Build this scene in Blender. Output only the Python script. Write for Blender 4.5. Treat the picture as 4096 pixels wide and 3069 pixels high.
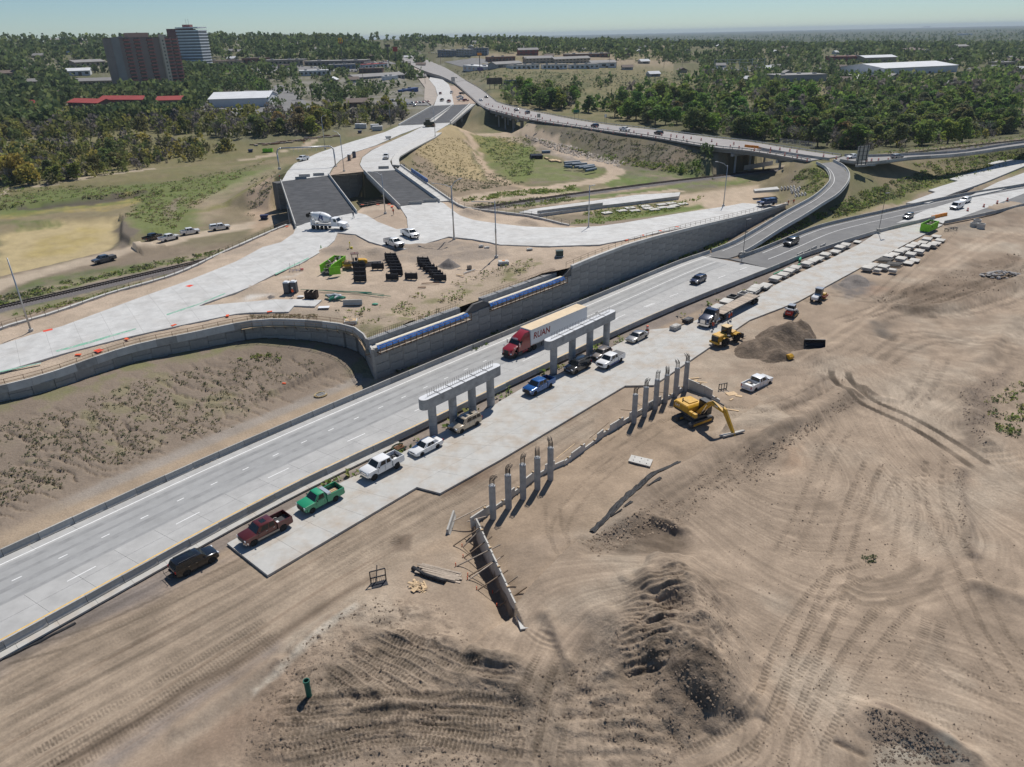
import bpy,bmesh,math,random
import numpy as np
from mathutils import Vector,Matrix
random.seed(7);RNG=np.random.default_rng(11)
SC=bpy.context.scene
for _o in list(bpy.data.objects):bpy.data.objects.remove(_o)
R=math.radians
# ------------------------------------------------------------------ camera
CAMH=51.0;FPX=2900.0;CX,CY=2048.0,1534.5;ROLL=R(1.25)
PITCH=math.atan((CY-140.0)*math.cos(ROLL)/FPX)
cam=bpy.data.cameras.new('camera');camo=bpy.data.objects.new('camera',cam);SC.collection.objects.link(camo)
cam.sensor_width=36.0;cam.lens=36.0*FPX/4096.0;cam.clip_start=1.0;cam.clip_end=60000.0
_fw=Vector((0,math.cos(PITCH),-math.sin(PITCH)));_up=Vector((0,math.sin(PITCH),math.cos(PITCH)));_rt=Vector((1,0,0))
_r=_rt*math.cos(ROLL)-_up*math.sin(ROLL);_u=_up*math.cos(ROLL)+_rt*math.sin(ROLL)
_m=Matrix((_r,_u,-_fw)).transposed().to_4x4();_m.translation=(0,0,CAMH)
camo.matrix_world=_m
SC.camera=camo
SC.render.resolution_x=1024;SC.render.resolution_y=767
# ------------------------------------------------------------------ sky and sun
SUN_AZ,SUN_EL=R(20.5),R(54.0)  # azimuth clockwise from +Y
wd=bpy.data.worlds.new('World');SC.world=wd;wd.use_nodes=True
nt=wd.node_tree;nt.nodes.clear()
sky=nt.nodes.new('ShaderNodeTexSky');sky.sky_type='NISHITA';sky.sun_disc=False
sky.sun_elevation=SUN_EL;sky.sun_rotation=SUN_AZ;sky.altitude=1400;sky.air_density=1.0;sky.dust_density=0.15;sky.ozone_density=3.0
bg=nt.nodes.new('ShaderNodeBackground');bg.inputs['Strength'].default_value=0.070
wo=nt.nodes.new('ShaderNodeOutputWorld')
tint=nt.nodes.new('ShaderNodeMix');tint.data_type='RGBA';tint.blend_type='MULTIPLY';tint.inputs[0].default_value=1.0;tint.inputs[7].default_value=(.83,.97,1.07,1);nt.links.new(sky.outputs[0],tint.inputs[6])
nt.links.new(tint.outputs[2],bg.inputs['Color']);nt.links.new(bg.outputs[0],wo.inputs['Surface'])
sl=bpy.data.lights.new('sun','SUN');sl.energy=4.6;sl.angle=R(0.53);sl.color=(1.0,0.955,0.89)
so=bpy.data.objects.new('sun',sl);SC.collection.objects.link(so)
_sd=Vector((math.sin(SUN_AZ)*math.cos(SUN_EL),math.cos(SUN_AZ)*math.cos(SUN_EL),math.sin(SUN_EL)))
so.rotation_euler=_sd.to_track_quat('Z','Y').to_euler();so.location=(60,160,220)
SC.view_settings.view_transform='Standard';SC.view_settings.look='None'
SC.view_settings.exposure=0.0;SC.view_settings.gamma=1.0;SC.view_settings.use_curve_mapping=False
HAZE=7e-5
SC.render.engine='CYCLES'
SC.cycles.max_bounces=5;SC.cycles.diffuse_bounces=2;SC.cycles.glossy_bounces=2;SC.cycles.volume_bounces=0
SC.cycles.transparent_max_bounces=6;SC.cycles.transmission_bounces=3

# ------------------------------------------------------------------ survey: sight lines from the drone to points of known height
FR={'T':(0,0,2.011),'U':(1000,0,2.011),'V':(2000,0,2.011),'W':(3000,0,2.018),
      'L':(0,700,2.011),'A':(1000,700,2.011),'B':(2000,700,2.011),'E':(3000,700,2.018),
      'K':(0,1450,2.011),'C':(1000,1450,2.011),'D':(2000,1450,2.011),'F':(3000,1450,2.018),
      'M':(0,2250,2.011),'N':(1000,2250,2.011),'O':(2000,2250,2.011),'Q':(3000,2250,2.018),
      'a':(1000,500,3.16),'b':(1600,500,3.16),'c':(1450,1200,3.16),'d':(2000,1200,3.16),
      'e':(1700,1850,2.367),'f':(1000,1000,3.16),'S':(0,0,0.5398),'g':(2800,600,1.816),'h':(1720,400,.963)}
def uv(t):
 o=FR[t[0]];a,b=t[1:].split(',');return o[0]+float(a)/o[2],o[1]+float(b)/o[2]
def sight(u,v):
 x=(u-CX)/FPX;y=-(v-CY)/FPX
 x2=x*math.cos(ROLL)+y*math.sin(ROLL);y2=-x*math.sin(ROLL)+y*math.cos(ROLL)
 return x2,math.cos(PITCH)+y2*math.sin(PITCH),-math.sin(PITCH)+y2*math.cos(PITCH)
def at(t,z=0.0):
 u,v=uv(t)if isinstance(t,str)else t
 d=sight(u,v);k=(z-CAMH)/d[2]
 return Vector((d[0]*k,d[1]*k,z))
def pts(s,z=0.0):
 ts=s.split();zs=z if isinstance(z,(list,tuple))else[z]*len(ts)
 if len(zs)!=len(ts):zs=list(np.interp(np.linspace(0,1,len(ts)),np.linspace(0,1,len(zs)),zs))
 return[at(t,q)for t,q in zip(ts,zs)]
def on(t,zf,z0=0.0,n=7):
 p=at(t,z0)
 for _ in range(n):
  z=float(zf(np.array([p.x]),np.array([p.y]))[0]);p=at(t,0.5*(z+p.z))
 return at(t,z)
def resample(P,step):
 P=[Vector(p)for p in P];out=[P[0].copy()];L=0.0;nxt=step
 for a,b in zip(P[:-1],P[1:]):
  d=(b-a).length
  while nxt<=L+d+1e-6:
   out.append(a.lerp(b,(nxt-L)/d));nxt+=step
  L+=d
 return out
def smooth(P,step=2.0):
 """Catmull-Rom through the points, resampled"""
 P=[Vector(p)for p in P];Q=[P[0]*2-P[1]]+P+[P[-1]*2-P[-2]];out=[]
 for i in range(1,len(Q)-2):
  p0,p1,p2,p3=Q[i-1:i+3]
  for k in range(12):
   t=k/12.0
   out.append(0.5*((2*p1)+(p2-p0)*t+(2*p0-5*p1+4*p2-p3)*t*t+(3*p1-p0-3*p2+p3)*t**3))
 out.append(P[-1])
 o2=resample(out,step)
 if(o2[-1]-P[-1]).length>step*0.3:o2.append(P[-1].copy())
 return o2
def plen(P):return sum((b-a).length for a,b in zip(P[:-1],P[1:]))
def along(P,s):
 for a,b in zip(P[:-1],P[1:]):
  d=(b-a).length
  if s<=d:return a.lerp(b,s/max(d,1e-9)),(b-a).normalized()
  s-=d
 return P[-1].copy(),(P[-1]-P[-2]).normalized()
# ------------------------------------------------------------------ materials
MT={}
def _n(nt,t,**k):
 n=nt.nodes.new(t)
 for a,b in k.items():setattr(n,a,b)
 return n
def mat(name,col,rough=0.75,metal=0.0,var=0.0,scale=1.0,bump=0.0,bscale=8.0,rnd=0.0,spec=0.35,coat=0.0,alpha=1.0,attr=None,streak=0.0,emis=None,detail=5.0,col2=None,coords='Object',trans=0.0,joint=None):
 """plain surface: colour, two scales of mottling, optional stain colour, fine relief, tone that differs from object to object"""
 if name in MT:return MT[name]
 m=bpy.data.materials.new(name);m.use_nodes=True;nt=m.node_tree;nt.nodes.clear()
 out=_n(nt,'ShaderNodeOutputMaterial');b=_n(nt,'ShaderNodeBsdfPrincipled');lk=nt.links.new
 lk(b.outputs[0],out.inputs['Surface'])
 b.inputs['Roughness'].default_value=rough;b.inputs['Metallic'].default_value=metal
 b.inputs['Specular IOR Level'].default_value=spec;b.inputs['Coat Weight'].default_value=coat;b.inputs['Coat Roughness'].default_value=0.08
 if alpha<1:b.inputs['Alpha'].default_value=alpha
 if trans:b.inputs['Transmission Weight'].default_value=trans
 c=None
 if attr:
  a=_n(nt,'ShaderNodeAttribute',attribute_name=attr);c=a.outputs['Color']
 else:
  rgb=_n(nt,'ShaderNodeRGB');rgb.outputs[0].default_value=(*col,1);c=rgb.outputs[0]
 co=_n(nt,'ShaderNodeNewGeometry').outputs['Position']if coords=='World' else _n(nt,'ShaderNodeTexCoord').outputs[coords]
 if col2 is not None:
  n2=_n(nt,'ShaderNodeTexNoise');n2.inputs['Scale'].default_value=scale*0.35;n2.inputs['Detail'].default_value=6;n2.inputs['Roughness'].default_value=0.65
  lk(co,n2.inputs['Vector'])
  cr=_n(nt,'ShaderNodeMapRange');cr.inputs['From Min'].default_value=0.45;cr.inputs['From Max'].default_value=0.72;lk(n2.outputs['Fac'],cr.inputs['Value'])
  mx=_n(nt,'ShaderNodeMix',data_type='RGBA');lk(cr.outputs[0],mx.inputs[0]);lk(c,mx.inputs[6]);mx.inputs[7].default_value=(*col2,1);c=mx.outputs[2]
 f=None
 if var:
  n1=_n(nt,'ShaderNodeTexNoise');n1.inputs['Scale'].default_value=scale;n1.inputs['Detail'].default_value=detail;n1.inputs['Roughness'].default_value=0.62
  if streak:
   mp=_n(nt,'ShaderNodeMapping');mp.inputs['Scale'].default_value=(1,1,streak);lk(co,mp.inputs['Vector']);lk(mp.outputs[0],n1.inputs['Vector'])
  else:lk(co,n1.inputs['Vector'])
  mr=_n(nt,'ShaderNodeMapRange');mr.inputs['From Min'].default_value=0.25;mr.inputs['From Max'].default_value=0.75
  mr.inputs['To Min'].default_value=1-var;mr.inputs['To Max'].default_value=1+var;lk(n1.outputs['Fac'],mr.inputs['Value']);f=mr.outputs[0]
 if rnd:
  oi=_n(nt,'ShaderNodeObjectInfo');mr2=_n(nt,'ShaderNodeMapRange');mr2.inputs['To Min'].default_value=1-rnd;mr2.inputs['To Max'].default_value=1+rnd
  lk(oi.outputs['Random'],mr2.inputs['Value'])
  if f is None:f=mr2.outputs[0]
  else:
   mu=_n(nt,'ShaderNodeMath',operation='MULTIPLY');lk(f,mu.inputs[0]);lk(mr2.outputs[0],mu.inputs[1]);f=mu.outputs[0]
 if f is not None:
  vm=_n(nt,'ShaderNodeVectorMath',operation='SCALE');lk(c,vm.inputs[0]);lk(f,vm.inputs['Scale']);c=vm.outputs[0]
 if joint:
  mp=_n(nt,'ShaderNodeMapping');mp.inputs['Rotation'].default_value=(0,0,joint[2]);lk(co,mp.inputs['Vector']);bt=_n(nt,'ShaderNodeTexBrick');bt.offset=0;bt.inputs['Scale'].default_value=1;bt.inputs['Brick Width'].default_value=joint[0];bt.inputs['Row Height'].default_value=joint[1];bt.inputs['Mortar Size'].default_value=.028;bt.inputs['Mortar Smooth'].default_value=.3;bt.inputs['Color1'].default_value=bt.inputs['Color2'].default_value=(1,1,1,1);bt.inputs['Mortar'].default_value=(.62,.61,.6,1);lk(mp.outputs[0],bt.inputs['Vector'])
  mj=_n(nt,'ShaderNodeMix',data_type='RGBA',blend_type='MULTIPLY');mj.inputs[0].default_value=1;lk(c,mj.inputs[6]);lk(bt.outputs['Color'],mj.inputs[7]);c=mj.outputs[2]
 lk(c,b.inputs['Base Color'])
 if emis:b.inputs['Emission Color'].default_value=(*emis[0],1);b.inputs['Emission Strength'].default_value=emis[1]
 if bump:
  nb=_n(nt,'ShaderNodeTexNoise');nb.inputs['Scale'].default_value=bscale;nb.inputs['Detail'].default_value=6;nb.inputs['Roughness'].default_value=0.65;lk(co,nb.inputs['Vector'])
  bp=_n(nt,'ShaderNodeBump');bp.inputs['Strength'].default_value=1.0;bp.inputs['Distance'].default_value=bump;hs_=nb.outputs['Fac']
  if attr:mh=_n(nt,'ShaderNodeMath',operation='MULTIPLY');lk(hs_,mh.inputs[0]);lk(a.outputs['Alpha'],mh.inputs[1]);hs_=mh.outputs[0]
  lk(hs_,bp.inputs['Height']);lk(bp.outputs[0],b.inputs['Normal'])
 MT[name]=m;return m
CONC=mat('new_concrete',(0.53,0.525,0.505),0.85,var=0.16,scale=0.5,rnd=0.05,bump=0.004,bscale=20,col2=(0.45,0.435,0.41),coords='World',joint=(4.6,3.7,-.6))
SLAB=mat('pavement_slab',(0.42,0.415,0.40),0.85,var=0.12,scale=0.6,rnd=0.02,col2=(0.37,0.365,0.355),bump=0.003,bscale=18,coords='World')
SLABD=mat('work_slab',(0.47,0.46,0.43),0.88,var=0.10,scale=0.8,rnd=0.018,col2=(0.41,0.345,0.275),bump=0.003,bscale=18,coords='World')
BARR=mat('barrier_concrete',(0.40,0.385,0.355),0.88,var=0.2,scale=1.2,rnd=0.16,col2=(0.30,0.285,0.26),bump=0.006,bscale=14)
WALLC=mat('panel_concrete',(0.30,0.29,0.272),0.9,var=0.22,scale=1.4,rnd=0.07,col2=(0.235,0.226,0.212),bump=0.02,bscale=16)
COPE=mat('coping_concrete',(0.52,0.51,0.48),0.85,var=0.14,scale=1.0,rnd=0.05,col2=(0.44,0.42,0.39),coords='World')
COLC=mat('column_concrete',(0.36,0.357,0.35),0.85,var=0.28,scale=1.1,rnd=0.06,col2=(0.25,0.248,0.245),bump=0.01,bscale=10,detail=7)
ASPH=mat('asphalt',(0.125,0.125,0.13),0.9,var=0.15,scale=0.35,bump=0.004,bscale=30,col2=(0.16,0.158,0.155))
ASPHL=mat('worn_asphalt',(0.25,0.24,0.23),0.9,var=0.15,scale=0.25,col2=(0.31,0.29,0.27))
MEMB=mat('deck_membrane',(0.048,0.049,0.052),0.75,var=0.45,scale=0.45,col2=(0.075,0.075,0.078),spec=0.3,bump=.02,bscale=3)
PW=mat('white_line_paint',(0.78,0.78,0.76),0.7,var=0.15,scale=2.0)
PY=mat('yellow_line_paint',(0.75,0.46,0.10),0.7,var=0.25,scale=1.5)
STEEL=mat('galvanised_steel',(0.46,0.47,0.48),0.45,0.7,var=0.12,scale=2)
RUST=mat('rusty_steel',(0.17,0.085,0.045),0.85,0.2,var=0.4,scale=3)
RAILW=mat('weathered_lumber_rail',(0.22,0.16,0.11),0.85,var=0.3,scale=2)
REB=mat('rebar',(0.075,0.07,0.068),0.7,0.5,var=0.3,scale=3)
EPOXY=mat('green_epoxy_bar',(0.05,0.26,0.17),0.6,var=0.2)
WOOD=mat('formwork_lumber',(0.55,0.40,0.24),0.85,var=0.25,scale=2,rnd=0.2)
OLDW=mat('grey_lumber',(0.40,0.33,0.26),0.88,var=0.3,scale=2,rnd=0.25)
PLY=mat('plywood',(0.58,0.42,0.25),0.85,var=0.2,scale=1.5,rnd=0.15)
TARPB=mat('blue_tarp',(0.035,0.15,0.45),0.5,var=0.3,scale=2.5,bump=0.05,bscale=3)
FABRIC=mat('black_geotextile',(0.022,0.022,0.024),0.7,var=0.4,scale=2,bump=0.06,bscale=3)
BLACK=mat('black_plastic',(0.02,0.02,0.021),0.5)
BLKST=mat('black_painted_steel',(0.012,0.013,0.02),0.5,var=0.3,scale=2)
RUBB=mat('tyre_rubber',(0.022,0.021,0.02),0.9,var=0.25,scale=6)
GLASS=mat('dark_glass',(0.015,0.02,0.022),0.06,spec=0.6)
CHROME=mat('chrome',(0.65,0.65,0.66),0.18,1.0)
RIM=mat('alloy_rim',(0.42,0.42,0.43),0.35,0.8)
DKRIM=mat('dark_rim',(0.05,0.05,0.052),0.4,0.5)
LAMP=mat('headlamp_lens',(0.75,0.76,0.78),0.12,spec=0.6)
TAIL=mat('tail_lamp_lens',(0.45,0.015,0.015),0.2,spec=0.6)
AMBER=mat('amber_lens',(0.85,0.30,0.03),0.25)
UNDER=mat('underbody',(0.018,0.018,0.018),0.9)
WHITE=mat('white_vehicle_paint',(0.78,0.78,0.77),0.3,coat=0.6)
ORANGE=mat('safety_orange',(0.80,0.115,0.03),0.55,var=0.12)
REFL=mat('white_band',(0.78,0.78,0.76),0.5)
LIME=mat('lime_green_paint',(0.22,0.58,0.025),0.5,var=0.18,scale=1.2)
YEL=mat('machine_yellow',(0.62,0.34,0.022),0.45,var=0.18,scale=1.6,col2=(0.45,0.27,0.06))
DKGR=mat('dark_grey_steel',(0.07,0.07,0.072),0.6,var=0.3,scale=2)
SOIL=mat('excavated_soil',(0.15,0.112,0.08),0.95,var=0.4,scale=1.6,bump=0.2,bscale=2.2,col2=(0.22,0.165,0.118),detail=8)
GRAVEL=mat('grey_gravel',(0.20,0.175,0.155),0.95,var=0.3,scale=3,bump=0.06,bscale=6)
STONE=mat('broken_stone',(0.33,0.31,0.29),0.9,var=0.3,scale=2,bump=0.03,bscale=5)
SKIN=mat('skin',(0.45,0.27,0.19),0.6)
JEAN=mat('work_trousers',(0.06,0.07,0.10),0.9)
# ------------------------------------------------------------------ object helpers
COL=SC.collection
def tag(o,label=None,cat=None,group=None,kind=None):
 if label:o['label']=label
 if cat:o['category']=cat
 if group:o['group']=group
 if kind:o['kind']=kind
 return o
def empty(name,loc=(0,0,0),rz=0.0,label=None,cat=None,group=None):
 o=bpy.data.objects.new(name,None);COL.objects.link(o);o.location=loc;o.rotation_euler=(0,0,rz);o.empty_display_size=0.5
 return tag(o,label,cat,group)
def link(name,me,m=None,parent=None,loc=None,rz=0.0,sm=False):
 if m is not None and not me.materials:me.materials.append(m)
 if sm and len(me.polygons):me.polygons.foreach_set('use_smooth',[True]*len(me.polygons))
 o=bpy.data.objects.new(name,me);COL.objects.link(o)
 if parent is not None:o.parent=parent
 if loc is not None:o.location=loc
 if rz:o.rotation_euler=(0,0,rz)
 return o
def kids(o):return[c for c in o.children]
def copytree(o,parent=None):
 c=o.copy();COL.objects.link(c);c.parent=parent
 for ch in kids(o):copytree(ch,c)
 return c
def recolor(root,frm,to):
 """give a copied thing its own paint: single-user meshes only where the paint sits"""
 for o in[root]+list(root.children_recursive):
  if o.type=='MESH' and frm.name in[s.material.name for s in o.material_slots if s.material]:
   for s in o.material_slots:
    if s.material==frm:s.link='OBJECT';s.material=to
class MB:
 def __init__(s):s.v=[];s.f=[];s.M=None
 def _add(s,vs,fs):
  b=len(s.v)
  if s.M is not None:vs=[tuple(s.M@Vector(p))for p in vs]
  s.v+=[tuple(p)for p in vs];s.f+=[tuple(b+i for i in f)for f in fs];return s
 def box(s,c,d,rz=0.0,M=None):
  x,y,z=d[0]/2,d[1]/2,d[2]/2
  vs=[Vector((i*x,j*y,k*z))for k in(-1,1)for j in(-1,1)for i in(-1,1)]
  if M is not None:vs=[M@p for p in vs]
  if rz:
   q=Matrix.Rotation(rz,3,'Z');vs=[q@p for p in vs]
  c=Vector(c)
  return s._add([p+c for p in vs],[(0,2,3,1),(4,5,7,6),(0,1,5,4),(2,6,7,3),(0,4,6,2),(1,3,7,5)])
 def bar(s,a,b,w,h=None):
  a,b=Vector(a),Vector(b);h=h or w;d=b-a;L=d.length
  if L<1e-6:return s
  q=d.to_track_quat('X','Z').to_matrix()
  return s.box((a+b)/2,(L,w,h),M=q)
 def loft(s,secs,closed=True,caps=True):
  n=len(secs[0]);vs=[p for c in secs for p in c];fs=[]
  for i in range(len(secs)-1):
   for j in range(n if closed else n-1):
    k=(j+1)%n;fs.append((i*n+j,i*n+k,(i+1)*n+k,(i+1)*n+j))
  if caps and closed:fs.append(tuple(range(n))[::-1]);fs.append(tuple(range((len(secs)-1)*n,len(secs)*n)))
  return s._add(vs,fs)
 def cyl(s,a,b,r0,r1=None,n=10,caps=True):
  a,b=Vector(a),Vector(b);r1=r0 if r1 is None else r1;d=(b-a)
  q=d.to_track_quat('Z','Y').to_matrix()
  ring=lambda c,r:[c+q@Vector((r*math.cos(2*math.pi*i/n),r*math.sin(2*math.pi*i/n),0))for i in range(n)]
  return s.loft([ring(a,r0),ring(b,r1)],caps=caps)
 def tube(s,P,r,n=6):
  for a,b in zip(P[:-1],P[1:]):s.cyl(a,b,r,n=n)
  return s
 def lathe(s,prof,n=12,axis='Z',o=(0,0,0)):
  o=Vector(o);secs=[]
  for r,h in prof:
   c=[]
   for i in range(n):
    a=2*math.pi*i/n;x,y=r*math.cos(a),r*math.sin(a)
    c.append(o+(Vector((x,y,h))if axis=='Z' else Vector((x,h,y))if axis=='Y' else Vector((h,x,y))))
   secs.append(c)
  return s.loft(secs)
 def prism(s,poly,y0,y1,plane='xz'):
  """outline extruded across: plane xz -> along y, xy -> along z"""
  mk=(lambda p,t:(p[0],t,p[1]))if plane=='xz' else(lambda p,t:(p[0],p[1],t))if plane=='xy' else(lambda p,t:(t,p[0],p[1]))
  n=len(poly);return s._add([mk(p,y0)for p in poly]+[mk(p,y1)for p in poly],
   [tuple(range(n)),tuple(range(n,2*n))[::-1]]+[(i,i+n,(i+1)%n+n,(i+1)%n)for i in range(n)])
 def quad(s,*p):return s._add(p,[tuple(range(len(p)))])
 def mesh(s,name,fix=True):
  me=bpy.data.meshes.new(name);me.from_pydata(s.v,[],s.f);me.update()
  if fix:
   bm=bmesh.new();bm.from_mesh(me);bmesh.ops.recalc_face_normals(bm,faces=bm.faces);bm.to_mesh(me);bm.free()
  return me
 def build(s,name,m,parent=None,loc=None,rz=0.0,sm=False,bevel=0.0):
  me=s.mesh(name)
  if bevel:
   bm=bmesh.new();bm.from_mesh(me)
   bmesh.ops.bevel(bm,geom=[e for e in bm.edges if len(e.link_faces)==2 and e.calc_face_angle(0)>0.5],offset=bevel,segments=2,affect='EDGES',clamp_overlap=True)
   bm.to_mesh(me);bm.free()
  return link(name,me,m,parent,loc,rz,sm)
def smooth_by_angle(o,ang=40):
 me=o.data;me.polygons.foreach_set('use_smooth',[True]*len(me.polygons));me.set_sharp_from_angle(angle=R(ang))
def text_mesh(s,size,name,m,M,parent=None,depth=0.004,shear=0.0,bold=0.0,sx=1.0):
 cu=bpy.data.curves.new(name,'FONT');cu.body=s;cu.size=size;cu.extrude=depth;cu.shear=shear;cu.offset=bold;cu.align_x='CENTER';cu.align_y='CENTER';cu.resolution_u=3
 o=bpy.data.objects.new(name,cu);COL.objects.link(o);bpy.context.view_layer.update()
 me=bpy.data.meshes.new_from_object(o.evaluated_get(bpy.context.evaluated_depsgraph_get()));bpy.data.objects.remove(o)
 me.transform(Matrix.Diagonal((sx,1,1,1)));me.materials.clear();r=link(name,me,m,parent);r.matrix_local=M;return r
# ------------------------------------------------------------------ noise
_PT=np.random.default_rng(99).random((512,512)).astype(np.float32)
def vnoise(x,y,seed=0):
 xi=np.floor(x);yi=np.floor(y);fx=(x-xi).astype(np.float32);fy=(y-yi).astype(np.float32)
 i0=(xi.astype(np.int32)+seed*91)&511;j0=(yi.astype(np.int32)+seed*37)&511;i1=(i0+1)&511;j1=(j0+1)&511
 fx=fx*fx*(3-2*fx);fy=fy*fy*(3-2*fy);a=_PT[j0,i0];c=_PT[j1,i0]
 a=a+(_PT[j0,i1]-a)*fx;c=c+(_PT[j1,i1]-c)*fx;return a+(c-a)*fy
def fbm(x,y,sc,oc=4,seed=0,g=0.5):
 v=0.0;a=1.0;t=0.0;x=x/sc;y=y/sc
 for o in range(oc):
  v=v+a*vnoise(x,y,seed+o*17);t+=a;a*=g;x=x*2.03+11.3;y=y*2.03+5.7
 return v/t  # 0..1
def sst(a,b,x):
 t=np.clip((x-a)/(b-a),0,1);return t*t*(3-2*t)
def pdist(X,Y,P,pad=1e9):
 """distance to a polyline, its height and arc position at the nearest point, signed side; only worked out within pad"""
 P=[(p[0],p[1],p[2]if len(p)>2 else 0.0)for p in P]
 if len(P)>36:k=len(P)//24;P=P[:-1:k]+[P[-1]]
 xs=[p[0]for p in P];ys=[p[1]for p in P]
 D=np.full(X.shape,1e9);Z=np.zeros(X.shape);S=np.zeros(X.shape);G=np.zeros(X.shape)
 idx=np.nonzero((X>min(xs)-pad)&(X<max(xs)+pad)&(Y>min(ys)-pad)&(Y<max(ys)+pad))[0]
 if not len(idx):return D,Z,S,G
 x,y=X[idx],Y[idx];d0=np.full(x.shape,1e18);z0=np.zeros(x.shape);s0=np.zeros(x.shape);g0=np.zeros(x.shape);L=0.0
 for a,b in zip(P[:-1],P[1:]):
  ex,ey=b[0]-a[0],b[1]-a[1];l2=ex*ex+ey*ey+1e-12;l=math.sqrt(l2)
  t=np.clip(((x-a[0])*ex+(y-a[1])*ey)/l2,0,1)
  px,py=x-a[0]-t*ex,y-a[1]-t*ey;d=px*px+py*py;m=d<d0
  d0=np.where(m,d,d0);z0=np.where(m,a[2]+t*(b[2]-a[2]),z0);s0=np.where(m,L+t*l,s0);g0=np.where(m,(ex*py-ey*px)/l,g0);L+=l
 D[idx]=np.sqrt(d0);Z[idx]=z0;S[idx]=s0;G[idx]=g0
 return D,Z,S,G
def inpoly(X,Y,P):
 c=np.zeros(X.shape,bool);n=len(P)
 for i in range(n):
  x1,y1=P[i][0],P[i][1];x2,y2=P[(i+1)%n][0],P[(i+1)%n][1]
  if y1==y2:continue
  c^=((y1>Y)!=(y2>Y))&(X<(x2-x1)*(Y-y1)/(y2-y1)+x1)
 return c
def zone(X,Y,P,soft=1.0):
 """0..1 mask of a polygon with a soft rim"""
 m=np.zeros(X.shape);xs=[p[0]for p in P];ys=[p[1]for p in P]
 idx=np.nonzero((X>min(xs)-soft)&(X<max(xs)+soft)&(Y>min(ys)-soft)&(Y<max(ys)+soft))[0]
 if not len(idx):return m
 x,y=X[idx],Y[idx];ins=inpoly(x,y,P);d=pdist(x,y,list(P)+[P[0]])[0]
 m[idx]=sst(-soft,soft,np.where(ins,d,-d));return m
# ------------------------------------------------------------------ survey lines
V3=lambda*p:Vector(p)
def w2(L,z=0.0):return[V3(x,y,z)for x,y in L]
HWL=smooth(w2([(-100,14),(-78,40),(-57,64.3),(-40.6,83.9),(-23.3,103),(-2.1,125.6),(18.5,147),(40.1,169.8),(51.7,180.3)]),2)
HWR=smooth(w2([(-86,6),(-66,30),(-48.7,51.2),(-30,74.6),(-12.2,93.3),(3.2,109.6),(18.9,126),(36.5,142.8),(62.9,166.3),(75.2,177.3),(101.2,197),(125,211.7)]),2)
def climb(s,z0,z1,n=40):
 """points of a ramp whose height grows evenly with its length"""
 T=s.split();z=np.linspace(z0,z1,len(T))
 for _ in range(n):
  P=[at(t,q)for t,q in zip(T,z)];d=np.cumsum([0]+[math.hypot((b-a).x,(b-a).y)for a,b in zip(P[:-1],P[1:])]);z=.6*z+.4*(z0+(z1-z0)*d/d[-1])
 return[at(t,q)for t,q in zip(T,z)]
LOL=smooth([V3(51.7,180.3,0)]+climb("g120,757 g260,678 g400,598 g600,478 g700,423 g830,350 g930,262 g952,205 g920,140 g850,102",.1,7.8)[1:],2)
LOR=smooth(climb("g275,767 g340,737 g460,662 g600,572 g740,492 g880,402 g990,332 g1060,250 g1076,190 g1040,130 g960,84",0,7.7),2)
DTU=smooth(pts("g295,788 g400,753 g600,673 g740,613 g880,563 g1060,518 g1271,471 E1400,235 E1750,165 E2212,90 E2600,10"),3)
WA,WB=V3(-22.5,109,0),V3(63,197.5,0);WD=(WB-WA).normalized();WN=V3(-WD.y,WD.x,0)  # long wall facing the highway; WN points into the fill
def wpt(s,off=0.0,z=0.0):p=WA+WD*s+WN*off;return V3(p.x,p.y,z)
WTOP=lambda s:float(np.interp(s,[0,21,22,26,26.4,48,49,58,70,82,100,121,135,152],[5.2,5.4,6.9,6.9,5.5,5.7,7.5,7.9,8.1,7.7,6.7,5.3,4.5,3.8]))
LWALL=smooth(pts("L-150,1730 L350,1605 L860,1430 L1160,1345 L1500,1275 f0,890 f430,872 f760,885 f1190,935 f1400,1020",[6.0,6.3,6.5,6.6,6.7,6.8,6.8,6.7,6.3,5.9])+[V3(-22.7,109.2,5.3)],2)
RWALL=smooth(pts("L-150,1300 L0,1225 L400,1110 L900,940 L1400,795 L1800,615 L2200,440 A330,385",[5.4,5.5,5.7,6.1,6.7,7.2,7.9,8.3]),2)
BWALL=smooth(pts("A1620,207 A1728,263 b1240,1100 B239,330 B557,406",[8.6,7.9,7.4,7.0,6.3]),2)
RAIL=smooth(w2([(-170,92),(-111,151),(-60,203),(-3,245),(48,274),(95,296),(182,337),(253,369),(330,400)],-0.4),2.5)
# upper road beyond the railway, old highway, street up the hill
NEWC=smooth(pts("a1000,640 a1130,470 a1350,350 a1800,190 U1410,1000",8.5),4)
OLDL=smooth(pts("W480,1298 W0,1218 V1690,1180 V1200,1100 V730,1035 V240,960 V0,905 U1870,860 U1760,770 U1640,665",[7.9,8.5,8.9,9,9,9,9,9,9,9]),4)
OLDR=smooth(pts("W740,1260 W400,1210 W0,1145 V1800,1118 V1200,1040 V740,985 V240,890 V0,830 U1960,800 U1860,720 U1730,645",[7.9,8.1,8.5,8.9,9,9,9,9,9,9,9]),4)
BRU=smooth(pts("W760,1262 W950,1268 W1300,1255 W1700,1230 W2100,1170 W2400,1130",[7.9,7.8,7.4,6.8,6.2,5.6]),4)
BRL=smooth(pts("W660,1292 W900,1325 W1100,1310 W1300,1285 W1700,1255 W2100,1200 W2400,1160",[7.7,7.8,7.7,7.4,6.8,6.2,5.6]),4)
STR_L=smooth(climb("U1640,665 U1540,615 U1440,585 U1330,540 U1240,488 U1130,442 U1000,402",9,30),8)
STR_R=smooth(climb("U1730,645 U1630,580 U1510,515 U1390,468 U1250,432 U1100,405 U1035,394",9,30),8)
midline=lambda A,B,st:smooth([(a+b)/2 for a,b in zip(resample(A,plen(A)/40),resample(B,plen(B)/40))],st)
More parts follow.
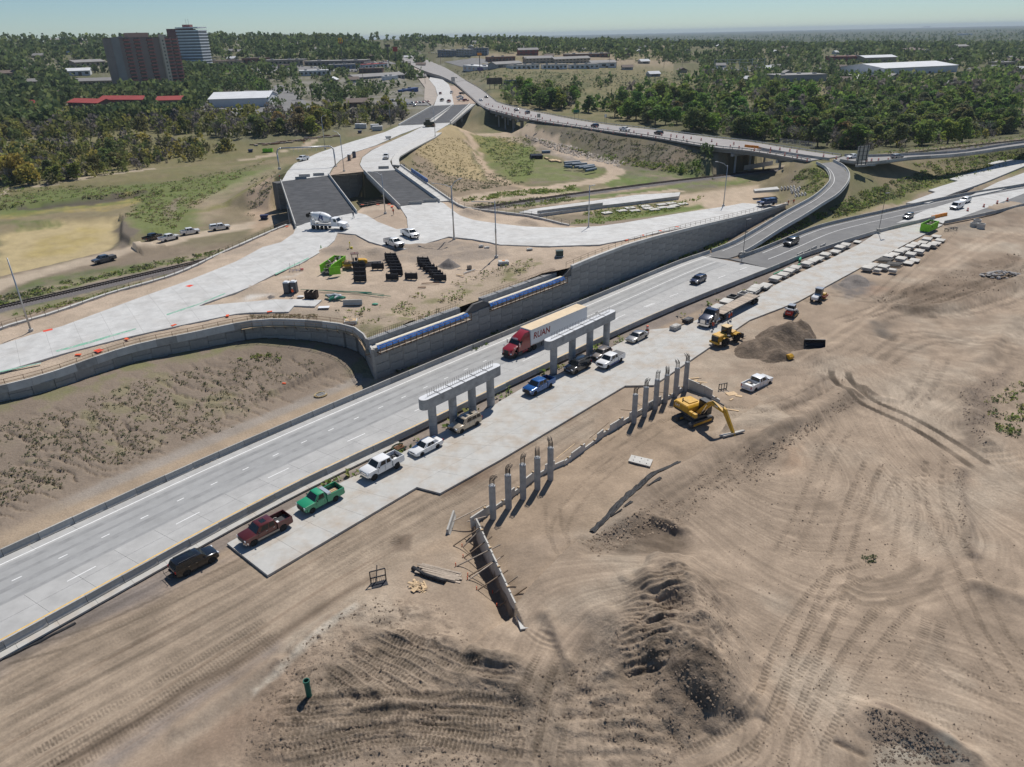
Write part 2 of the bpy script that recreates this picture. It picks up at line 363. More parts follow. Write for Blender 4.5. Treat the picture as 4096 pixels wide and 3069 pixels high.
WORKN=w2([(-26.3,60.6),(-11.7,77.3),(-9.2,75.2),(-1.8,82.8),(20.4,106.9),(22.7,104.4),(46.7,132.5),(59.9,142.6),(83.2,165.5),(123.4,204.1)])
WORKF=pts("K1825,1455 C350,1160 C720,970 C900,885 C1430,620 C1960,345 D0,310 D190,200 B480,1600 B890,1390 B1000,1330 B1150,1250 B1260,1290 B1700,1120 B2160,930 E180,900 E400,790 E640,680 E890,555 E1010,475 E1430,375")
WORKP=WORKN+WORKF[::-1]
# ------------------------------------------------------------------ broad relief
_TH=np.array([-55,-35,-20,-8,0,8,20,35,55.0]);_RR=np.array([0,220,350,500,650,800,1000,1200,1500,1800,2500,4000,8000,60000.0])
_TZ=np.array([[0]*9,[-1,-1,-1,0,0,0,0,0,0],[-3,-3,-2,-1,0,0,-2,-3,-3],[0,0,2,4,3,0,-3,-3,-3],[6,6,6,9,9,3,1,-1,-1],
 [12,12,12,14,14,8,5,2,2],[25,25,22,22,22,16,10,5,5],[42,42,36,33,31,24,15,8,8],[55,55,50,44,38,29,18,10,10],
 [58,58,54,46,38,24,13,8,8],[42,42,40,34,24,10,5,3,3],[20,20,20,15,8,4,4,4,4],[20,20,20,14,10,8,8,10,10],[20]*9],float)
def farz(X,Y):
 r=np.hypot(X,Y);th=np.degrees(np.arctan2(X,Y))
 i=np.clip(np.searchsorted(_RR,r)-1,0,len(_RR)-2);j=np.clip(np.searchsorted(_TH,th)-1,0,len(_TH)-2)
 a=(r-_RR[i])/(_RR[i+1]-_RR[i]);a=a*a*(3-2*a);b=np.clip((th-_TH[j])/(_TH[j+1]-_TH[j]),0,1)
 z=(_TZ[i,j]*(1-b)+_TZ[i,j+1]*b)*(1-a)+(_TZ[i+1,j]*(1-b)+_TZ[i+1,j+1]*b)*a
 return z+(fbm(X,Y,160,4,3)-0.5)*np.clip((r-260)/500,0,1)*9
# ------------------------------------------------------------------ platform between the two walls (upper ramps), a thin-plate surface through levels
def wedge(s,off):return wpt(s,off,WTOP(s)-.15 if s>48.5 else 6.1)
_pf=[p-V3(0,0,0.95)for p in LWALL[:-1]]+[wpt(0.6,1.2,5.3)]+[wedge(s,2.9)for s in(3,10,20,30,38,45)]+[wedge(s,0.35)for s in(50,58,64,70,76,82,88,94,100,106,112,118,124,130,136,142,150)]
_pb=[p-V3(0,0,0.25)for p in RWALL]+pts("A345,400 A370,412 A610,355 A850,305 A900,258 A1080,228 A1195,243 A1350,228 A1510,212 A1610,206",8.45)+[p-V3(0,0,.2)for p in BWALL[1:]]+pts("B800,405 B1000,388 B1500,303 B1950,230 E170,236 E330,232",[6.9,6.6,5.8,4.9,4.4,4.0])
_ctl=_pf[::3]+_pb[::2]+pts("A600,500 A1100,500 A1500,480 A1980,600 A1000,900 A300,850 L1800,900 L900,1230 B300,500 B900,480 B1500,390",[8.2,8.1,8.0,7.4,7.0,7.1,7.2,6.3,7.8,7.4,6.3])
_cx=np.array([p.x for p in _ctl]);_cy=np.array([p.y for p in _ctl]);_cz=np.array([p.z for p in _ctl])
def _tp(d2):return d2*np.log(d2+1e-9)
_nc=len(_cx);_A=np.zeros((_nc+3,_nc+3));_A[:_nc,:_nc]=_tp((_cx[:,None]-_cx)**2+(_cy[:,None]-_cy)**2)+np.eye(_nc)*60.0
_A[:_nc,_nc]=1;_A[:_nc,_nc+1]=_cx;_A[:_nc,_nc+2]=_cy;_A[_nc:,:_nc]=_A[:_nc,_nc:].T
_w=np.linalg.solve(_A,np.concatenate([_cz,[0,0,0]]))
def platz(X,Y):
 X=np.asarray(X,float);Y=np.asarray(Y,float);o=np.empty(X.shape)
 for k in range(0,len(X),20000):
  x,y=X[k:k+20000],Y[k:k+20000]
  o[k:k+20000]=_tp((x[:,None]-_cx)**2+(y[:,None]-_cy)**2)@_w[:_nc]+_w[_nc]+_w[_nc+1]*x+_w[_nc+2]*y
 return o
PLAT=[(p.x,p.y)for p in _pf]+[(p.x,p.y)for p in reversed(_pb)]
def onp(t):return on(t,platz,7.0)
# ------------------------------------------------------------------ base ground
# (line, height above surroundings, half width) ridges and furrows of the earthworks in the foreground
RIDGES=[("O1400,230 O1580,480 O1640,760 O1660,1000",1.5,3.4),("O1480,790 O1600,1000 O1640,1150",1.3,3.0),("O1020,560 O1200,350 O1340,220",0.7,3.0),("O1000,700 O1400,640",0.7,4.0),
 ("N1300,600 N1620,690 N1900,830 N2100,880",0.55,1.3),("O380,480 O470,660 O560,880",0.5,.8),("O-150,850 O80,860 O220,910",.6,1.2),("O-260,1000 O150,1060 O200,1120",.7,1.6),
 ("F780,250 F560,430 F300,600 F60,760 D2150,730",0.7,2.2),("F560,110 F520,240 F300,390 F120,440",0.45,1.6),("F930,200 F1000,270 F1150,300",.4,1.0),("F1700,240 F1790,420 F1830,560 F1900,650",0.8,1.8),("F1690,860 F1640,960 F1720,1150 F1760,1400 F1790,1560",0.5,1.0),
 ("Q950,1240 Q1200,1280 Q1500,1450 Q1800,1620",0.9,1.4),("Q700,1440 Q960,1560",-0.35,.5),("Q1800,200 Q2212,330",0.7,1.6),("E1180,1080 E1500,1090 E1850,1000 E2212,840",0.9,2.0),("E1060,1290 E1180,1330",-.5,.8),
 ("D1450,690 D1900,560 D2212,520",0.5,2.0),("D1240,1310 D1380,1350 D1450,1390",0.5,.8),("M1440,1330 M1900,1000 M2212,800",0.45,1.4),("M1480,1400 M1800,1200 M2212,880",-0.3,1.0),("N400,690 N600,500 N900,330",.5,1.4),
 ("N860,700 N1030,580 N1250,640",0.4,0.8),("N420,1150 N900,1040 N1150,1130",.3,.7),("N700,1250 N1000,1180 N1300,1190",.3,.6),("O560,1080 O860,930",.3,.7),("O580,1210 O1000,1080",.3,.7),("O500,1370 O1080,1320",.35,.8),("E1500,860 E1250,960",.5,1.2),("F350,700 F300,860",.3,1.2),
 ("a120,640 a330,600 a420,560",1.2,4.0),("K1700,560 K1380,740 K700,1020 K100,1300",.35,1.6),("E560,1480 E900,1250 E1100,1130",.5,3.0),("E1900,1500 E2010,1300 E2212,1120",.7,2.0),("F160,640 F420,560",.5,1.5)]
RIDGES=[(smooth(pts(s),2.0),h,w)for s,h,w in RIDGES]
# machine tracks: line, gauge (0 = one wheel path), tread width, cleat pitch, depth, darkening
TRK=[("Q1000,60 Q640,200 Q300,700 Q60,1300 O1500,1640",1.9,.62,.40,.06,.35),("Q760,20 Q640,330 Q480,700 Q280,1200 Q120,1640",1.9,.6,.4,.06,.4),("Q1260,290 Q900,700 Q700,1050 Q420,1560",1.9,.6,.4,.05,.33),("Q960,300 Q700,640 Q420,1040",1.9,.6,.4,.05,.3),
 ("F1500,760 F1480,1060 F1650,1500 F1720,1640",1.9,.6,.4,.05,.3),("F1250,900 F1280,1180 F1230,1640",1.9,.6,.42,.05,.28),("F1000,820 F840,1200 F700,1640",1.9,.6,.42,.06,.35),("F760,560 F640,760 F420,1300 F250,1600",1.9,.6,.42,.04,.25),("F1120,880 F1000,1120 F880,1300",1.9,.6,.4,.06,.3),
 ("O400,760 O330,950 O260,1200 O190,1640",1.9,.6,.36,.06,.3),("O520,880 O470,1100 O420,1350 O380,1640",1.9,.6,.36,.06,.3),("F-50,470 F300,390 F600,200 F730,120",2.2,.6,.4,.07,.35),("D1280,520 D1600,420 D2000,400 D2212,470",2.2,.6,.4,.06,.3),
 ("F700,100 F900,290 F1300,480 F1700,720 F1900,860",2.6,1.0,0,.05,.7),("F720,60 F760,160 F1000,300",2.6,1.0,0,.04,.6),("Q720,170 Q900,280 Q1250,240 Q1500,40",2.2,.8,0,.03,.28),("Q700,140 Q1000,220 Q1350,140 Q1480,-40",2.2,.7,0,.03,.25),("D560,1580 D440,1350 D420,1100",1.8,.45,.3,.03,.25),("D520,1560 D480,1300 D700,1000 D1000,740",1.8,.45,.3,.03,.25),("D700,900 D900,760 D1300,500",2.0,.6,.35,.03,.2),("D850,690 D1300,420 D1500,470",2.0,.6,.35,.04,.25),
 ("M0,1000 M600,700 M1200,420 M2000,30",2.0,.6,.3,.015,.16),("M0,1200 M800,830 M1500,480 M2212,100",2.0,.7,0,.02,.22),("M0,1380 M700,1020 M1300,700 M2212,240",2.0,.6,.3,.015,.18),("M200,1640 M900,1220 M1500,880 M2212,470",2.2,.9,.3,.03,.42),("M350,1660 M1000,1310 M1600,930 M2212,540",2.2,.7,.3,.03,.32),("M0,760 M700,560 M1500,200 M2000,-40",1.8,.35,0,.02,.3),("M1300,880 M1800,590 M2212,420",2.0,.6,.3,.02,.2),("M600,1560 M1100,1280 M1450,1060",.0,.9,.3,.02,.35),
 ("C600,1600 C1000,1300 C1500,1080 C1900,900",2.0,.6,.3,.02,.2),("C700,1600 C1150,1330 C1500,1150 C1800,1000",2.0,.6,.3,.03,.25),("C1150,1480 C1200,1350",0,1.6,.3,.02,.45),("C450,1609 C900,1330 C1380,1060",2.0,.5,0,.015,.2),
 ("E300,1500 E700,1300 E1200,980 E1700,620 E2212,350",2.4,.9,0,.03,-.25),("E500,1450 E1000,1100 E1500,800 E1900,560 E2212,440",2.6,1.0,0,.03,-.2),("E1000,1180 E1400,1050 E1900,880 E2212,760",2.6,.9,0,.05,.3),("E1200,1120 E1700,1000 E2212,700",2.6,.9,0,.05,.3),("E1000,1000 E1500,560 E1650,430",2.2,.5,0,.03,.3),("E400,1000 E700,950 E1000,1010 E1400,900",2.2,.6,0,.04,.3),("E1350,1130 E1700,1120 E2100,1010 E2212,930",2.2,.7,0,.05,.3),("E700,1180 E1100,1050 E1500,930",2.2,.7,0,.04,.25),
 ("E1000,1500 E1250,1300 E1500,1290 E1800,1350 E2212,1400",2.4,.8,0,.05,.25),("E1080,1520 E1300,1380 E1600,1330 E2212,1460",2.4,.8,0,.05,.25),("E0,1540 E400,1520 E700,1460 E900,1330",2.2,.6,.35,.04,.22),("E0,1600 E500,1580 E800,1500",2.2,.6,.35,.04,.22),("F1350,340 F1500,60 F1560,-60",2.2,.6,.4,.04,.25),("F1200,440 F1400,200 F1480,0",2.2,.6,.4,.04,.2),("Q1560,130 Q1700,330 Q1850,620 Q2100,1000 Q2212,1200",1.9,.5,.4,.05,.3),("Q1720,0 Q1900,420 Q2050,680 Q2212,900",1.9,.5,.4,.05,.3),("Q1440,740 Q1800,1000 Q2212,1120",1.9,.6,.4,.04,.22),("Q1140,1150 Q1600,1250 Q2212,1430",1.9,.6,.4,.04,.22),("Q1500,430 Q1400,760 Q1200,960",1.2,.9,.35,.03,.3),
 ("L0,800 L700,640 L1300,510 L2100,400",2.0,.8,0,.03,.18),("L0,860 L800,640 L1500,540 L2212,400",2.0,.8,0,.03,.18),("K0,1330 K900,960 K1700,620",1.8,.5,0,.02,.15),("B2100,60 B1700,130 B1200,180 B600,260",2,.8,0,.03,.15)]
TRK=[(smooth(pts(s),2.6),*a)for s,*a in TRK]
_rd=random.Random(5)
# fan of dozer passes over the graded pad in front, pass beside pass
for k in range(11):
 a,b=at("N%d,%d"%(200+8*k+_rd.randint(-60,90),1130+52*k+_rd.randint(-14,14))),at("O%d,%d"%(60+10*k+_rd.randint(-120,120),1130+46*k+_rd.randint(-14,14)));c=(a+b)/2+V3(0,.6+.1*k+_rd.uniform(-.3,.3),0)
 TRK.append((smooth([a,c,b],2),0,.8,.36,.075,.42))
for k in range(9):
 a,b=at("N%d,%d"%(620+62*k,930-46*k)),at("N%d,%d"%(900+130*k,1180-30*k));TRK.append((smooth([a,(a+b)/2+V3(0,.2,0),b],2),0,.75,.36,.08,.42))
for k in range(12):
 a,b=at("O%d,%d"%(1010+30*k,960-62*k)),at("O%d,%d"%(1330+12*k,930-60*k));TRK.append((smooth([a,(a+b)/2+V3(0,.25,0),b],2),0,.5,0,.15,.4))
HOLE=[(at("e%d,%d"%p),d,w)for p,d,w in(((600,900),1.0,1.8),((700,1120),1.0,1.6),((780,1290),.8,1.3),((520,720),.8,1.6))]
WING=[at("e490,560",0.9),at("e850,1370",.5)]  # trench side of the leaning wing wall
PONDP=pts("L-60,520 L60,420 L500,330 L930,330 L960,520 L880,600 L300,740 L-60,820",-1.2)
BENCH=pts("D-900,1609 D620,1340 D740,1370 D1040,1060 D1250,880 D1450,790 D1700,640 D1750,350 D1500,240 D600,700 D-100,1170 D-500,1400")
PITD=pts("D660,1450 D1200,1310 D1450,1380 D1500,1500 D1450,1600 D1000,1609 D700,1590")
ROUGH=pts("M1900,1640 M2212,830 N900,280 N1500,330 N1800,650 N2212,860 O560,880 O1000,480 O1350,190 O1750,300 O1850,700 O1850,1250 O1350,1640")
CORR=[(pts(p),a,q,d)for p,a,q,d in(("O1000,420 O1340,200 O1500,260 O1400,560 O1340,920 O1010,940 O990,600",.05,.62,.10),("O560,1090 O860,930 O1040,1060 O1280,1300 O1240,1640 O480,1640 O560,1200",.02,1.2,.09),("N230,1160 N900,1060 N2150,1120 N2150,1640 N200,1640",.03,1.5,.07),("N1850,860 N2150,900 N2100,1080 N1850,1060",-.2,.7,.08),("O180,600 O360,590 O420,760 O260,720",-.7,.6,.06),("E1180,1080 E1850,1000 E2212,820 E2212,640 E1500,830 E950,1010",.45,2.2,.12),("F1850,650 F2212,720 F2212,860 F1900,800",.1,1.2,.1),("D1450,1000 D1950,680 D2212,640 D2212,900 D1700,1100 D1500,1300 D1000,1300",.75,1.6,.10))]
def ground(X,Y,full=False):
 r=np.hypot(X,Y);z=farz(X,Y);near=r<420
 # valley floor of the creek
 d,_,_,_=pdist(X,Y,[(-420,330),(-150,395),(-40,470),(10,478),(80,420),(200,400),(420,420)],90);z-=3.0*(1-sst(12,60,d))
 # levels along the railway
 d,zz,_,_=pdist(X,Y,RAIL,60);z=np.clip(z,zz-0.25-np.maximum(d-4,0)*.12,zz-.25+np.maximum(d-4,0)*.12)
 # slope with rills under the left wall
 dw,zw,sw,gw=pdist(X,Y,LWALL,70);db,_,sb,gb=pdist(X,Y,HWL,90)
 Lw=plen(LWALL);hb=np.interp(sw/Lw,[0,.3,.6,.75,.88,1.0],[3.6,3.7,3.4,2.8,1.4,-.1])
 t=(db-5)/np.maximum(db-5+dw,.5);m=(gb>0)&(gw<1.5)&(db<80)&(sb<175)
 rill=np.zeros(X.shape);ii=np.nonzero(m&(dw<45))[0]
 if len(ii):
  s,n=sb[ii],db[ii];q=s+2.6*(fbm(s,n,6,4,21)-.5)*2+.32*n
  ph=q/2.0;fr=np.abs(ph-np.floor(ph)-.5);pick=vnoise(np.floor(ph)*3.1,np.floor(n/9),9)>.35
  tt=np.clip(t[ii],0,1);rill[ii]=np.where(pick,1-sst(.0,.11,fr),0)*sst(.02,.14,tt)*(1-sst(.62,.9,tt))
 z=np.where(m,hb*sst(0,1,np.clip(t,0,1))*1.0,z)-rill*.42
 z=np.where(m,z+(fbm(X,Y,1.6,3,31)-.5)*.13,z)
 # pits, cuts and banks west of the railway
 z-=1.3*zone(X,Y,PONDP,2.0)*near
 d,_,_,g=pdist(X,Y,pts("L60,210 L400,190 L900,140 L1200,105"),25);z+=np.where(g>0,1.6*(1-sst(3,16,d))*sst(0,1.0,d),0)
 d,_,_,g=pdist(X,Y,pts("L955,330 L940,480 L1040,545 L1200,470"),22);z+=np.where(g>0,1.5*(1-sst(4,16,d))*sst(0,1.6,d),0)
 # fills that carry roads
 for P,w,k,e in((NEWC,17,.42,0),(smooth([(a+b)/2 for a,b in zip(resample(OLDL,3),resample(OLDR,plen(OLDR)/max(1,len(resample(OLDL,3))-1)))],4),8,.5,0),(midline(STR_L,STR_R,12),17,.25,1),(pts('U1560,850 U1560,760 U1540,690 U1480,620',8.3),24,.3,1),(smooth([(a+b)/2 for a,b in zip(resample(LOL,2),resample(LOR,plen(LOR)/max(1,len(resample(LOL,2))-1)))],3),5,.5,0),(smooth([(a+b)/2 for a,b in zip(resample(BRU,3),resample(BRL,plen(BRL)/max(1,len(resample(BRU,3))-1)))],4),6,.42,0)):
  d,zz,s,_=pdist(X,Y,P,60);zt=zz-(.25 if not e else .9);lo=zt-np.maximum(d-w,0)*k;hi=zt+np.maximum(d-w,0)*k
  if P[0].y>200 and w==8:  # leave the old road's two bridges open underneath
   op=(1-sst(10,16,np.abs(s-24)))+(1-sst(26,34,np.abs(s-216)));op=np.clip(op,0,1);lo=lo-op*30
   hi=hi
  if w==17 and not e:
   u_=(P[3]-P[0]).normalized();q_=(P[-4]-P[-1]).normalized();t_=(X-P[0].x)*u_.x+(Y-P[0].y)*u_.y;l_=u_.x*(Y-P[0].y)-u_.y*(X-P[0].x);e_=(X-P[-1].x)*q_.x+(Y-P[-1].y)*q_.y
   lo=np.where(e_<0,lo-30,np.where(t_<8,lo-np.where(l_>20,(8-t_)*.42,30),lo))
  z=np.where(d<59,np.clip(z,lo,np.maximum(hi,lo)),z)
 # right ramp fill behind its wall end
 d,zz,_,g=pdist(X,Y,[(*at("B700,430",6.6)[:2],6.4),(*at("B1500,330",5.6)[:2],5.4),(*at("B2000,270",4.8)[:2],4.5),(*at("E340,245",4)[:2],3.9)],50);z=np.where((g>-2)&(d<49),np.maximum(z,zz-.3-np.maximum(d-3,0)*.2),z)
 # cut face under the platform stays low; flat under the pavements
 ins=zone(X,Y,PLAT,.3);z=np.where(ins>.5,np.minimum(z,-.3),z)
 d1,_,_,g1=pdist(X,Y,HWL,8);d2,_,_,g2=pdist(X,Y,HWR,60)
 inh=(gb<=0)&(g2>=0)&(sb<227)&(db<40)&(d2<40);z=np.where(inh,-.25,z)
 d3,_,s3,g3=pdist(X,Y,DTU,60);z=np.where((g3<3)&(d3<40)&(g2>-30)&(Y>160)&(X>50),np.minimum(z,-.25),z)
 # green bank between the detour and the loop
 m=(g3>2)&(d3<59)&(X>40);z=np.where(m,np.minimum(z,-.2+np.maximum(d3-np.interp(X,[112,136,176],[7,17,37]),0)*.36),z)
 # -------- earthworks this side of the highway
 fg=(g2<0)&(r<330);ii=np.nonzero(fg)[0]
 if len(ii):
  x,y=X[ii],Y[ii];n=d2[ii];h=np.full(x.shape,-.32)
  rough=zone(x,y,ROUGH,3.0);bench=zone(x,y,BENCH,1.2)
  h+=(fbm(x,y,14,4,41)-.5)*.9*sst(19,34,n)
  h+=sst(20,30,n)*.35
  h+=rough*((fbm(x,y,3.2,4,51)-.42)*.7+.35)*(1-bench)
  h=h*(1-bench)+bench*(-.12+(fbm(x,y,5,3,5)-.5)*.14)
  for P,a,w in RIDGES:
   d=pdist(x,y,P,w*2.2)[0];wv=w*(1+.5*(fbm(x,y,2.5,2,61)-.5)*2*(d<50));h+=a*(np.exp(-(d/wv)**2*1.6)if abs(a)<.75 else 1.25*np.clip(1-d/(wv*1.45),0,1))*(.75+.5*fbm(x,y,1.8,3,71))
  bank=pdist(x,y,pts("D700,1400 D1040,1060 D1250,880 D1450,790 D1750,600"),30);h+=np.where(bank[3]<0,1.25*sst(0,2.2,bank[0])*(1-sst(9,26,bank[0])),0)
  for Z_,an,sp_,dp_ in CORR:
   mk=zone(x+(fbm(x,y,3,2,15)-.5)*2,y,Z_,.5);w_=np.sin(2*math.pi*(-x*math.sin(an)+y*math.cos(an)+(fbm(x,y,4,3,16)-.5)*1.3)/sp_);h+=mk*dp_*w_*(.35+fbm(x,y,2,3,17))
  h-=zone(x,y,PITD,1.5)*(.9+.6*fbm(x,y,2,3,81))
  for c,dd,w in HOLE:h-=dd*np.exp(-((x-c.x)**2+(y-c.y)**2)/(w*w))
  d,_,_,g=pdist(x,y,[tuple(p)for p in WING],6);h-=np.where(g<0,1.4*(1-sst(.2,4.0,d)),0)
  h+=(fbm(x,y,.8,3,91)-.5)*(.05+.24*rough)
  z[ii]=h
 # pavements and piers keep a flat bed
 for P,a in((WORKP,-.3),):z=np.where(zone(X,Y,P,.2)>.5,a,z)
 # machine tracks
 ii=np.nonzero(r<240)[0];dz,dk=tracks(X[ii],Y[ii]);z[ii]+=dz
 if full:K=np.zeros(X.shape);K[ii]=dk;return z,K
 return z
def tracks(x,y):
 dz=np.zeros(x.shape);dk=np.zeros(x.shape)
 for P,ga,w,cl,dep,d_ in TRK:
  pad=ga/2+w+.3;xs=[p.x for p in P];ys=[p.y for p in P];L=plen(P)
  k=np.nonzero((x>min(xs)-pad)&(x<max(xs)+pad)&(y>min(ys)-pad)&(y<max(ys)+pad))[0]
  if not len(k):continue
  d,_,s,_=pdist(x[k],y[k],P);u=np.abs(d-ga/2)if ga else d;q=(s>.01)&(s<L-.01)&(u<w);k=k[q];u=u[q];s=s[q]
  c=(np.sin(2*math.pi*s/cl)>-.1)*(.25+.95*vnoise(s*.5+P[0].x,u*3,261))if cl else 0.5
  dz[k]+=np.where(u<w*.5,-dep*((.3+.7*c)if cl else(1-(u/(w*.5))**2)),np.where(u<w*.72,dep*.5,0))
  m=d_*(1-sst(w*.42,w*.62,u))*(.45+.75*vnoise(s*.35,s*0+3.3,251))*((.12+1.15*c)if cl else 1)*sst(0,1.5,s)*sst(0,1.5,L-s)
  dk[k]=np.where(np.abs(m)>np.abs(dk[k]),m,dk[k])
 return dz,dk
# ------------------------------------------------------------------ what the ground is made of (linear colour per vertex)
C_SAND=(.44,.345,.26);C_DIRT=(.335,.26,.192);C_DARK=(.165,.118,.082);C_GRAV=(.215,.185,.165);C_SLOPE=(.235,.187,.144);C_PALE=(.44,.375,.295)
C_GRASS=(.105,.145,.04);C_OLIVE=(.175,.16,.075);C_YEL=(.36,.285,.105);C_GREY=(.20,.175,.145);C_BALL=(.155,.14,.135);C_ORNG=(.36,.235,.14)
def mixc(c,col,m):
 m=np.clip(m,0,1)[:,None];return c*(1-m)+np.array(col)*m
ZN=[  # polygon, level of the picks, colour, strength, soft rim, patchiness
 ("T-20,1640 T-20,1150 T400,1020 T1200,1080 T1800,1140 U200,1180 U400,1150 U500,1110 U1150,1020 U1200,1000 U700,1050 T2212,1240 T1500,1440 T600,1500",-2,C_OLIVE,.75,5,3),
 ("L-40,120 L400,60 L900,40 L1300,20 L2212,-100 L1900,60 L1500,200 L1650,380 L1400,440 L1100,480 L1000,340 L1100,180 L500,210 L0,290",0,(.135,.165,.055),.85,2.5,0),
 ("L1270,200 L1400,90 L1480,80 L1360,210 L1420,260 L1330,250",2.5,C_SLOPE,.8,1,0),("L0,290 L500,215 L1000,140 L1150,110 L1100,190 L900,270 L400,260 L0,330",-1,C_YEL,.7,1.5,1.0),("L0,290 L400,200 L800,160 L1000,200 L600,240 L300,300",-1,C_GRASS,.5,2,2),
 ("L-20,520 L60,420 L500,330 L930,330 L960,520 L880,600 L300,740 L-20,820",-1.4,(.43,.345,.19),.9,2,0),("L120,340 L480,340 L480,390 L100,410",-1.4,C_GRASS,.7,1,.8),("L300,500 L700,380 L900,420 L600,600 L200,640",-1.4,C_YEL,.6,3,2),
 ("L60,220 L500,190 L900,145 L1200,105 L1200,125 L900,180 L500,215 L300,230",-.5,(.10,.085,.07),.9,.8,0),("L950,320 L1040,420 L1100,500 L1020,560 L930,500",0,(.15,.125,.10),.9,.8,0),
 ("L-60,830 L700,650 L1300,500 L2212,330 L2212,400 L1700,470 L1000,630 L400,790 L-60,940",-.6,(.45,.37,.28),.95,1.2,0),("L300,830 L900,730 L1600,640 L2212,500 L2212,560 L1400,700 L700,830 L0,960",-.6,(.125,.15,.06),.9,1.5,1.2),("L0,960 L800,760 L600,800 L300,900 L-40,980",-.6,(.14,.13,.11),.8,2,1.5),
 ("L-40,1060 L800,840 L1600,660 L1600,640 L700,830 L-40,1010",-.5,C_GRASS,.7,1.2,1.2),("L100,1130 L900,920 L1400,790 L1300,800 L700,930 L-40,1110",-.5,C_GRASS,.55,1.2,1.2),
 ("a-20,640 a330,600 a370,700 a330,800 a240,1150 a-20,1260",2,(.40,.30,.215),.9,2,0),("T1500,1640 T1700,1440 T2212,1240 U300,1320 U230,1380 L2212,-60 L1600,300",3,C_SAND,.35,3,3),("T1400,1609 T1800,1500 T2212,1350 U500,1180 U300,1230 T2212,1430 T1700,1570",4,(.20,.19,.07),.8,2.5,1.5),
 ("b140,350 b500,120 b780,110 b1000,420 b1120,570 b1000,610 b500,520 b180,440",4,(.37,.29,.165),.95,2,0),("b150,440 b500,520 b1300,640 b1650,740 b1200,790 b680,860 b180,540",3,(.27,.21,.15),.9,2,0),("b800,110 b900,130 b1060,350 b1250,560 b1500,680 b2212,700 b2212,790 b1500,790 b700,910 b650,880 b1300,790 b1600,730 b1300,660 b1100,540 b960,330 b780,130",2.5,(.43,.325,.23),.95,1.0,0),
 ("b920,150 b1300,100 b1700,200 b1750,320 b1620,420 b1700,640 b1400,660 b1200,500 b1000,260",2,(.165,.17,.065),.9,2,2.5),("b930,150 b1300,110 b1450,200 b1300,380 b1150,400 b1000,260",2,(.33,.255,.10),.6,3,2.5),("b1500,240 b1620,240 b1650,600 b1520,600",1.5,(.15,.22,.045),.8,2,2),("b1700,480 b2300,480 b2400,640 b1700,690",1.5,(.22,.18,.14),.8,2,3),("b900,90 b1350,90 b1600,180 b2212,340 b2212,430 b1900,330 b1500,190 b1000,130",1.5,(.41,.325,.24),.9,1.5,0),("b1500,60 b1800,190 b2212,290 b2212,330 b1500,140",1,C_GRASS,.8,1.5,1),
 ("V-10,1600 V1100,1380 V1900,1300 V2212,1330 V2212,1400 V1500,1440 V1100,1480 V400,1560",0,C_OLIVE,.5,3,2),("V850,1450 V1100,1330 V1500,1390 V1700,1400 V900,1500",0,C_GRASS,.8,1.5,1.5),("B0,160 B300,120 B640,100 B640,125 B300,150 B0,195",-.3,C_GRASS,.85,1,1),("B100,270 B600,180 B1100,130 B2000,20 B2000,60 B1100,160 B600,215",-.3,C_GRASS,.75,1.2,1.2),("B560,400 B720,290 B1000,260 B1400,220 B1680,160 B1660,190 B1400,290 B800,410",1.8,(.125,.16,.045),.9,1.2,1.5),("B1000,250 B1450,150 B2100,40 B2212,100 B2050,210 B1500,270 B1350,300 B1650,200 B1500,200",2,(.42,.33,.24),.8,2,0),
 ("V180,1080 V300,990 V1200,1110 V1680,1200 V1780,1380 V1450,1400 V1000,1310 V600,1210",5,(.17,.148,.115),.9,3,2.5),("V200,1090 V600,1190 V1000,1310 V950,1340 V500,1230 V230,1110",2,(.34,.29,.25),.7,2,.5),("V1180,1290 V1500,1180 V1600,1250 V1500,1350",5,(.27,.21,.16),.7,3,2),("V1100,1340 V1600,1340 V1780,1390 V1500,1410",1,C_GRASS,.8,2,1),
 ("h180,140 h260,150 h350,190 h430,200 h520,235 h690,255 h640,285 h500,300 h330,300 h240,250",1.2,(.15,.175,.06),.8,2,2),("h110,376 h330,352 h570,336 h570,348 h330,368 h110,394",-.1,(.14,.18,.055),.85,1,.8),("h330,398 h700,362 h1000,318 h1271,285 h1271,296 h1000,332 h700,375 h340,408",-.2,(.15,.185,.06),.8,1,.8),("h650,318 h720,300 h900,285 h830,318 h700,332",0,(.14,.19,.055),.85,1.5,1),("h420,432 h850,372 h960,345 h1271,300 h1271,392 h1090,412 h980,440 h1075,372 h900,365 h640,412",1.5,(.46,.365,.27),.85,2,0),("h540,470 h640,425 h900,415 h1065,372 h1060,390 h960,440 h700,485",2.2,(.14,.175,.055),.9,1.2,1),
 ("E560,330 E900,140 E1500,-60 E2212,-160 E2212,-60 E1700,40 E1200,220 E700,350",3,(.155,.165,.06),.9,2,2.5),("E700,330 E1000,200 E1300,190 E1200,240 E800,340",1.5,(.33,.26,.17),.7,2,2),("E0,600 E280,440 E560,290 E640,330 E300,460 E0,620",1,(.18,.17,.08),.9,1,1),("E1050,250 E1450,130 E2212,-40 E2212,20 E1500,200 E900,320",.3,(.33,.26,.20),.85,1,1.5),
 ("W330,1460 W480,1310 W600,1400 W640,1460 W500,1600 W380,1560",5,(.17,.17,.065),.9,1.5,2),("W250,1460 W420,1330 W480,1320 W480,1400 W350,1560",4,(.22,.18,.14),.6,2,2),
 ("F1900,330 F2080,130 F2212,100 F2212,640 F2000,560",-.2,(.14,.135,.075),.9,2,2),("F2100,60 F2212,10 F2212,130 F2100,140",-.2,(.42,.42,.40),.9,1,0),("F1820,500 F2000,560 F2212,660 F2212,720 F1900,600",-.2,C_PALE,.9,1,0)]
ZN=[(pts(s,z),c,a,so,pa)for s,z,c,a,so,pa in ZN]
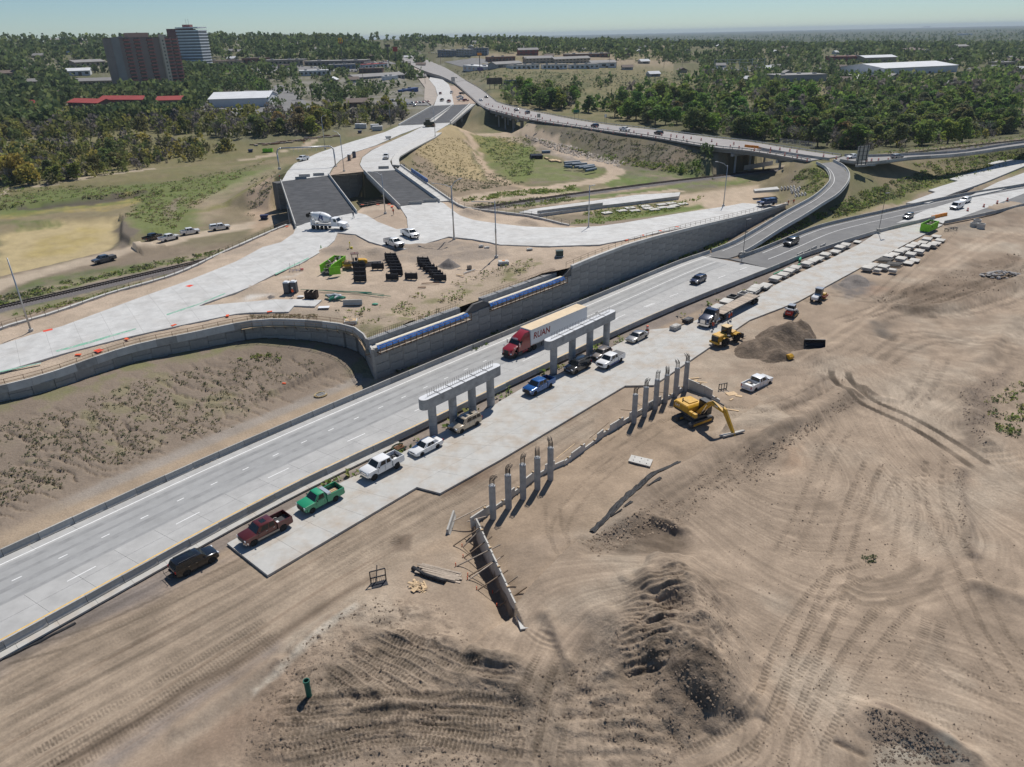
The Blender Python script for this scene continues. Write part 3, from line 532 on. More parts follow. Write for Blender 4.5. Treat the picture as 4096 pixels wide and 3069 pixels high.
FG=[  # same for the earthworks
 (BENCH,(.335,.255,.182),.9,1.5,0),("M0,800 M1400,230 M2100,-60 N300,-30 C1400,1000 C2000,900 N1000,200 M1900,800 M300,1700 M-200,1700",(.325,.257,.19),.85,1.5,0),("M0,740 M1300,250 M1900,-60 M1300,100 M500,480 M-60,720",C_GRAV,.7,1.0,2),("M700,1640 M1500,1080 M2212,620 M2212,700 M1500,1180 M900,1650",C_GRAV,.75,1.0,2),("M1900,1000 M2212,800 N900,200 N900,260 N300,560 M2000,1100 M1400,1500 M1380,1400",C_PALE,.55,.8,1.2),
 ("M1200,1640 M1800,1150 M2212,830 N400,800 N200,1640",(0.234,0.168,0.121),.7,3,2.5),("N500,900 N1000,580 N1700,700 N2212,900 O600,900 O1000,1000 O1280,1300 O1280,1640 N300,1640",(0.234,0.187,0.141),.8,2.5,3),(PITD,(0.123,0.094,0.070),.75,1.5,2),("O1300,900 O1560,830 O1800,1000 O1830,1250 O1650,1360 O1400,1250 O1250,1100",(0.127,0.098,0.075),.85,1.6,1.5),("O1560,250 O1780,300 O1800,500 O1700,480",(0.123,0.094,0.072),.7,1.5,1.2),("O560,480 O1000,480 O1000,800 O700,860 O540,740",(0.148,0.116,0.089),.7,2,1.6),("N1750,800 N2212,880 O230,930 O250,1130 N2100,1130 N1900,1000",(0.139,0.111,0.086),.65,2,2),("O900,350 O1340,200 O1560,500 O1350,920 O1010,940 O1000,560",(0.205,0.160,0.119),.7,1.5,2),("D1450,1000 D1950,680 D2212,640 D2212,900 D1700,1100 D1500,1300 D1200,1300 D900,1300 D1200,1000",(0.184,0.143,0.107),.7,3,3),
 ("F0,700 F300,560 F560,420 F780,250 F840,340 F500,560 F200,760 F0,900",(0.143,0.113,0.086),.8,2,2),("F260,420 F540,110 F600,120 F520,260 F330,420",(0.148,0.115,0.089),.7,1.5,1.5),("F1700,240 F2080,60 F1990,250 F1880,640 F1780,700 F1740,500",(0.152,0.119,0.094),.8,1.5,2),("F1640,850 F1740,870 F1780,1300 F1800,1609 F1740,1609 F1720,1100",(0.156,0.121,0.094),.7,.8,1.2),("Q1000,1200 Q1120,1180 Q1700,1520 Q1600,1640",(0.107,0.082,0.067),.85,.8,1),("Q690,1440 Q1000,1300 Q1400,1560 Q1500,1653 Q700,1653",(0.189,0.148,0.111),.6,1.5,1.6),("Q1080,1480 Q1600,1480 Q1700,1653 Q1040,1653",(.38,.36,.30),.6,1.0,1.2),("F240,760 F420,730 F480,880 F300,960",(.37,.25,.165),.6,1.5,1),
 ("E950,1000 E1500,800 E2212,600 E2212,840 E1850,1000 E1400,1150 E1180,1090",(0.168,0.125,0.090),.8,2.5,3.5),("E980,1180 E1160,1200 E1180,1300 E1050,1300",(0.123,0.111,0.098),.7,1.5,1.5),("E680,880 E850,800 E1000,860 E960,960 E760,980",(0.164,0.148,0.139),.8,1.5,1),("E950,880 E1150,900 E1050,960 E950,970",(.30,.20,.14),.6,1.5,1),("E1850,280 E2212,260 E2212,420 E1900,420",(0.205,0.156,0.115),.7,2,2),("E1560,400 E1880,370 E1900,420 E1600,440",C_GREY,.8,1.5,1),("E2040,540 E2212,560 E2212,680 E2100,620",C_PALE,.7,1.5,1),("E0,1480 E560,1500 E700,1420 E560,1350 E300,1480",(0.193,0.152,0.115),.6,2,1.5),("E1400,1240 E1900,1330 E1870,1500 E1500,1609 E1200,1609 F930,180 F1200,440 F1700,700 F1750,500 F1650,200 E1880,1480",C_PALE,.45,3,2.5),("F450,560 F900,560 F1500,760 F1600,1600 Q1500,500 Q900,900 F300,1200",(.37,.285,.208),.5,4,3),
 ("M420,1640 M1000,1300 M1500,960 M2212,540 N600,300 N900,130 N1000,60 N1000,110 N600,350 M2212,610 M1500,1030 M1000,1380 M540,1660",(0.143,0.108,0.079),.8,.5,0),("N-10,1020 N150,900 N400,660 N620,500 N830,360 N860,390 N660,540 N450,700 N180,940 N0,1080",(.50,.445,.365),.85,.4,.8),
 ("C1150,1500 C1140,1370 C1270,1350 C1270,1500",(0.131,0.098,0.074),.6,.4,0),("C1380,980 C1990,820 C1960,900 C1560,1060",(0.156,0.102,0.070),.6,.8,1.5)]
FG=[(pts(p)if isinstance(p,str)else p,c,a,so,pa)for p,c,a,so,pa in FG]
PATHS=[(smooth(pts(p,z),4),w,c)for p,z,w,c in(("h80,376 h300,346 h500,325 h650,300 h712,270 h690,245 h600,215 h480,180 h400,150 h300,122",1.0,4.2,(.45,.355,.265)),("h110,400 h350,374 h570,352 h800,330",-.1,2.6,(.46,.37,.28)),("h300,415 h600,385 h950,340",.3,2.2,(.44,.35,.265)),("T-20,1540 T100,1490 T500,1440 T900,1370 T1150,1320",-1.5,2.4,(.42,.35,.265)),("U-10,1200 U300,1150 U560,1090",1,3,(.42,.34,.25)),("T1900,1230 T2212,1190",0,3,(.42,.34,.25)))]
def gcol(X,Y,Z,K):
 RGH=np.full(X.shape,.6);r=np.hypot(X,Y);n1=fbm(X,Y,60,4,101);n2=fbm(X,Y,11,4,111);n3=fbm(X,Y,2.0,3,121);th=np.degrees(np.arctan2(X,Y))
 A=np.clip(r*.012,.5,8);xw=X+(fbm(X,Y,7,3,131)-.5)*2*A;yw=Y+(fbm(X,Y,7,3,141)-.5)*2*A
 c=np.tile(np.array(C_SLOPE),(len(X),1));c=mixc(c,(.23,.19,.115),sst(180,300,r))
 c=mixc(c,(.125,.13,.06),sst(.42,.62,n1*.5+n2*.5)*sst(150,300,r)*.8)
 # dry hillside pasture right of the street; town and plain beyond
 hill=sst(450,600,r)*sst(-4,0,th)*(1-sst(24,30,th));c=mixc(c,(.185,.165,.085),hill*.8);c=mixc(c,(.105,.11,.05),hill*sst(.5,.66,n2)*.8);c=mixc(c,(.28,.225,.155),sst(850,1050,r)*hill*sst(.45,.6,n1))
 town=sst(430,560,r)*(1-sst(-6,0,th));c=mixc(c,(.10,.105,.055),town*.75);c=mixc(c,(.24,.22,.185),town*sst(.55,.68,n2)*.55);c=mixc(c,(.23,.215,.19),town*sst(-21,-19,th)*(1-sst(800,900,r))*(.35+.5*sst(.42,.55,n2)));c=mixc(c,(.095,.10,.05),sst(700,1000,r)*(th>12)*.7);c=mixc(c,(.085,.09,.045),sst(330,380,r)*(1-sst(560,660,r))*sst(8,14,th)*.8)
 plain=sst(1500,2200,r);c=mixc(c,(.052,.068,.034),plain);sp=vnoise(X/26,Y/60,7);c=mixc(c,(.20,.18,.14),plain*(sp>.86)*.5);c=mixc(c,(.13,.12,.085),plain*sst(.55,.7,n1)*.5)
 dr,_,_,_=pdist(X,Y,RAIL,12);c=mixc(c,C_SAND,(1-sst(9,13,dr))*.35*(dr<50));c=mixc(c,C_BALL,1-sst(2.6,4.2,dr+(n3-.5)*2))
 for P,col,a,so,pa in ZN:
  m=zone(xw,yw,P,so*1.0)
  if pa:m=m*(.4+.6*sst(.28,.62,fbm(X,Y,pa*2.2,3,151)))
  c=mixc(c,col,m*a)
 for P,w,col in PATHS:d=pdist(xw,yw,P,w*2)[0];c=mixc(c,col,(1-sst(w*.7,w*1.15,d))*.9)
 d2,_,_,g2=pdist(X,Y,HWR,80);db,_,sb,gb=pdist(X,Y,HWL,60)
 m=(gb>0)&(db<60)&(sb<175)&(X<20)&(r<260);dw=pdist(X,Y,LWALL,60)[0];m=m&((pdist(X,Y,LWALL,60)[3]<1)|(db<14))
 c=mixc(c,C_SLOPE,m*.95);c=mixc(c,(.36,.28,.20),m*(1-sst(4.0,7.5,db+(n3-.5)*3))*.9);c=mixc(c,(.30,.265,.23),m*sst(3.5,5,db)*(1-sst(6,7.5,db+(n3-.5)))*sst(70,80,sb)*.8);c=mixc(c,(.15,.155,.06),m*sst(.55,.68,n3*.6+n2*.4)*sst(7,14,db)*.38);c=mixc(c,(.13,.15,.05),m*(1-sst(2,5,dw))*sst(.4,.55,n3)*.45)
 fg=np.nonzero((g2<0)&(r<330))[0]
 if len(fg):
  x,y=X[fg],Y[fg];cc=np.tile(np.array(C_DIRT),(len(fg),1));k1=fbm(x,y,9,5,161);k2=fbm(x,y,1.1,4,171);k3=fbm(x,y,3.3,4,181)
  cc=mixc(cc,C_PALE,sst(.5,.72,k1)*.4);cc=mixc(cc,(.24,.185,.135),sst(.52,.74,1-k1)*.35)
  n=d2[fg];cc=mixc(cc,C_GRAV,(1-sst(3.2,4.4,n))*.75)
  for P,col,a,so,pa in FG:
   m=zone(xw[fg],yw[fg],P,so)
   if pa:m=m*(.62+.38*sst(.3,.62,fbm(x,y,pa,4,191)))
   cc=mixc(cc,col,m*a)
  # haul road streaks run with the road
  s=(x*.69+y*.724);q=(-x*.724+y*.69);st=vnoise(q*1.6+fbm(x,y,8,2,7)*2,s*.03,201)*.55+vnoise(q*4.1,s*.06,211)*.45;road=sst(0,2,n)*(1-sst(19,23,n))*(x<12)
  cc*=(1+(st-.5)[:,None]*.75*road[:,None]);cc=mixc(cc,(.165,.118,.082),road*sst(.62,.8,st)*.5)
  # swirled streaks of grading on the right
  ang=fbm(x,y,38,2,221)*5.0;sq=x*np.cos(ang)+y*np.sin(ang);sp2=-x*np.sin(ang)+y*np.cos(ang);st2=vnoise(sp2*1.5,sq*.12,231)*.6+vnoise(sp2*3.7,sq*.2,241)*.4;rt=sst(26,40,n)
  cc*=(1+(st2-.5)[:,None]*.5*rt[:,None]);rg=zone(x,y,ROUGH,3)
  cc*=(1+((k2-.5)*(.22+.7*rg)+(k3-.5)*.3)[:,None]);cc=mixc(cc,(.10,.075,.056),rg*sst(.66,.74,k2)*.6)
  cc*=(1-np.clip(K[fg],-.5,.75))[:,None];c[fg]=cc*.95;RGH[fg]=.28+.72*rg+.3*sst(.5,.7,k1)
 # tracks on the access roads
 c*=(1+((n3-.5)*.35+(n2-.5)*.25)[:,None])
 return np.concatenate([np.clip(c,.01,.8),np.clip(RGH,0,1)[:,None]],1)
# polar sheet of ground from under the drone out to the horizon
NR=[34.0]
while NR[-1]<22000:NR.append(NR[-1]+max(.115,min(1.35*NR[-1]**2/(FPX/4*CAMH),.05*NR[-1])))
NR=np.array(NR);NC=880;_uu=np.linspace(-1,1,NC)
thm=lambda r:np.interp(r,[34,60,110,300,30000],[R(53),R(52),R(46),R(42),R(42)])
_T=thm(NR)[:,None]*_uu[None,:];GX=(NR[:,None]*np.sin(_T)).ravel();GY=(NR[:,None]*np.cos(_T)).ravel()
GZ,_K=ground(GX,GY,True);GC=gcol(GX,GY,GZ,_K);_gz=GZ.reshape(len(NR),NC)
def zt(x,y):
 x=np.atleast_1d(np.asarray(x,float));y=np.atleast_1d(np.asarray(y,float));r=np.hypot(x,y);t=np.arctan2(x,y)/thm(r)
 i=np.clip(np.searchsorted(NR,r)-1,0,len(NR)-2);f=np.clip((r-NR[i])/(NR[i+1]-NR[i]),0,1);q=np.clip((t+1)/2*(NC-1),0,NC-1.001);j=q.astype(int);g=q-j
 return(_gz[i,j]*(1-g)+_gz[i,j+1]*g)*(1-f)+(_gz[i+1,j]*(1-g)+_gz[i+1,j+1]*g)*f
_KS=np.concatenate([np.linspace(30,400,700),np.geomspace(401,12000,700)])
def ont(t,z0=0.0):
 d=sight(*uv(t));h=math.hypot(d[0],d[1]);k=_KS/h;x,y,z=d[0]*k,d[1]*k,CAMH+d[2]*k;g=z-zt(x,y);i=int(np.argmax(g<0))
 if g[i]>=0:return at(t,z0)
 f=g[i-1]/(g[i-1]-g[i])if i else 0;q=k[i-1]+(k[i]-k[i-1])*f;return V3(d[0]*q,d[1]*q,CAMH+d[2]*q)
def grid_mesh(name,X,Y,Z,C,nr,nc):
 me=bpy.data.meshes.new(name);me.vertices.add(len(X));me.vertices.foreach_set('co',np.stack([X,Y,Z],1).astype(np.float32).ravel())
 i=np.arange(nr-1)[:,None]*nc+np.arange(nc-1)[None,:];q=np.stack([i,i+1,i+nc+1,i+nc],-1).reshape(-1,4)[:,::-1]
 return fin_mesh(me,q,C)
def fin_mesh(me,q,C,k=4):
 n=len(q);me.loops.add(n*k);me.loops.foreach_set('vertex_index',q.astype(np.int32).ravel());me.polygons.add(n)
 me.polygons.foreach_set('loop_start',np.arange(0,n*k,k,dtype=np.int32))
 try:me.polygons.foreach_set('loop_total',np.full(n,k,dtype=np.int32))
 except Exception:pass
 if C is not None:
  a=me.color_attributes.new('Col','FLOAT_COLOR','POINT');a.data.foreach_set('color',(C if C.shape[1]==4 else np.concatenate([C,np.ones((len(C),1))],1)).astype(np.float32).ravel())
 me.update(calc_edges=True);me.validate();return me
EARTH=mat('bare_ground',(0.3,.25,.18),0.97,attr='Col',var=.18,scale=4.0,bump=.2,bscale=2.4,spec=.12,detail=9,coords='Object')
gm=grid_mesh('ground',GX,GY,GZ,GC,len(NR),NC)
tag(link('ground',gm,EARTH,sm=True),kind='structure')
# platform of fill behind the walls
from mathutils.geometry import delaunay_2d_cdt
def sheet(poly,step,zf,name,m,thick=0.0,up=0.0,colf=None,kind='structure',parent=None,sm=True,jit=0.0):
 P=[]
 for a,b in zip(poly,poly[1:]+poly[:1]):
  a,b=Vector(a[:2]),Vector(b[:2]);k=max(1,int((b-a).length/step))
  P+=[a.lerp(b,i/k)for i in range(k)]
 nb=len(P);xs=[p.x for p in P];ys=[p.y for p in P];gx,gy=np.meshgrid(np.arange(min(xs),max(xs),step),np.arange(min(ys),max(ys),step*.87));gx[1::2]+=step/2;gx,gy=gx.ravel(),gy.ravel()
 if jit:gx=gx+RNG.uniform(-jit,jit,gx.shape);gy=gy+RNG.uniform(-jit,jit,gy.shape)
 k=inpoly(gx,gy,[(p.x,p.y)for p in P]);gx,gy=gx[k],gy[k]
 if len(gx):k=pdist(gx,gy,[(p.x,p.y)for p in P]+[(P[0].x,P[0].y)])[0]>step*.4;gx,gy=gx[k],gy[k]
 V=P+[Vector((a,b))for a,b in zip(gx,gy)]
 v,e,f,ov,oe,of=delaunay_2d_cdt(V,[(i,(i+1)%nb)for i in range(nb)],[],1,1e-4)
 x=np.array([p[0]for p in v]);y=np.array([p[1]for p in v]);z=zf(x,y)+up;vs=[(a,b,c)for a,b,c in zip(x,y,z)];fs=[tuple(t)for t in f]
 if thick:
  bz=[];ids=[]
  for i in range(nb):
   p=P[i];j=int(np.argmin((x-p.x)**2+(y-p.y)**2));ids.append(j);bz.append(len(vs));vs.append((x[j],y[j],z[j]-thick))
  for i in range(nb):j=(i+1)%nb;fs.append((ids[i],bz[i],bz[j],ids[j]))
 me=bpy.data.meshes.new(name);me.from_pydata(vs,[],fs);me.update()
 if colf is not None:
  xa=np.array([q[0]for q in vs]);ya=np.array([q[1]for q in vs]);C=colf(xa,ya);a=me.color_attributes.new('Col','FLOAT_COLOR','POINT');a.data.foreach_set('color',np.concatenate([C,np.ones((len(C),1))],1).astype(np.float32).ravel())
 if thick:sm=False
 o=link(name,me,m,parent,sm=sm)
 if kind and parent is None:tag(o,kind=kind)
 return o
# ------------------------------------------------------------------ the platform sheet
_rl=random.Random(3)
def pcol(X,Y):
 n1=fbm(X,Y,9,4,301);n2=fbm(X,Y,1.6,4,311);c=np.tile(np.array((.47,.375,.285)),(len(X),1));c=mixc(c,(.36,.285,.215),sst(.5,.7,n1)*.5);c=mixc(c,(.28,.235,.19),sst(.62,.75,1-n1)*.4)
 for s,z,col,a in(("A1100,600 A1600,520 A1950,560 A2100,640 A1600,700 A900,680",7.6,(.25,.21,.175),.8),("f0,760 f1200,720 f1200,860 f0,860",6.3,(.29,.24,.185),.7),("f1400,800 A1650,900 A2212,720 A2212,860 A1500,1150 f1500,1050",6.3,(.30,.245,.17),.6),("A900,310 A1200,270 A1270,420 A1150,430 A960,350",8.2,(.33,.255,.195),.7),("A700,480 A850,500 A900,700 A600,640",7.6,(.25,.21,.175),.6),("f-200,640 f0,620 f300,560 f0,560",7,(.62,.6,.56),.7),("f450,350 f640,300 f560,340",7,(.6,.58,.54),.7)):
  m=zone(X+(n2-.5)*2,Y+(n1-.5)*3,pts(s,z),1.2)*(.4+.6*sst(.35,.6,n2));c=mixc(c,col,m*a)
 d=pdist(X,Y,[(p.x,p.y)for p in LWALL],9)[0];c=mixc(c,(.26,.215,.155),(1-sst(2,6,d))*.7)
 g=sst(.55,.68,fbm(X,Y,3,4,321));d2=pdist(X,Y,[tuple(wpt(0)),tuple(wpt(45))],14)[0];c=mixc(c,(.17,.17,.07),g*(1-sst(8,13,d2))*.7)
 return np.clip(c*(1+(n2-.5)[:,None]*.35),.01,.8)
def platzn(X,Y):
 z=platz(X,Y)+(fbm(X,Y,2.2,4,331)-.5)*.35
 for P,h,w in PLRIDGE:
  d=pdist(X,Y,P,w*2.4)[0];z=z+h*np.exp(-(d/w)**2)*(.7+.6*fbm(X,Y,1.2,3,341))
 return z-.12
PLRIDGE=[(pts(s,7.2),h,w)for s,h,w in(("A640,630 A760,620",.9,2.0),("A960,640 A1010,640",1.3,2.4),("A1250,600 A1400,590 A1560,580",.6,1.6),("b850,1120 b1000,1150",1.2,1.8),("b1560,1230 b1700,1240",1.3,2.0),("A1640,640 A1900,620",.35,1.5),("f1700,760 f2000,850",.7,1.8),("f1450,870 f1700,900",.5,2.2),("L1500,700 L2000,580 L2212,520",.35,.9),("A0,900 A200,840",.2,1))]
sheet(PLAT,.85,platzn,'upper_ground',EARTH,thick=0,colf=pcol,jit=.1)
# ------------------------------------------------------------------ pavements
def lofted(name,A,B,z_up,m,cols,step,thick=.25,parent=None,gap=.012,piece='slab',zoff=0.0,skip=None):
 """road surface laid slab by slab between two edge lines; every slab is its own piece"""
 root=parent;LA,LB=plen(A),plen(B);n=max(1,int(round(max(LA,LB)/step)));k=0
 for i in range(n):
  a0,a1=along(A,LA*i/n+gap)[0],along(A,LA*(i+1)/n-gap)[0];b0,b1=along(B,LB*i/n+gap)[0],along(B,LB*(i+1)/n-gap)[0]
  for j in range(cols):
   t0,t1=j/cols+gap/14,(j+1)/cols-gap/14
   q=[a0.lerp(b0,t0),a0.lerp(b0,t1),a1.lerp(b1,t1),a1.lerp(b1,t0)]
   if skip and skip(sum(q,Vector())/4):continue
   c=sum(q,Vector())/4;v=[p-c+V3(0,0,z_up)for p in q]+[p-c+V3(0,0,z_up-thick)for p in q]
   me=bpy.data.meshes.new(piece);me.from_pydata([tuple(p)for p in v],[],[(0,1,2,3),(7,6,5,4),(0,4,5,1),(1,5,6,2),(2,6,7,3),(3,7,4,0)]);me.update()
   if me.polygons[0].normal.z<0:me.flip_normals()
   o=link(piece,me,m,root);o.location=c;k+=1
 return root
def cutline(P,s0,s1,step=2.0):
 return[along(P,s)[0]for s in np.arange(s0,s1,step)]+[along(P,s1)[0]]
def strip(name,A,B,m,up=.0,parent=None,kind='structure',thick=.0,nseg=None):
 LA,LB=plen(A),plen(B);n=nseg or max(2,int(max(LA,LB)/3));mb=MB();U=V3(0,0,up);D=V3(0,0,up-thick)
 a=[along(A,LA*i/n)[0]for i in range(n+1)];b=[along(B,LB*i/n)[0]for i in range(n+1)]
 if thick:mb.loft([[p+U,q+U,q+D,p+D]for p,q in zip(a,b)])
 else:mb.loft([[p+U,q+U]for p,q in zip(a,b)],closed=False)
 o=mb.build(name,m,parent)
 if parent is None:tag(o,kind=kind)
 return o
hw=tag(empty('highway'),kind='structure')
LHW=plen(HWL);JL=LHW-4.0;_sR=0.0
JR=min(range(len(HWR)),key=lambda i:(HWR[i]-at("B2110,745")).length)*2.0
HA,HB=cutline(HWL,0,JL),cutline(HWR,0,JR)
lofted('highway',HA,HB,0.0,SLAB,4,4.57,parent=hw,skip=lambda c:math.hypot(c.x,c.y)<62 and c.x<-62)
ws=tag(empty('work_pavement'),kind='structure')
sheet([tuple(p)for p in WORKP],5,lambda x,y:x*0,'work_pavement_base',SLABD,thick=.26,up=-.02)
def nearx(P,s):return along(P,s)[0]
_wn=[WORKN[0],WORKN[1],V3(-1.8,85.3,0),V3(18.9,108.3,0)];
WN1=w2([(-26.3,60.6),(-11.7,77.3)]);WF1=pts("K1825,1455 C350,1160 C720,970 C900,885")
_pz=[0.0]
def pave_rows(A,B,cols,m=SLABD,step=4.57):_pz[0]-=.003;lofted('w',A,B,_pz[0],m,cols,step,parent=ws)
pave_rows(WN1,WF1,2);pave_rows(w2([(-9.2,75.2),(20.4,106.9)]),pts("C900,885 C1430,620 C1960,345 D0,310 D190,200"),3)
pave_rows(w2([(22.7,104.4),(46.7,132.5)]),pts("D190,200 B480,1600 B890,1390 B1000,1330 B1150,1250"),4);pave_rows(w2([(46.7,132.5),(59.9,142.6),(83.2,165.5)]),pts("B1260,1290 B1700,1120 B2160,930 E180,900"),3);pave_rows(w2([(83.2,165.5),(123.4,204.1)]),pts("E180,900 E400,790 E640,680 E890,555 E1010,475 E1430,375"),3)
# thin concrete gutter strip along the median
gut=tag(empty('median_gutter'),kind='structure')
lofted('g',cutline(HWR,4,108),[p+V3(.724,-.69,0)*1.5 for p in cutline(HWR,4,108)],-.02,SLABD,1,3.7,parent=gut,thick=.2)
# painted lines
def painted(P,off,w,m,name,dash=None,s0=0,s1=None,z=.004,parent=None):
 L=plen(P);s1=s1 or L;mb=MB();s=s0
 while s<s1-.1:
  e=min(s+(dash[0]if dash else 3.0),s1);c=[]
  for q in(s,e):
   p,d=along(P,q);n=V3(-d.y,d.x,0);c+=[p+n*(off-w/2)+V3(0,0,z),p+n*(off+w/2)+V3(0,0,z)]
  mb.quad(c[0],c[2],c[3],c[1]);s+=(dash[0]+dash[1])if dash else 3.0
 return tag(mb.build(name,m,parent),kind='structure')if parent is None else mb.build(name,m,parent)
painted(HWL,-1.25,.16,PW,'edge_line');painted(HWR,1.05,.16,PY,'median_line',s0=18,s1=JR-16)
painted(HWL,-5.2,.14,PW,'lane_dashes',dash=(.95,3.62),s0=20,s1=LHW-50);painted(HWR,4.6,.13,PW,'ghost_lane_dashes',dash=(3.0,9.2),s0=30,s1=JR-30);painted(HWR,4.9,.13,PW,'lane_dashes',dash=(3.0,6.0),s0=JR-60,s1=JR);painted(HWL,-5.2,.14,PW,'gore_line',s0=LHW-62,s1=LHW-6)
LANE=mat('worn_lane',(.345,.345,.338),.82,var=.12,scale=.5,coords='World',col2=(.30,.30,.295));WPATH=mat('worn_wheel_path',(.275,.275,.272),.8,var=.2,scale=.6,coords='World',col2=(.32,.32,.315))
painted(HWL,-5.1,6.9,LANE,'worn_lane',z=.0012,s0=0,s1=LHW-6)
for _o,wq in((-2.5,.7),(-4.2,.5),(-6.2,.75),(-8.2,.45)):painted(HWL,_o,wq,WPATH,'wheel_path',z=.0025,s0=0,s1=LHW-6)
# dark asphalt of the detour, loop ramp and their lines
J0,J1=along(HWL,JL)[0],along(HWR,JR)[0]
strip('loop_ramp',[J0]+LOL[2:],[at("B1830,672")]+LOR,ASPHL if False else mat('ramp_asphalt',(.20,.197,.193),.9,var=.14,scale=.4,col2=(.17,.168,.165)),-.02,thick=.3)
strip('detour_road',[at("B1830,672")]+DTU,cutline(HWR,JR,plen(HWR))+pts("E1560,390 E2000,300 E2212,245 E2600,140"),ASPH if False else mat('detour_asphalt',(.165,.163,.162),.9,var=.14,scale=.4,col2=(.20,.197,.19)),-.03,thick=.25)
sheet([tuple(p)for p in pts("E1180,390 E1400,290 E1700,200 E2212,110 E2400,80 E2400,190 E2212,150 E1900,270 E1560,392 E1440,352")],4,lambda x,y:x*0,'concrete_lanes',CONC,thick=.2,up=.012)
painted(DTU,-1.1,.16,PW,'edge_line',s0=8);painted(DTU,-5.0,.16,PW,'edge_line',s0=4,s1=95)
painted(LOL,-1.0,.14,PW,'edge_line',z=.0);painted(LOR,.9,.14,PY,'ramp_line',z=.0)
# broad concrete of the upper ramps
UP=.13
P1="L-150,1420 L250,1292 L500,1222 L1100,1000 L1500,860 L1900,700 A100,585 A250,545 A350,475 A365,440 A372,412 A610,355 A850,306 A930,322 A1030,382 A1180,440 A1270,432 A1262,345 A1205,258 A1510,214 A1560,232 A1690,330 A1800,366 A2000,396 B200,418 B500,428 B800,416 B1000,388 B1500,303 B1950,230 B2090,238 E200,228 E80,285 B1980,312 B1600,402 B1250,475 B1050,520 B800,565 B400,578 B0,565 A1940,547 A1790,520 A1600,500 A1400,560 A1230,604 A1100,580 A960,540 A850,482 A706,468 A680,530 A600,605 A400,722 A200,802 A0,905 L1900,950 L1640,1040 L1600,1060 L2212,1006 A400,1005 f910,640 f820,720 f560,712 f490,790 f0,800 L1900,1122 L1500,1205 L1000,1315 L500,1445 L-150,1640"
PAVU=[onp(t)for t in P1.split()]
sheet([tuple(p)for p in PAVU],3.0,platz,'upper_ramp_pavement',CONC,thick=.3,up=UP)
for s in("L450,1420 L700,1350 L1090,1240 L1100,1246 L720,1362 L460,1430","L1340,1125 L1600,1040 L1810,955 L1815,962 L1600,1050 L1345,1135","L-20,1590 L330,1515 L335,1522 L-20,1600","A200,800 A470,668 A478,676 A210,806"):sheet([tuple(onp(t))for t in s.split()],1.5,platz,'green_paint_streak',mat('faded_green_paint',(.20,.42,.30),.8,var=.4,scale=3,col2=(.45,.47,.44)),up=UP+.006)
for s in("L345,1258 L420,1240 L428,1252 L352,1270","L1490,900 L1530,888 L1560,892 L1525,908","L750,1420 L800,1403 L840,1412 L790,1435"):sheet([tuple(onp(t))for t in s.split()],1.5,platz,'orange_painted_patch',mat('orange_patch',(.72,.07,.03),.7,var=.2),up=UP+.006)
PAV={}
for nm,s in dict(left_carriageway="a400,715 a470,590 a560,490 a870,350 a1300,207 a1700,92 U1200,1012 U1610,992 U1400,1012 a1900,120 a1580,262 a1300,352 a1130,452 a1040,545 a985,640",right_carriageway="a1450,595 a1390,500 a1420,410 a1540,320 a1770,212 a2000,110 U1405,1010 U1610,992 a2212,172 a2000,275 a1830,370 a1770,460 a1795,520 a1835,570",footpath="a1895,512 a1800,505 a1790,440 a1830,375 b0,310 b200,200 b390,98 b530,96 b450,152 b130,318 b0,398 a1880,430").items():
 sheet([tuple(p)for p in pts(s,8.5 if nm!='footpath' else 8.55)],4,lambda x,y,q=(8.5 if nm!='footpath' else 8.58):x*0+q,nm,CONC if nm!='footpath' else COPE,thick=.5)
strip('median_soil',pts("a1000,640 a1060,540 a1150,450 a1320,350 a1590,265 a1760,215",8.4),pts("a1440,590 a1380,500 a1415,410 a1530,320 a1600,290 a1770,220",8.4),mat('median_dirt',(.38,.29,.215),.95,var=.25,scale=.5,bump=.05,bscale=1.5),0.02)
sheet([tuple(p)for p in pts("U1480,850 U1640,842 U1620,740 U1600,680 U1540,632 U1450,616 U1440,640 U1490,700 U1510,770",8.5)],6,lambda x,y:x*0+8.5,'far_new_pavement',CONC,thick=.8)
sheet([tuple(p)for p in pts("U1470,850 U1510,780 U1488,700 U1430,620 U1290,578 U1360,640 U1405,700 U1400,800",8.4)],6,lambda x,y:np.maximum(zt(x,y)+.2,8.3),'far_haul_road',mat('haul_dirt',(.36,.31,.26),.95,var=.2,scale=.2),thick=1.0)
sheet([tuple(p)for p in pts("U1640,842 U1620,740 U1600,680 U1650,690 U1820,830 U1760,838",8.3)],6,lambda x,y:np.maximum(zt(x,y)+.2,8.2),'far_bare_soil',mat('far_dirt',(.38,.29,.22),.95,var=.2,scale=.2),thick=1.0)
strip('old_highway',OLDL,OLDR,mat('old_pavement',(.33,.31,.295),.9,var=.12,scale=.25,col2=(.29,.27,.26)),0,thick=.6);strip('side_road',BRL,BRU,mat('side_asphalt',(.27,.26,.25),.9,var=.12,scale=.25),.02,thick=.5)
strip('hill_street',STR_L,STR_R,mat('street_asphalt',(.30,.285,.27),.9,var=.12,scale=.1),.2,thick=3)
sheet([tuple(p)for p in pts("B250,275 B700,215 B1100,160 B1450,140 B1440,170 B1000,225 B820,245 B300,315 B150,300",1.0)],4,lambda x,y:x*0+1.0,'lower_ramp_pavement',CONC,thick=2)
sheet([tuple(p)for p in pts("W30,1520 W220,1500 W240,1520 W40,1535",2.6)],4,lambda x,y:np.maximum(zt(x,y),2.2)+.1,'pale_washout_slab',COPE,thick=.8)
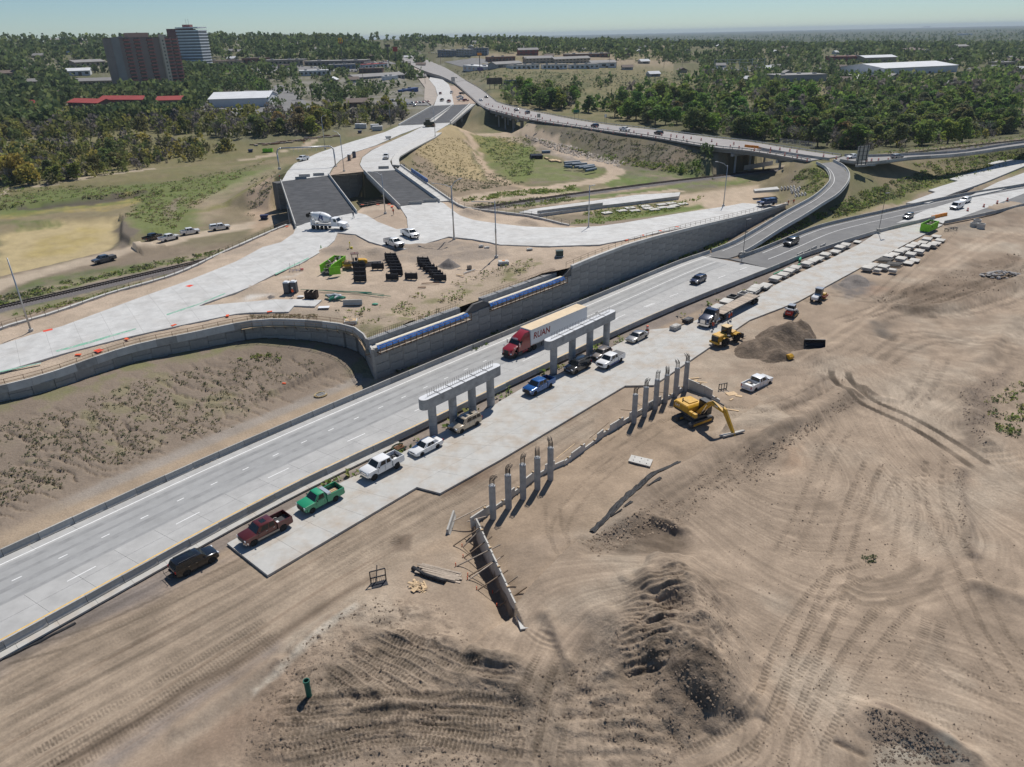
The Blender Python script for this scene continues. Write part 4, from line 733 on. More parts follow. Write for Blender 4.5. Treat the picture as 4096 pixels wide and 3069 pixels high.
for s in("W1260,1640 W1500,1550 W1440,1535 W1680,1460 W1610,1445 W1980,1335 W1920,1320 W2240,1230 W2240,1330 W1900,1470 W1640,1560 W1440,1640","W1760,1590 W2000,1470 W2240,1385 W2240,1470 W2000,1540"):sheet([tuple(p)for p in pts(s,.3)],4,lambda x,y:x*0+.3,'new_lane_slab',CONC,thick=.8)
# ------------------------------------------------------------------ retaining walls of stacked precast panels
_pc={}
def panel_mesh(w,h,t=.16,g=.02):
 k=(round(w,2),round(h,2),t)
 if k not in _pc:
  mb=MB();a=w/2-g;b=h/2-g;e=.03
  mb.loft([[(-a,0,-b),(a,0,-b),(a,0,b),(-a,0,b)],[(-a,-t+e,-b),(a,-t+e,-b),(a,-t+e,b),(-a,-t+e,b)],[(-a+e,-t,-b+e),(a-e,-t,-b+e),(a-e,-t,b-e),(-a+e,-t,b-e)]])
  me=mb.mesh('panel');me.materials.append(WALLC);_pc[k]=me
 return _pc[k]
def panel_wall(root,P,top,bot,pw=3.0,ph=1.5):
 """P: face line (fill on its left); top/bot: functions of arc length"""
 L=plen(P);n=max(1,int(round(L/pw)));w=L/n
 for k in range(n):
  p,d=along(P,(k+.5)*w);ang=math.atan2(d.y,d.x);zt_=min(top(k*w),top((k+1)*w));z0=bot((k+.5)*w)-(.75 if k%2 else 0.0)
  while z0<zt_-.12:
   h=min(ph,zt_-z0)
   o=link('panel',panel_mesh(w,h),None,root);o.location=(p.x,p.y,z0+h/2);o.rotation_euler=(0,0,ang);z0+=ph
def backing(root,P,top,bot,t,m,name='backing',off=.02):
 L=plen(P);n=max(2,int(L/2.5));mb=MB();secs=[]
 for i in range(n+1):
  p,d=along(P,L*i/n);nn=V3(-d.y,d.x,0);a=p+nn*off;b=p+nn*(off+t);s=L*i/n;secs.append([V3(a.x,a.y,bot(s)),V3(b.x,b.y,bot(s)),V3(b.x,b.y,top(s)),V3(a.x,a.y,top(s))])
 mb.loft(secs);return mb.build(name,m,root)
def railing(P,label,post=2.4,h=1.05,rails=(.55,1.02),r=.035,m=RAILW,base=0.0,group=None,name='guard_railing'):
 root=empty(name,P[0],label=label,cat='railing',group=group);o0=Vector(P[0]);L=plen(P);n=max(1,int(L/post));tops=[]
 pm=MB().cyl((0,0,-.15),(0,0,h),r*1.15,n=6).mesh('post');pm.materials.append(m)
 for i in range(n+1):
  p,d=along(P,L*i/n);o=link('post',pm,None,root);o.location=p-o0+V3(0,0,base);tops.append(p-o0+V3(0,0,base))
 for q in rails:MB().tube([t+V3(0,0,q)for t in tops],r,5).build('rail',m,root)
 return root
SEG=lambda a,b:[a,b]
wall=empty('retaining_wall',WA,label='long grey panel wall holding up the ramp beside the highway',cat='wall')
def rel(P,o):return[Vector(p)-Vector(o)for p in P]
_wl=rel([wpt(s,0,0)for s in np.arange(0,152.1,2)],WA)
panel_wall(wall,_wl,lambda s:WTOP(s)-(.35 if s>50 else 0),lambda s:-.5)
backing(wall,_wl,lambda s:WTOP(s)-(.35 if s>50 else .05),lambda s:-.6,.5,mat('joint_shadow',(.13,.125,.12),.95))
_cp=[]
for k in range(34):
 s0,s1=51+k*3,54+k*3;mb=MB();z0,z1=WTOP(s0),WTOP(s1)
 mb.loft([[wpt(s,-.24,z-.5)-WA,wpt(s,.42,z-.5)-WA,wpt(s,.42,z+.18)-WA,wpt(s,-.24,z+.18)-WA]for s,z in((s0+.012,z0),(s1-.012,z1))]);mb.build('coping',COPE,wall)
MB().cyl((0,0,-.6),(0,0,5.35),.28,n=10).build('corner_post',WALLC,wall,loc=(-.05,-.05,0))
railing([wpt(s,.75,WTOP(s)+.0)for s in np.arange(50,151,2)],'brown pipe railing along the top of the long panel wall')
# left curved wall
lw=empty('retaining_wall',LWALL[0],label='curved panel wall above the rilled slope, left of the corner',cat='wall');_l=rel([V3(p.x,p.y,0)for p in LWALL],(LWALL[0].x,LWALL[0].y,0));lw.location=(LWALL[0].x,LWALL[0].y,0)
_LL=plen(_l);_lt=lambda s:float(np.interp(s/_LL,np.linspace(0,1,len(LWALL)),[p.z for p in LWALL]));_lb=lambda s:float(np.interp(s/_LL,[0,.3,.6,.75,.88,1.0],[3.2,3.3,2.9,1.9,.5,-.6]))-.35
panel_wall(lw,_l,lambda s:_lt(s)-1.05,lambda s:math.floor(_lb(s)/.75)*.75)
backing(lw,_l,lambda s:_lt(s)-1.05,_lb,.35,MT['joint_shadow'])
_k=int(_LL/3)
for k in range(_k):
 mb=MB();secs=[]
 for s in(k*_LL/_k+.012,(k+1)*_LL/_k-.012):
  p,d=along(_l,s);nn=V3(-d.y,d.x,0);z=_lt(s);secs.append([p+nn*-.22+V3(0,0,z-1.2),p+nn*.45+V3(0,0,z-1.2),p+nn*.2+V3(0,0,z),p+nn*-.08+V3(0,0,z)])
 mb.loft(secs);mb.build('parapet',COPE if k%4 else BARR,lw)
_rp=[V3(p.x,p.y,p.z)for p in LWALL]
railing([along(_rp,s)[0]+V3(-.55,1.5,-.75)for s in np.arange(0,plen(_rp)-9,2)],'rusty two-bar railing on the soil behind the curved parapet',m=RUST)
# timber walkway brackets hung on the outside of the curved parapet
wk=empty('scaffold_walkway',LWALL[-1],label='plank walkway on brackets along the outside of the curved parapet',cat='walkway');o0=LWALL[-1];s0=plen(_rp)*.56;n=int((plen(_rp)-s0)/1.9)
brm=MB().bar((0,0,-.1),(0,-1.0,-.1),.09,.12).bar((0,-.95,-.1),(0,0,-.85),.07,.07).bar((0,-.95,-.15),(0,-.95,1.0),.06,.06).mesh('bracket');brm.materials.append(RAILW)
tp=[]
for i in range(n+1):
 p,d=along(_rp,s0+(plen(_rp)-s0-.8)*i/n);ang=math.atan2(d.y,d.x);z=p.z-1.15;o=link('bracket',brm,None,wk);o.location=V3(p.x,p.y,z)-o0;o.rotation_euler=(0,0,ang);q=V3(p.x,p.y,z)-o0;nn=V3(d.y,-d.x,0);tp.append((q,nn))
for a,b in zip(tp[:-1],tp[1:]):MB().loft([[a[0]+a[1]*.22,a[0]+a[1]*.85,a[0]+a[1]*.85+V3(0,0,.05),a[0]+a[1]*.22+V3(0,0,.05)],[b[0]+b[1]*.22,b[0]+b[1]*.85,b[0]+b[1]*.85+V3(0,0,.05),b[0]+b[1]*.22+V3(0,0,.05)]]).build('plank',PLY,wk)
for h in(.5,.95):MB().tube([q+nn*.95+V3(0,0,h)for q,nn in tp],.03,5).build('rail',RAILW,wk)
# rail-side wall with white cap
rw=empty('retaining_wall',(RWALL[0].x,RWALL[0].y,0),label='low white-capped wall between the upper ramp and the railway',cat='wall');rr=rel([V3(p.x,p.y,0)for p in RWALL],(RWALL[0].x,RWALL[0].y,0));LR=plen(rr);rt_=lambda s:float(np.interp(s/LR,np.linspace(0,1,len(RWALL)),[p.z for p in RWALL]))
backing(rw,rr,lambda s:rt_(s)-.3,lambda s:-.8,.4,WALLC,'stem',off=-.1)
for k in range(int(LR/3)):
 secs=[]
 for s in(k*3+.012,k*3+2.988):p,d=along(rr,s);nn=V3(-d.y,d.x,0);z=rt_(s);secs.append([p+nn*-.3+V3(0,0,z-.45),p+nn*.4+V3(0,0,z-.45),p+nn*.4+V3(0,0,z),p+nn*-.3+V3(0,0,z)])
 MB().loft(secs).build('cap',COPE,rw)
railing([p+V3(.2,-.5,0)for p in RWALL],'weathered railing beside the white-capped wall above the railway')
bw=empty('retaining_wall',(BWALL[0].x,BWALL[0].y,0),label='white-topped wall behind the ramp, right of the bridge decks',cat='wall');rr=rel([V3(p.x,p.y,0)for p in BWALL],(BWALL[0].x,BWALL[0].y,0));LB_=plen(rr);bt_=lambda s:float(np.interp(s/LB_,np.linspace(0,1,len(BWALL)),[p.z for p in BWALL]))
backing(bw,rr,lambda s:bt_(s)+.25,lambda s:-.8,.45,COPE,'stem',off=-.2);railing([p+V3(0,0,.25)for p in BWALL],'dark pipe railing on the white-topped wall behind the ramp',m=DKGR)
lwl=empty('parapet_wall',label='low grey wall along the lower ramp by the railway',cat='wall');MB().loft([[p+V3(0,0,0),p+V3(.3,.4,0),p+V3(.3,.4,1.5),p+V3(0,0,1.5)]for p in smooth(pts("B300,328 B560,295 B820,262",.3),4)]).build('stem',COPE,lwl)
# ------------------------------------------------------------------ abutment seats with rebar, tarp and walkway
def abutment(s0,s1,label,tl):
 o0=wpt(s0,0,0);r=empty('bridge_abutment',o0,label=label,cat='abutment');L=s1-s0;q=lambda s,off,z:wpt(s0+s,off,z)-o0;zs=WTOP(s0+L/2);zb=zs+1.0
 MB().loft([[q(s,.45,zs-1.2),q(s,2.2,zs-1.2),q(s,2.2,zs-.1),q(s,.45,zs-.1)]for s in(0,L)]).build('seat',COPE,r)
 MB().loft([[q(s,1.75,zs-.1),q(s,2.75,zs-1.2),q(s,2.75,zb),q(s,1.75,zb)]for s in(0,L)]).build('backwall',COLC,r)
 rb=MB();bars=MB()
 for i in range(int(L/.42)):
  for off in(2.05,2.5):rb.bar(q(.3+i*.42,off,zb-.05),q(.3+i*.42,off,zb+.85),.028)
 rb.build('dowel_bars',REB,r);bars.tube([q(0,2.05,zb+.55),q(L,2.05,zb+.6)],.03,5).tube([q(0,2.5,zb+.8),q(L,2.5,zb+.85)],.03,5).build('tie_bars',RAILW,r)
 for i in range(1,5):MB().bar(q(L*i/5,1.5,zb+.04),q(L*i/5,3.0,zb+.04),.09,.07).build('strap',DKGR,r)
 w=empty('scaffold_walkway',o0,label=tl,cat='walkway');z=zs-.55;n=int(L/2.4)
 pm=MB().box((0,0,0),(L/n-.04,.75,.05)).mesh('plank');pm.materials.append(OLDW);ang=math.atan2(WD.y,WD.x)
 for i in range(n):o=link('plank',pm,None,w);o.location=q(L*(i+.5)/n,-.62,z);o.rotation_euler=(0,0,ang)
 pb=MB().bar((0,.4,-.12),(0,-.75,-.12),.1,.14).bar((0,-.72,-.15),(0,.4,-.8),.07,.07).bar((0,-.9,-.2),(0,-.9,1.15),.08,.08).mesh('bracket');pb.materials.append(RUST)
 for i in range(n*2+1):o=link('bracket',pb,None,w);o.location=q(L*i/n/2,-.25,z);o.rotation_euler=(0,0,ang)
 for h in(.55,1.12):MB().tube([q(0,-1.1,z+h),q(L,-1.1,z+h)],.035,5).build('rail',RAILW,w)
 tm=MB();N=int(L/.5);rd=random.Random(int(s0))
 for i in range(N):
  a,b=L*i/N,L*(i+1)/N;w0,w1=rd.uniform(-.05,.05),rd.uniform(-.05,.05);tm.quad(q(a,-.2+w0,z+1.05),q(b,-.2+w1,z+1.05),q(b,-.6-w1,z+.5+w0),q(a,-.6-w0,z+.5+w1))
 tag(tm.build('tarp',TARPB),'blue tarp tucked along the outer edge of '+('the near abutment seat' if s0<5 else 'the far abutment seat'),'tarp').location=o0
 tag(MB().loft([[q(s,-.15,z+1.08),q(s,.42,z+1.08),q(s,.42,z+1.14),q(s,-.15,z+1.14)]for s in(0.2,L-.4)]).build('protection_board',mat('pale_board',(.68,.62,.5),.8,var=.15),loc=o0),'long pale board lying on the wall top at '+('the near abutment seat' if s0<5 else 'the far abutment seat'),'board')
abutment(.6,21.0,'concrete abutment seat with rebar beside the wall corner','bracketed plank walkway on the wall below the near abutment')
abutment(26.6,48.2,'concrete abutment seat with rebar farther along the wall','bracketed plank walkway on the wall below the far abutment')
# ------------------------------------------------------------------ precast barriers
def jersey(L,h=.86,wb=.61,wt=.2):
 a=wb/2;c=wt/2;prof=[(-a,0),(a,0),(a,.08),(a*.55,.33),(c,h),(-c,h),(-a*.55,.33),(-a,.08)]
 mb=MB();mb.prism(prof,-L/2,L/2,'yz');return mb
BM=jersey(3.72).mesh('barrier');BM.materials.append(BARR);BM2=jersey(3.05).mesh('barrier_short');BM2.materials.append(BARR)
def barrier_line(P,off,label,group,s0=0,s1=None,step=3.76,me=None):
 L=plen(P);s1=s1 or L;n=int((s1-s0)/step)
 for i in range(n):
  p,d=along(P,s0+(i+.5)*step);nn=V3(-d.y,d.x,0);o=link('concrete_barrier',me or BM,None);o.location=p+nn*(off+_rl.uniform(-.03,.03));o.rotation_euler=(0,-math.asin(max(-1,min(1,d.z))),math.atan2(d.y,d.x)+_rl.uniform(-.012,.012));tag(o,label,'barrier',group)
barrier_line(HWL,.35,'grey concrete barrier in the row between the highway and the panel wall','barriers along the wall side of the highway',s0=14)
barrier_line(HWR,-.35,'grey concrete barrier in the row between the highway and the work slab','barriers along the median side of the highway',s0=10,s1=plen(HWR))
def parapet(P,off,label,m=BARR,h=.86,name='concrete_parapet',step=6.0):
 L=plen(P);n=max(1,int(L/step));o0=P[0];r=empty(name,o0,label=label,cat='barrier');a=.3;c=.1;prof=[(-a,0),(a,0),(a,.08),(a*.55,.33),(c,h),(-c,h),(-a*.55,.33),(-a,.08)]
 for i in range(n):
  secs=[]
  for k in range(3):
   p,d=along(P,min(L,L*i/n+(L/n-.03)*k/2+.015));nn=V3(-d.y,d.x,0).normalized();secs.append([p-o0+nn*(off+y)+V3(0,0,z)for y,z in prof])
  MB().loft(secs).build('section',m,r)
 return r
parapet(LOL,.3,'light concrete parapet on the outer side of the loop ramp',COPE);parapet(LOR,-.3,'light concrete parapet on the inner side of the loop ramp',COPE)
parapet(DTU,.35,'concrete barrier wall along the upper side of the detour road');parapet(pts("E1560,392 E1800,345 E2000,300 E2240,238"),-.3,'concrete barrier wall at the lower right of the detour road')
parapet(BRU,.3,'far concrete barrier wall along the side road by the railway');parapet(BRL[1:],-.3,'near concrete barrier wall along the side road by the railway')
# ------------------------------------------------------------------ new bridge over the railway: two black decks
def deck(label,c,zd=8.5,w_par=.42,par=(1,1),flare=None):
 nl,nr,fr,fl=pts(c,zd);o0=(nl+nr+fr+fl)/4;o0.z=0;r=empty('road_bridge',o0,label=label,cat='bridge');U=V3(0,0,.02)
 q=[p-o0 for p in(nl,nr,fr,fl)];n=6
 MB().loft([[a.lerp(b,0)+V3(0,0,0.02),b+V3(0,0,.02),b+V3(0,0,-.3),a+V3(0,0,-.3)]for a,b in[(q[0].lerp(q[3],i/n),q[1].lerp(q[2],i/n))for i in range(n+1)]]).build('deck',MEMB,r)
 # strips of membrane laid across: slightly lapped
 for k in range(5):
  f=(k+.5)/6;a,b=q[0].lerp(q[1],f),q[3].lerp(q[2],f)
  g=(q[1]-q[0]).normalized()*((q[1]-q[0]).length/12.6)
  MB().loft([[a-g+V3(0,0,.022),a+g+V3(0,0,.022),a+g+V3(0,0,.028),a-g+V3(0,0,.028)],[b-g+V3(0,0,.022),b+g+V3(0,0,.022),b+g+V3(0,0,.028),b-g+V3(0,0,.028)]]).build('membrane_strip',MEMB,r)
 for k in range(5):
  f=k/4;a,b=q[0].lerp(q[1],.05+f*.9),q[3].lerp(q[2],.05+f*.9);MB().bar(a+V3(0,0,-1.1),b+V3(0,0,-1.1),.5,1.6).build('girder',COLC,r)
 for side,(a,b)in enumerate(((q[0],q[3]),(q[1],q[2]))):
  if not par[side]:continue
  x=((q[1]-q[0]).normalized())*(-1 if side==0 else 1);pl=[a-(b-a).normalized()*1.5,a.lerp(b,.12),a.lerp(b,.5),b]
  MB().loft([[p-x*.05+V3(0,0,-.35),p+x*w_par+V3(0,0,-.35),p+x*w_par*.8+V3(0,0,.95),p+x*.1+V3(0,0,.95)]for p in pl]).build('parapet',COPE,r)
 return r,q,o0
d1=deck('left black-surfaced bridge deck over the railway, behind the mixer truck',"A372,412 A850,306 a985,642 a400,722")
d2=deck('right black-surfaced bridge deck over the railway, beside a white walkway',"A1205,258 A1510,214 a1835,572 a1450,597")
wkq=pts("A1512,213 A1610,206 a1900,515 a1838,571",8.6);fp=empty('bridge_walkway',label='white concrete walkway along the right black bridge deck',cat='walkway')
for i in range(9):
 a0,a1,b0,b1=wkq[0].lerp(wkq[3],i/9+.002),wkq[0].lerp(wkq[3],(i+1)/9-.002),wkq[1].lerp(wkq[2],i/9+.002),wkq[1].lerp(wkq[2],(i+1)/9-.002);T=V3(0,0,-.5);MB()._add([a0+V3(.5,0,0),b0,b1,a1+V3(.5,0,0),a0+T,b0+T,b1+T,a1+T],[(0,1,2,3),(7,6,5,4),(0,4,5,1),(1,5,6,2),(2,6,7,3),(3,7,4,0)]).build('slab',COPE,fp)
MB().bar(wkq[1]+V3(.2,0,.2),wkq[2]+V3(.2,0,.2),.35,.5).build('kerb',COPE,fp);MB().bar(wkq[1]+V3(0,0,-1.2),wkq[2]+V3(0,0,-1.2),.5,1.5).build('girder',COLC,fp)
railing(smooth([wkq[1]+V3(.2,0,.45),wkq[2]+V3(.2,0,.45)],4),'pipe railing on the outer edge of the bridge walkway',m=DKGR)
tag(MB().loft([[p+V3(.35,-.1,.5),p+V3(.65,-.1,.45),p+V3(.65,.1,1.4),p+V3(.3,.1,1.5)]for p in(wkq[1].lerp(wkq[2],.42),wkq[1].lerp(wkq[2],.55),wkq[1].lerp(wkq[2],.66),wkq[1].lerp(wkq[2],.76))]).build('tarp',TARPB),'blue tarp draped over the bridge walkway railing','tarp')
for p,lb in((("a30,0",),0),):pass
# far abutment of the rail bridge: dark panel wall seen between the decks
fa0,fa1=at("a330,735",8.2),at("a1960,500",8.2);fab=empty('bridge_abutment',(fa0.x,fa0.y,0),label='dark panel abutment wall under the far ends of the black decks',cat='abutment');dv=V3(fa1.x-fa0.x,fa1.y-fa0.y,0);P_=[V3(0,0,0),dv]
panel_wall(fab,P_,lambda s:8.1,lambda s:-.6,3.4,1.6);backing(fab,P_,lambda s:8.15,lambda s:-.8,3.2,MT['joint_shadow'])
na0,na1=at("A330,400",8.2),at("A1640,205",8.2);nab=empty('bridge_abutment',(na0.x,na0.y,0),label='near abutment wall beneath the black bridge decks',cat='abutment')
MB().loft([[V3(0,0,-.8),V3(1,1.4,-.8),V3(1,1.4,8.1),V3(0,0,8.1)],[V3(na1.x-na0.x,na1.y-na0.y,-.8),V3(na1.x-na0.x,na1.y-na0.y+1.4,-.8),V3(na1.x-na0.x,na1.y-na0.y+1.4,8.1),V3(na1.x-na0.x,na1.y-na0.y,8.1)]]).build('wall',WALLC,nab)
# a wall pier between near and far abutment on the left side
lp=at("a330,800",6.5);lq=at("a400,1170",.5)
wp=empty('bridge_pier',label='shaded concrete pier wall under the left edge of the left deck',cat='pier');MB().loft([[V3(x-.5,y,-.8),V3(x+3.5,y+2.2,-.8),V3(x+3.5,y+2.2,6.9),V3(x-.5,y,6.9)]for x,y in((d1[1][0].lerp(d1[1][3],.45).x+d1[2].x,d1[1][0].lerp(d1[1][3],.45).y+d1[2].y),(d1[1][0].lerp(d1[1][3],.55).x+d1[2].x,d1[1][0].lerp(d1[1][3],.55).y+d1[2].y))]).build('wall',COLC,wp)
railing(pts("A880,262 A1080,232",8.5),'timber guard railing at the gap between the black decks',m=OLDW);railing(pts("a1080,665 a1420,640",8.5),'thin railing across the far end of the gap between decks',m=OLDW)
# far creek bridge: two black decks, white walls between
cb=empty('road_bridge',label='new creek bridge with black decks beyond the rail crossing',cat='bridge')
def plate(s,z,m,nm,th=1.2):P=pts(s,z);b=[p+V3(0,0,-th)for p in P];n=len(P);MB()._add(P+b,[tuple(range(n)),tuple(range(2*n-1,n-1,-1))]+[(i,(i+1)%n,(i+1)%n+n,i+n)for i in range(n)]).build(nm,m,cb)
plate("U1195,1008 U1620,992 U1815,836 U1470,852",8.45,COPE,'slab');plate("U1215,1005 U1405,997 U1625,846 U1478,853",8.55,MEMB,'deck',.08);plate("U1465,992 U1600,986 U1765,838 U1640,845",8.55,MEMB,'deck',.08)
for s in("U1198,1006 U1470,852","U1420,992 U1632,846","U1610,985 U1770,837"):a,b=pts(s,8.9);MB().bar(a,b,.6,1.0).build('parapet',COPE,cb)
for f in(.25,.5,.75):a,b=at("U1620,992",7.2).lerp(at("U1815,836",7.2),f),at("U1195,1008",7.2).lerp(at("U1470,852",7.2),f);MB().bar(a,b,1.4,1.5).build('pier_cap',COLC,cb);[MB().cyl((*a.lerp(b,k)[:2],-5),(*a.lerp(b,k)[:2],7),.7,n=8).build('column',COLC,cb)for k in(.08,.36,.64,.92)]
railing(pts("U1625,992 U1815,838",8.5),'timber edge railing on the creek bridge',m=OLDW,post=4)
# old highway bridges: girders, bents
def old_bridge(s0,s1,label,bents):
 r=empty('road_bridge',label=label,cat='bridge');A=cutline(OLDL,s0,s1);k=plen(OLDR)/plen(OLDL);B=cutline(OLDR,s0*k,s1*k);n=min(len(A),len(B))
 for f in(0.02,.34,.66,.98):MB().loft([[p+V3(0,-.25,-.55),p+V3(0,.25,-.55),p+V3(0,.25,-1.75),p+V3(0,-.25,-1.75)]for p in[A[i].lerp(B[i],f)for i in range(n)]]).build('girder',mat('old_girder',(.24,.225,.205),.9,var=.2),r)
 for b in bents:
  i=int(b*(n-1));a,c=A[i]+V3(0,0,-2.3),B[i]+V3(0,0,-2.3);MB().bar(a.lerp(c,-.02),a.lerp(c,1.02),1.0,1.0).build('pier_cap',COLC,r)
  for t in(.1,.5,.9):p=a.lerp(c,t);MB().cyl((p.x,p.y,-4),(p.x,p.y,p.z),.45,n=8).build('column',COLC,r)
old_bridge(6,44,'old highway bridge over the railway beside the loop ramp',(.25,.75));old_bridge(184,248,'old highway bridge over the creek',(.2,.4,.6,.8))
ob_=at("V1960,1370",.2);oc_=at("V2190,1330",.2);tag(MB().loft([[p,p+V3(.3,.4,0),p+V3(.3,.4,1.8),p+V3(0,0,1.8)]for p in(ob_,oc_)]).build('crash_wall',COPE),'low concrete crash wall under the old bridge by the rails','wall')
def guardrail(P,off,label):
 o0=P[0];r=empty('guardrail',o0,label=label,cat='guardrail');L=plen(P);n=int(L/3.8);pts_=[];pm=MB()
 for i in range(n+1):
  p,d=along(P,L*i/n);nn=V3(-d.y,d.x,0).normalized();q=p-o0+nn*off;pts_.append(q);pm.box(q+V3(0,0,.2),(.18,.18,1.0))
 pm.build('posts',OLDW,r);MB().loft([[q+V3(0,-.05,.42),q+V3(0,.05,.42),q+V3(0,.05,.74),q+V3(0,-.05,.74)]for q in pts_]).build('rail',STEEL,r)
guardrail(OLDL,-.3,'steel guardrail on the near edge of the old highway');guardrail(OLDR,.3,'steel guardrail on the far edge of the old highway')
# ------------------------------------------------------------------ railway
tr=empty('railway_track',RAIL[0],label='single railway track on ballast running under the bridges',cat='railway');o0=RAIL[0];L=plen(RAIL)
for off in(-.75,.75):MB().loft([[p-o0+n*(off-.05)+V3(0,0,.1),p-o0+n*(off+.05)+V3(0,0,.1),p-o0+n*(off+.05)+V3(0,0,.33),p-o0+n*(off-.05)+V3(0,0,.33)]for p,n in[(p,V3(-d.y,d.x,0))for p,d in[along(RAIL,s)for s in np.arange(0,L,4)]]]).build('rail',mat('rail_steel',(.09,.065,.055),.5,.6),tr)
tm=MB()
for s in np.arange(60,L-60,.62):p,d=along(RAIL,s);tm.box(p-o0+V3(0,0,.04),(.26,2.7,.2),rz=math.atan2(d.y,d.x))
tag(tm.build('ties',mat('creosoted_ties',(.035,.03,.027),.9,var=.3),tr),kind='stuff')
MB().loft([[p-o0+n*-2.6+V3(0,0,-.25),p-o0+n*2.6+V3(0,0,-.25),p-o0+n*1.6+V3(0,0,.08),p-o0+n*-1.6+V3(0,0,.08)]for p,n in[(p,V3(-d.y,d.x,0))for p,d in[along(RAIL,s)for s in np.arange(0,L,4)]]]).build('ballast',mat('ballast_stone',(.165,.15,.145),.95,var=.35,scale=4,bump=.06,bscale=6),tr)
# ------------------------------------------------------------------ road vehicles (x forward, y left, origin on the ground)
def paint(n,c,rough=.3,metal=.0,coat=.7):return mat('paint_'+n,c,rough,metal,coat=coat,spec=.5)
_wc={}
def wheel(parent,x,y,r,w,rim,dual=False):
 k=(round(r,3),round(w,2),rim.name)
 if k not in _wc:
  t=MB().lathe([(r*.62,-w/2),(r*.9,-w/2),(r,-w*.32),(r,w*.32),(r*.9,w/2),(r*.62,w/2)],18,'Y').mesh('wheel');t.materials.append(RUBB);t.polygons.foreach_set('use_smooth',[True]*len(t.polygons));t.set_sharp_from_angle(angle=R(35))
  m=MB().lathe([(r*.62,-w*.36),(r*.64,w*.36)],14,'Y')
  for q in range(5):
   a=q*2*math.pi/5;u,v=math.cos(a),math.sin(a)
   for s in(-1,1):m.box((r*.34*u,s*w*.42,r*.34*v),(r*.55,.03,r*.13),M=Matrix.Rotation(-a,3,'Y'))
  for s in(-1,1):m.cyl((0,s*w*.3,0),(0,s*w*.47,0),r*.2,n=10)
  rm=m.mesh('rim');rm.materials.append(rim);_wc[k]=(t,rm)
 t,rm=_wc[k];o=link('wheel',t,None,parent);o.location=(x,y,r);q=link('rim',rm,None,o);return o
def arch(xc,r,zb,n=7,back=True):
 """wheel opening along the sill, listed from rear to front"""
 a0=math.asin(max(-1,min(1,(zb-r*.85)/r)));A=[math.pi-a0-(math.pi-2*a0)*i/n for i in range(n+1)]
 return[(xc+r*math.cos(a),r*.85+r*math.sin(a))for a in A]
def side_loft(outline,W,e=.07,zc=.6,zr=.4):
 """body shell: side outline lofted across the width with softened flanks"""
 xs=[p[0]for p in outline];x0,x1=min(xs),max(xs);xm=(x0+x1)/2;L=x1-x0
 def sec(y,k):
  o=[]
  for x,z in outline:
   f=(x-xm)/(L/2);o.append((x-f*k*e*1.5*(1 if abs(f)>.9 else 0),y,z-(k*e*.8 if z>zc else 0)))
  return o
 taper=lambda x:1-.09*max(0,(abs((x-xm)/(L/2))-.72)/.28)**2
 secs=[sec(-W/2,1),sec(-W/2+e,.25),sec(-W/2+e*2.6,0),sec(W/2-e*2.6,0),sec(W/2-e,.25),sec(W/2,1)]
 return MB().loft([[(x,y*taper(x),z)for x,y,z in s]for s in secs])
def pane(q,u0,u1,v0,v1,out=.012):
 """glass rectangle set on a quad face (bottom-left, bottom-right, top-right, top-left)"""
 a,b,c,d=[Vector(p)for p in q];P=lambda u,v:(a.lerp(b,u)).lerp(d.lerp(c,u),v);n=(b-a).cross(d-a).normalized()*out
 o=[P(u0,v0),P(u1,v0),P(u1,v1),P(u0,v1)];return MB()._add([p+n for p in o]+[p-n*2 for p in o],[(0,1,2,3),(0,4,5,1),(1,5,6,2),(2,6,7,3),(3,7,4,0)])
def cabin(root,m,xc,xw,xr,xb,zb,zr,W,win,tum=.17,hood=None,roofbars=False,glass=GLASS,sun=0):
 """greenhouse: xc cowl, xw windscreen top, xr roof rear, xb rear base"""
 wb,wt=W/2-.05,W/2-tum;B=[(xb,-wb,zb),(xc,-wb,zb),(xc,wb,zb),(xb,wb,zb)];T=[(xr,-wt,zr-.05),(xw,-wt,zr-.05),(xw,wt,zr-.05),(xr,wt,zr-.05)]
 C=[(xr+.12,-wt+.14,zr),(xw-.14,-wt+.14,zr),(xw-.14,wt-.14,zr),(xr+.12,wt-.14,zr)]
 mb=MB();mb.loft([B,T,C]);o=mb.build('cabin',m,root);smooth_by_angle(o,35)
 g=pane((B[1],B[2],T[2],T[1]),.05,.95,.06,.95);g.build('windscreen',glass,root);pane((B[3],B[0],T[0],T[3]),.08,.92,.15,.92).build('rear_window',glass,root)
 for s,q in((0,(B[0],B[1],T[1],T[0])),(1,(B[2],B[3],T[3],T[2]))):
  for u0,u1 in win:
   if s:u0,u1=1-u1,1-u0
   pane(q,u0,u1,.12,.90).build('side_window',glass,root)
 if roofbars:
  for s in(-1,1):MB().bar((xr+.25,s*(wt-.08),zr+.05),(xw-.45,s*(wt-.08),zr+.05),.045).build('roof_rail',DKGR,root)
 for k in range(sun):MB().box(((xw-.75-k*1.0),0,zr+.004),(.62,.78,.012)).build('sunroof',GLASS,root)
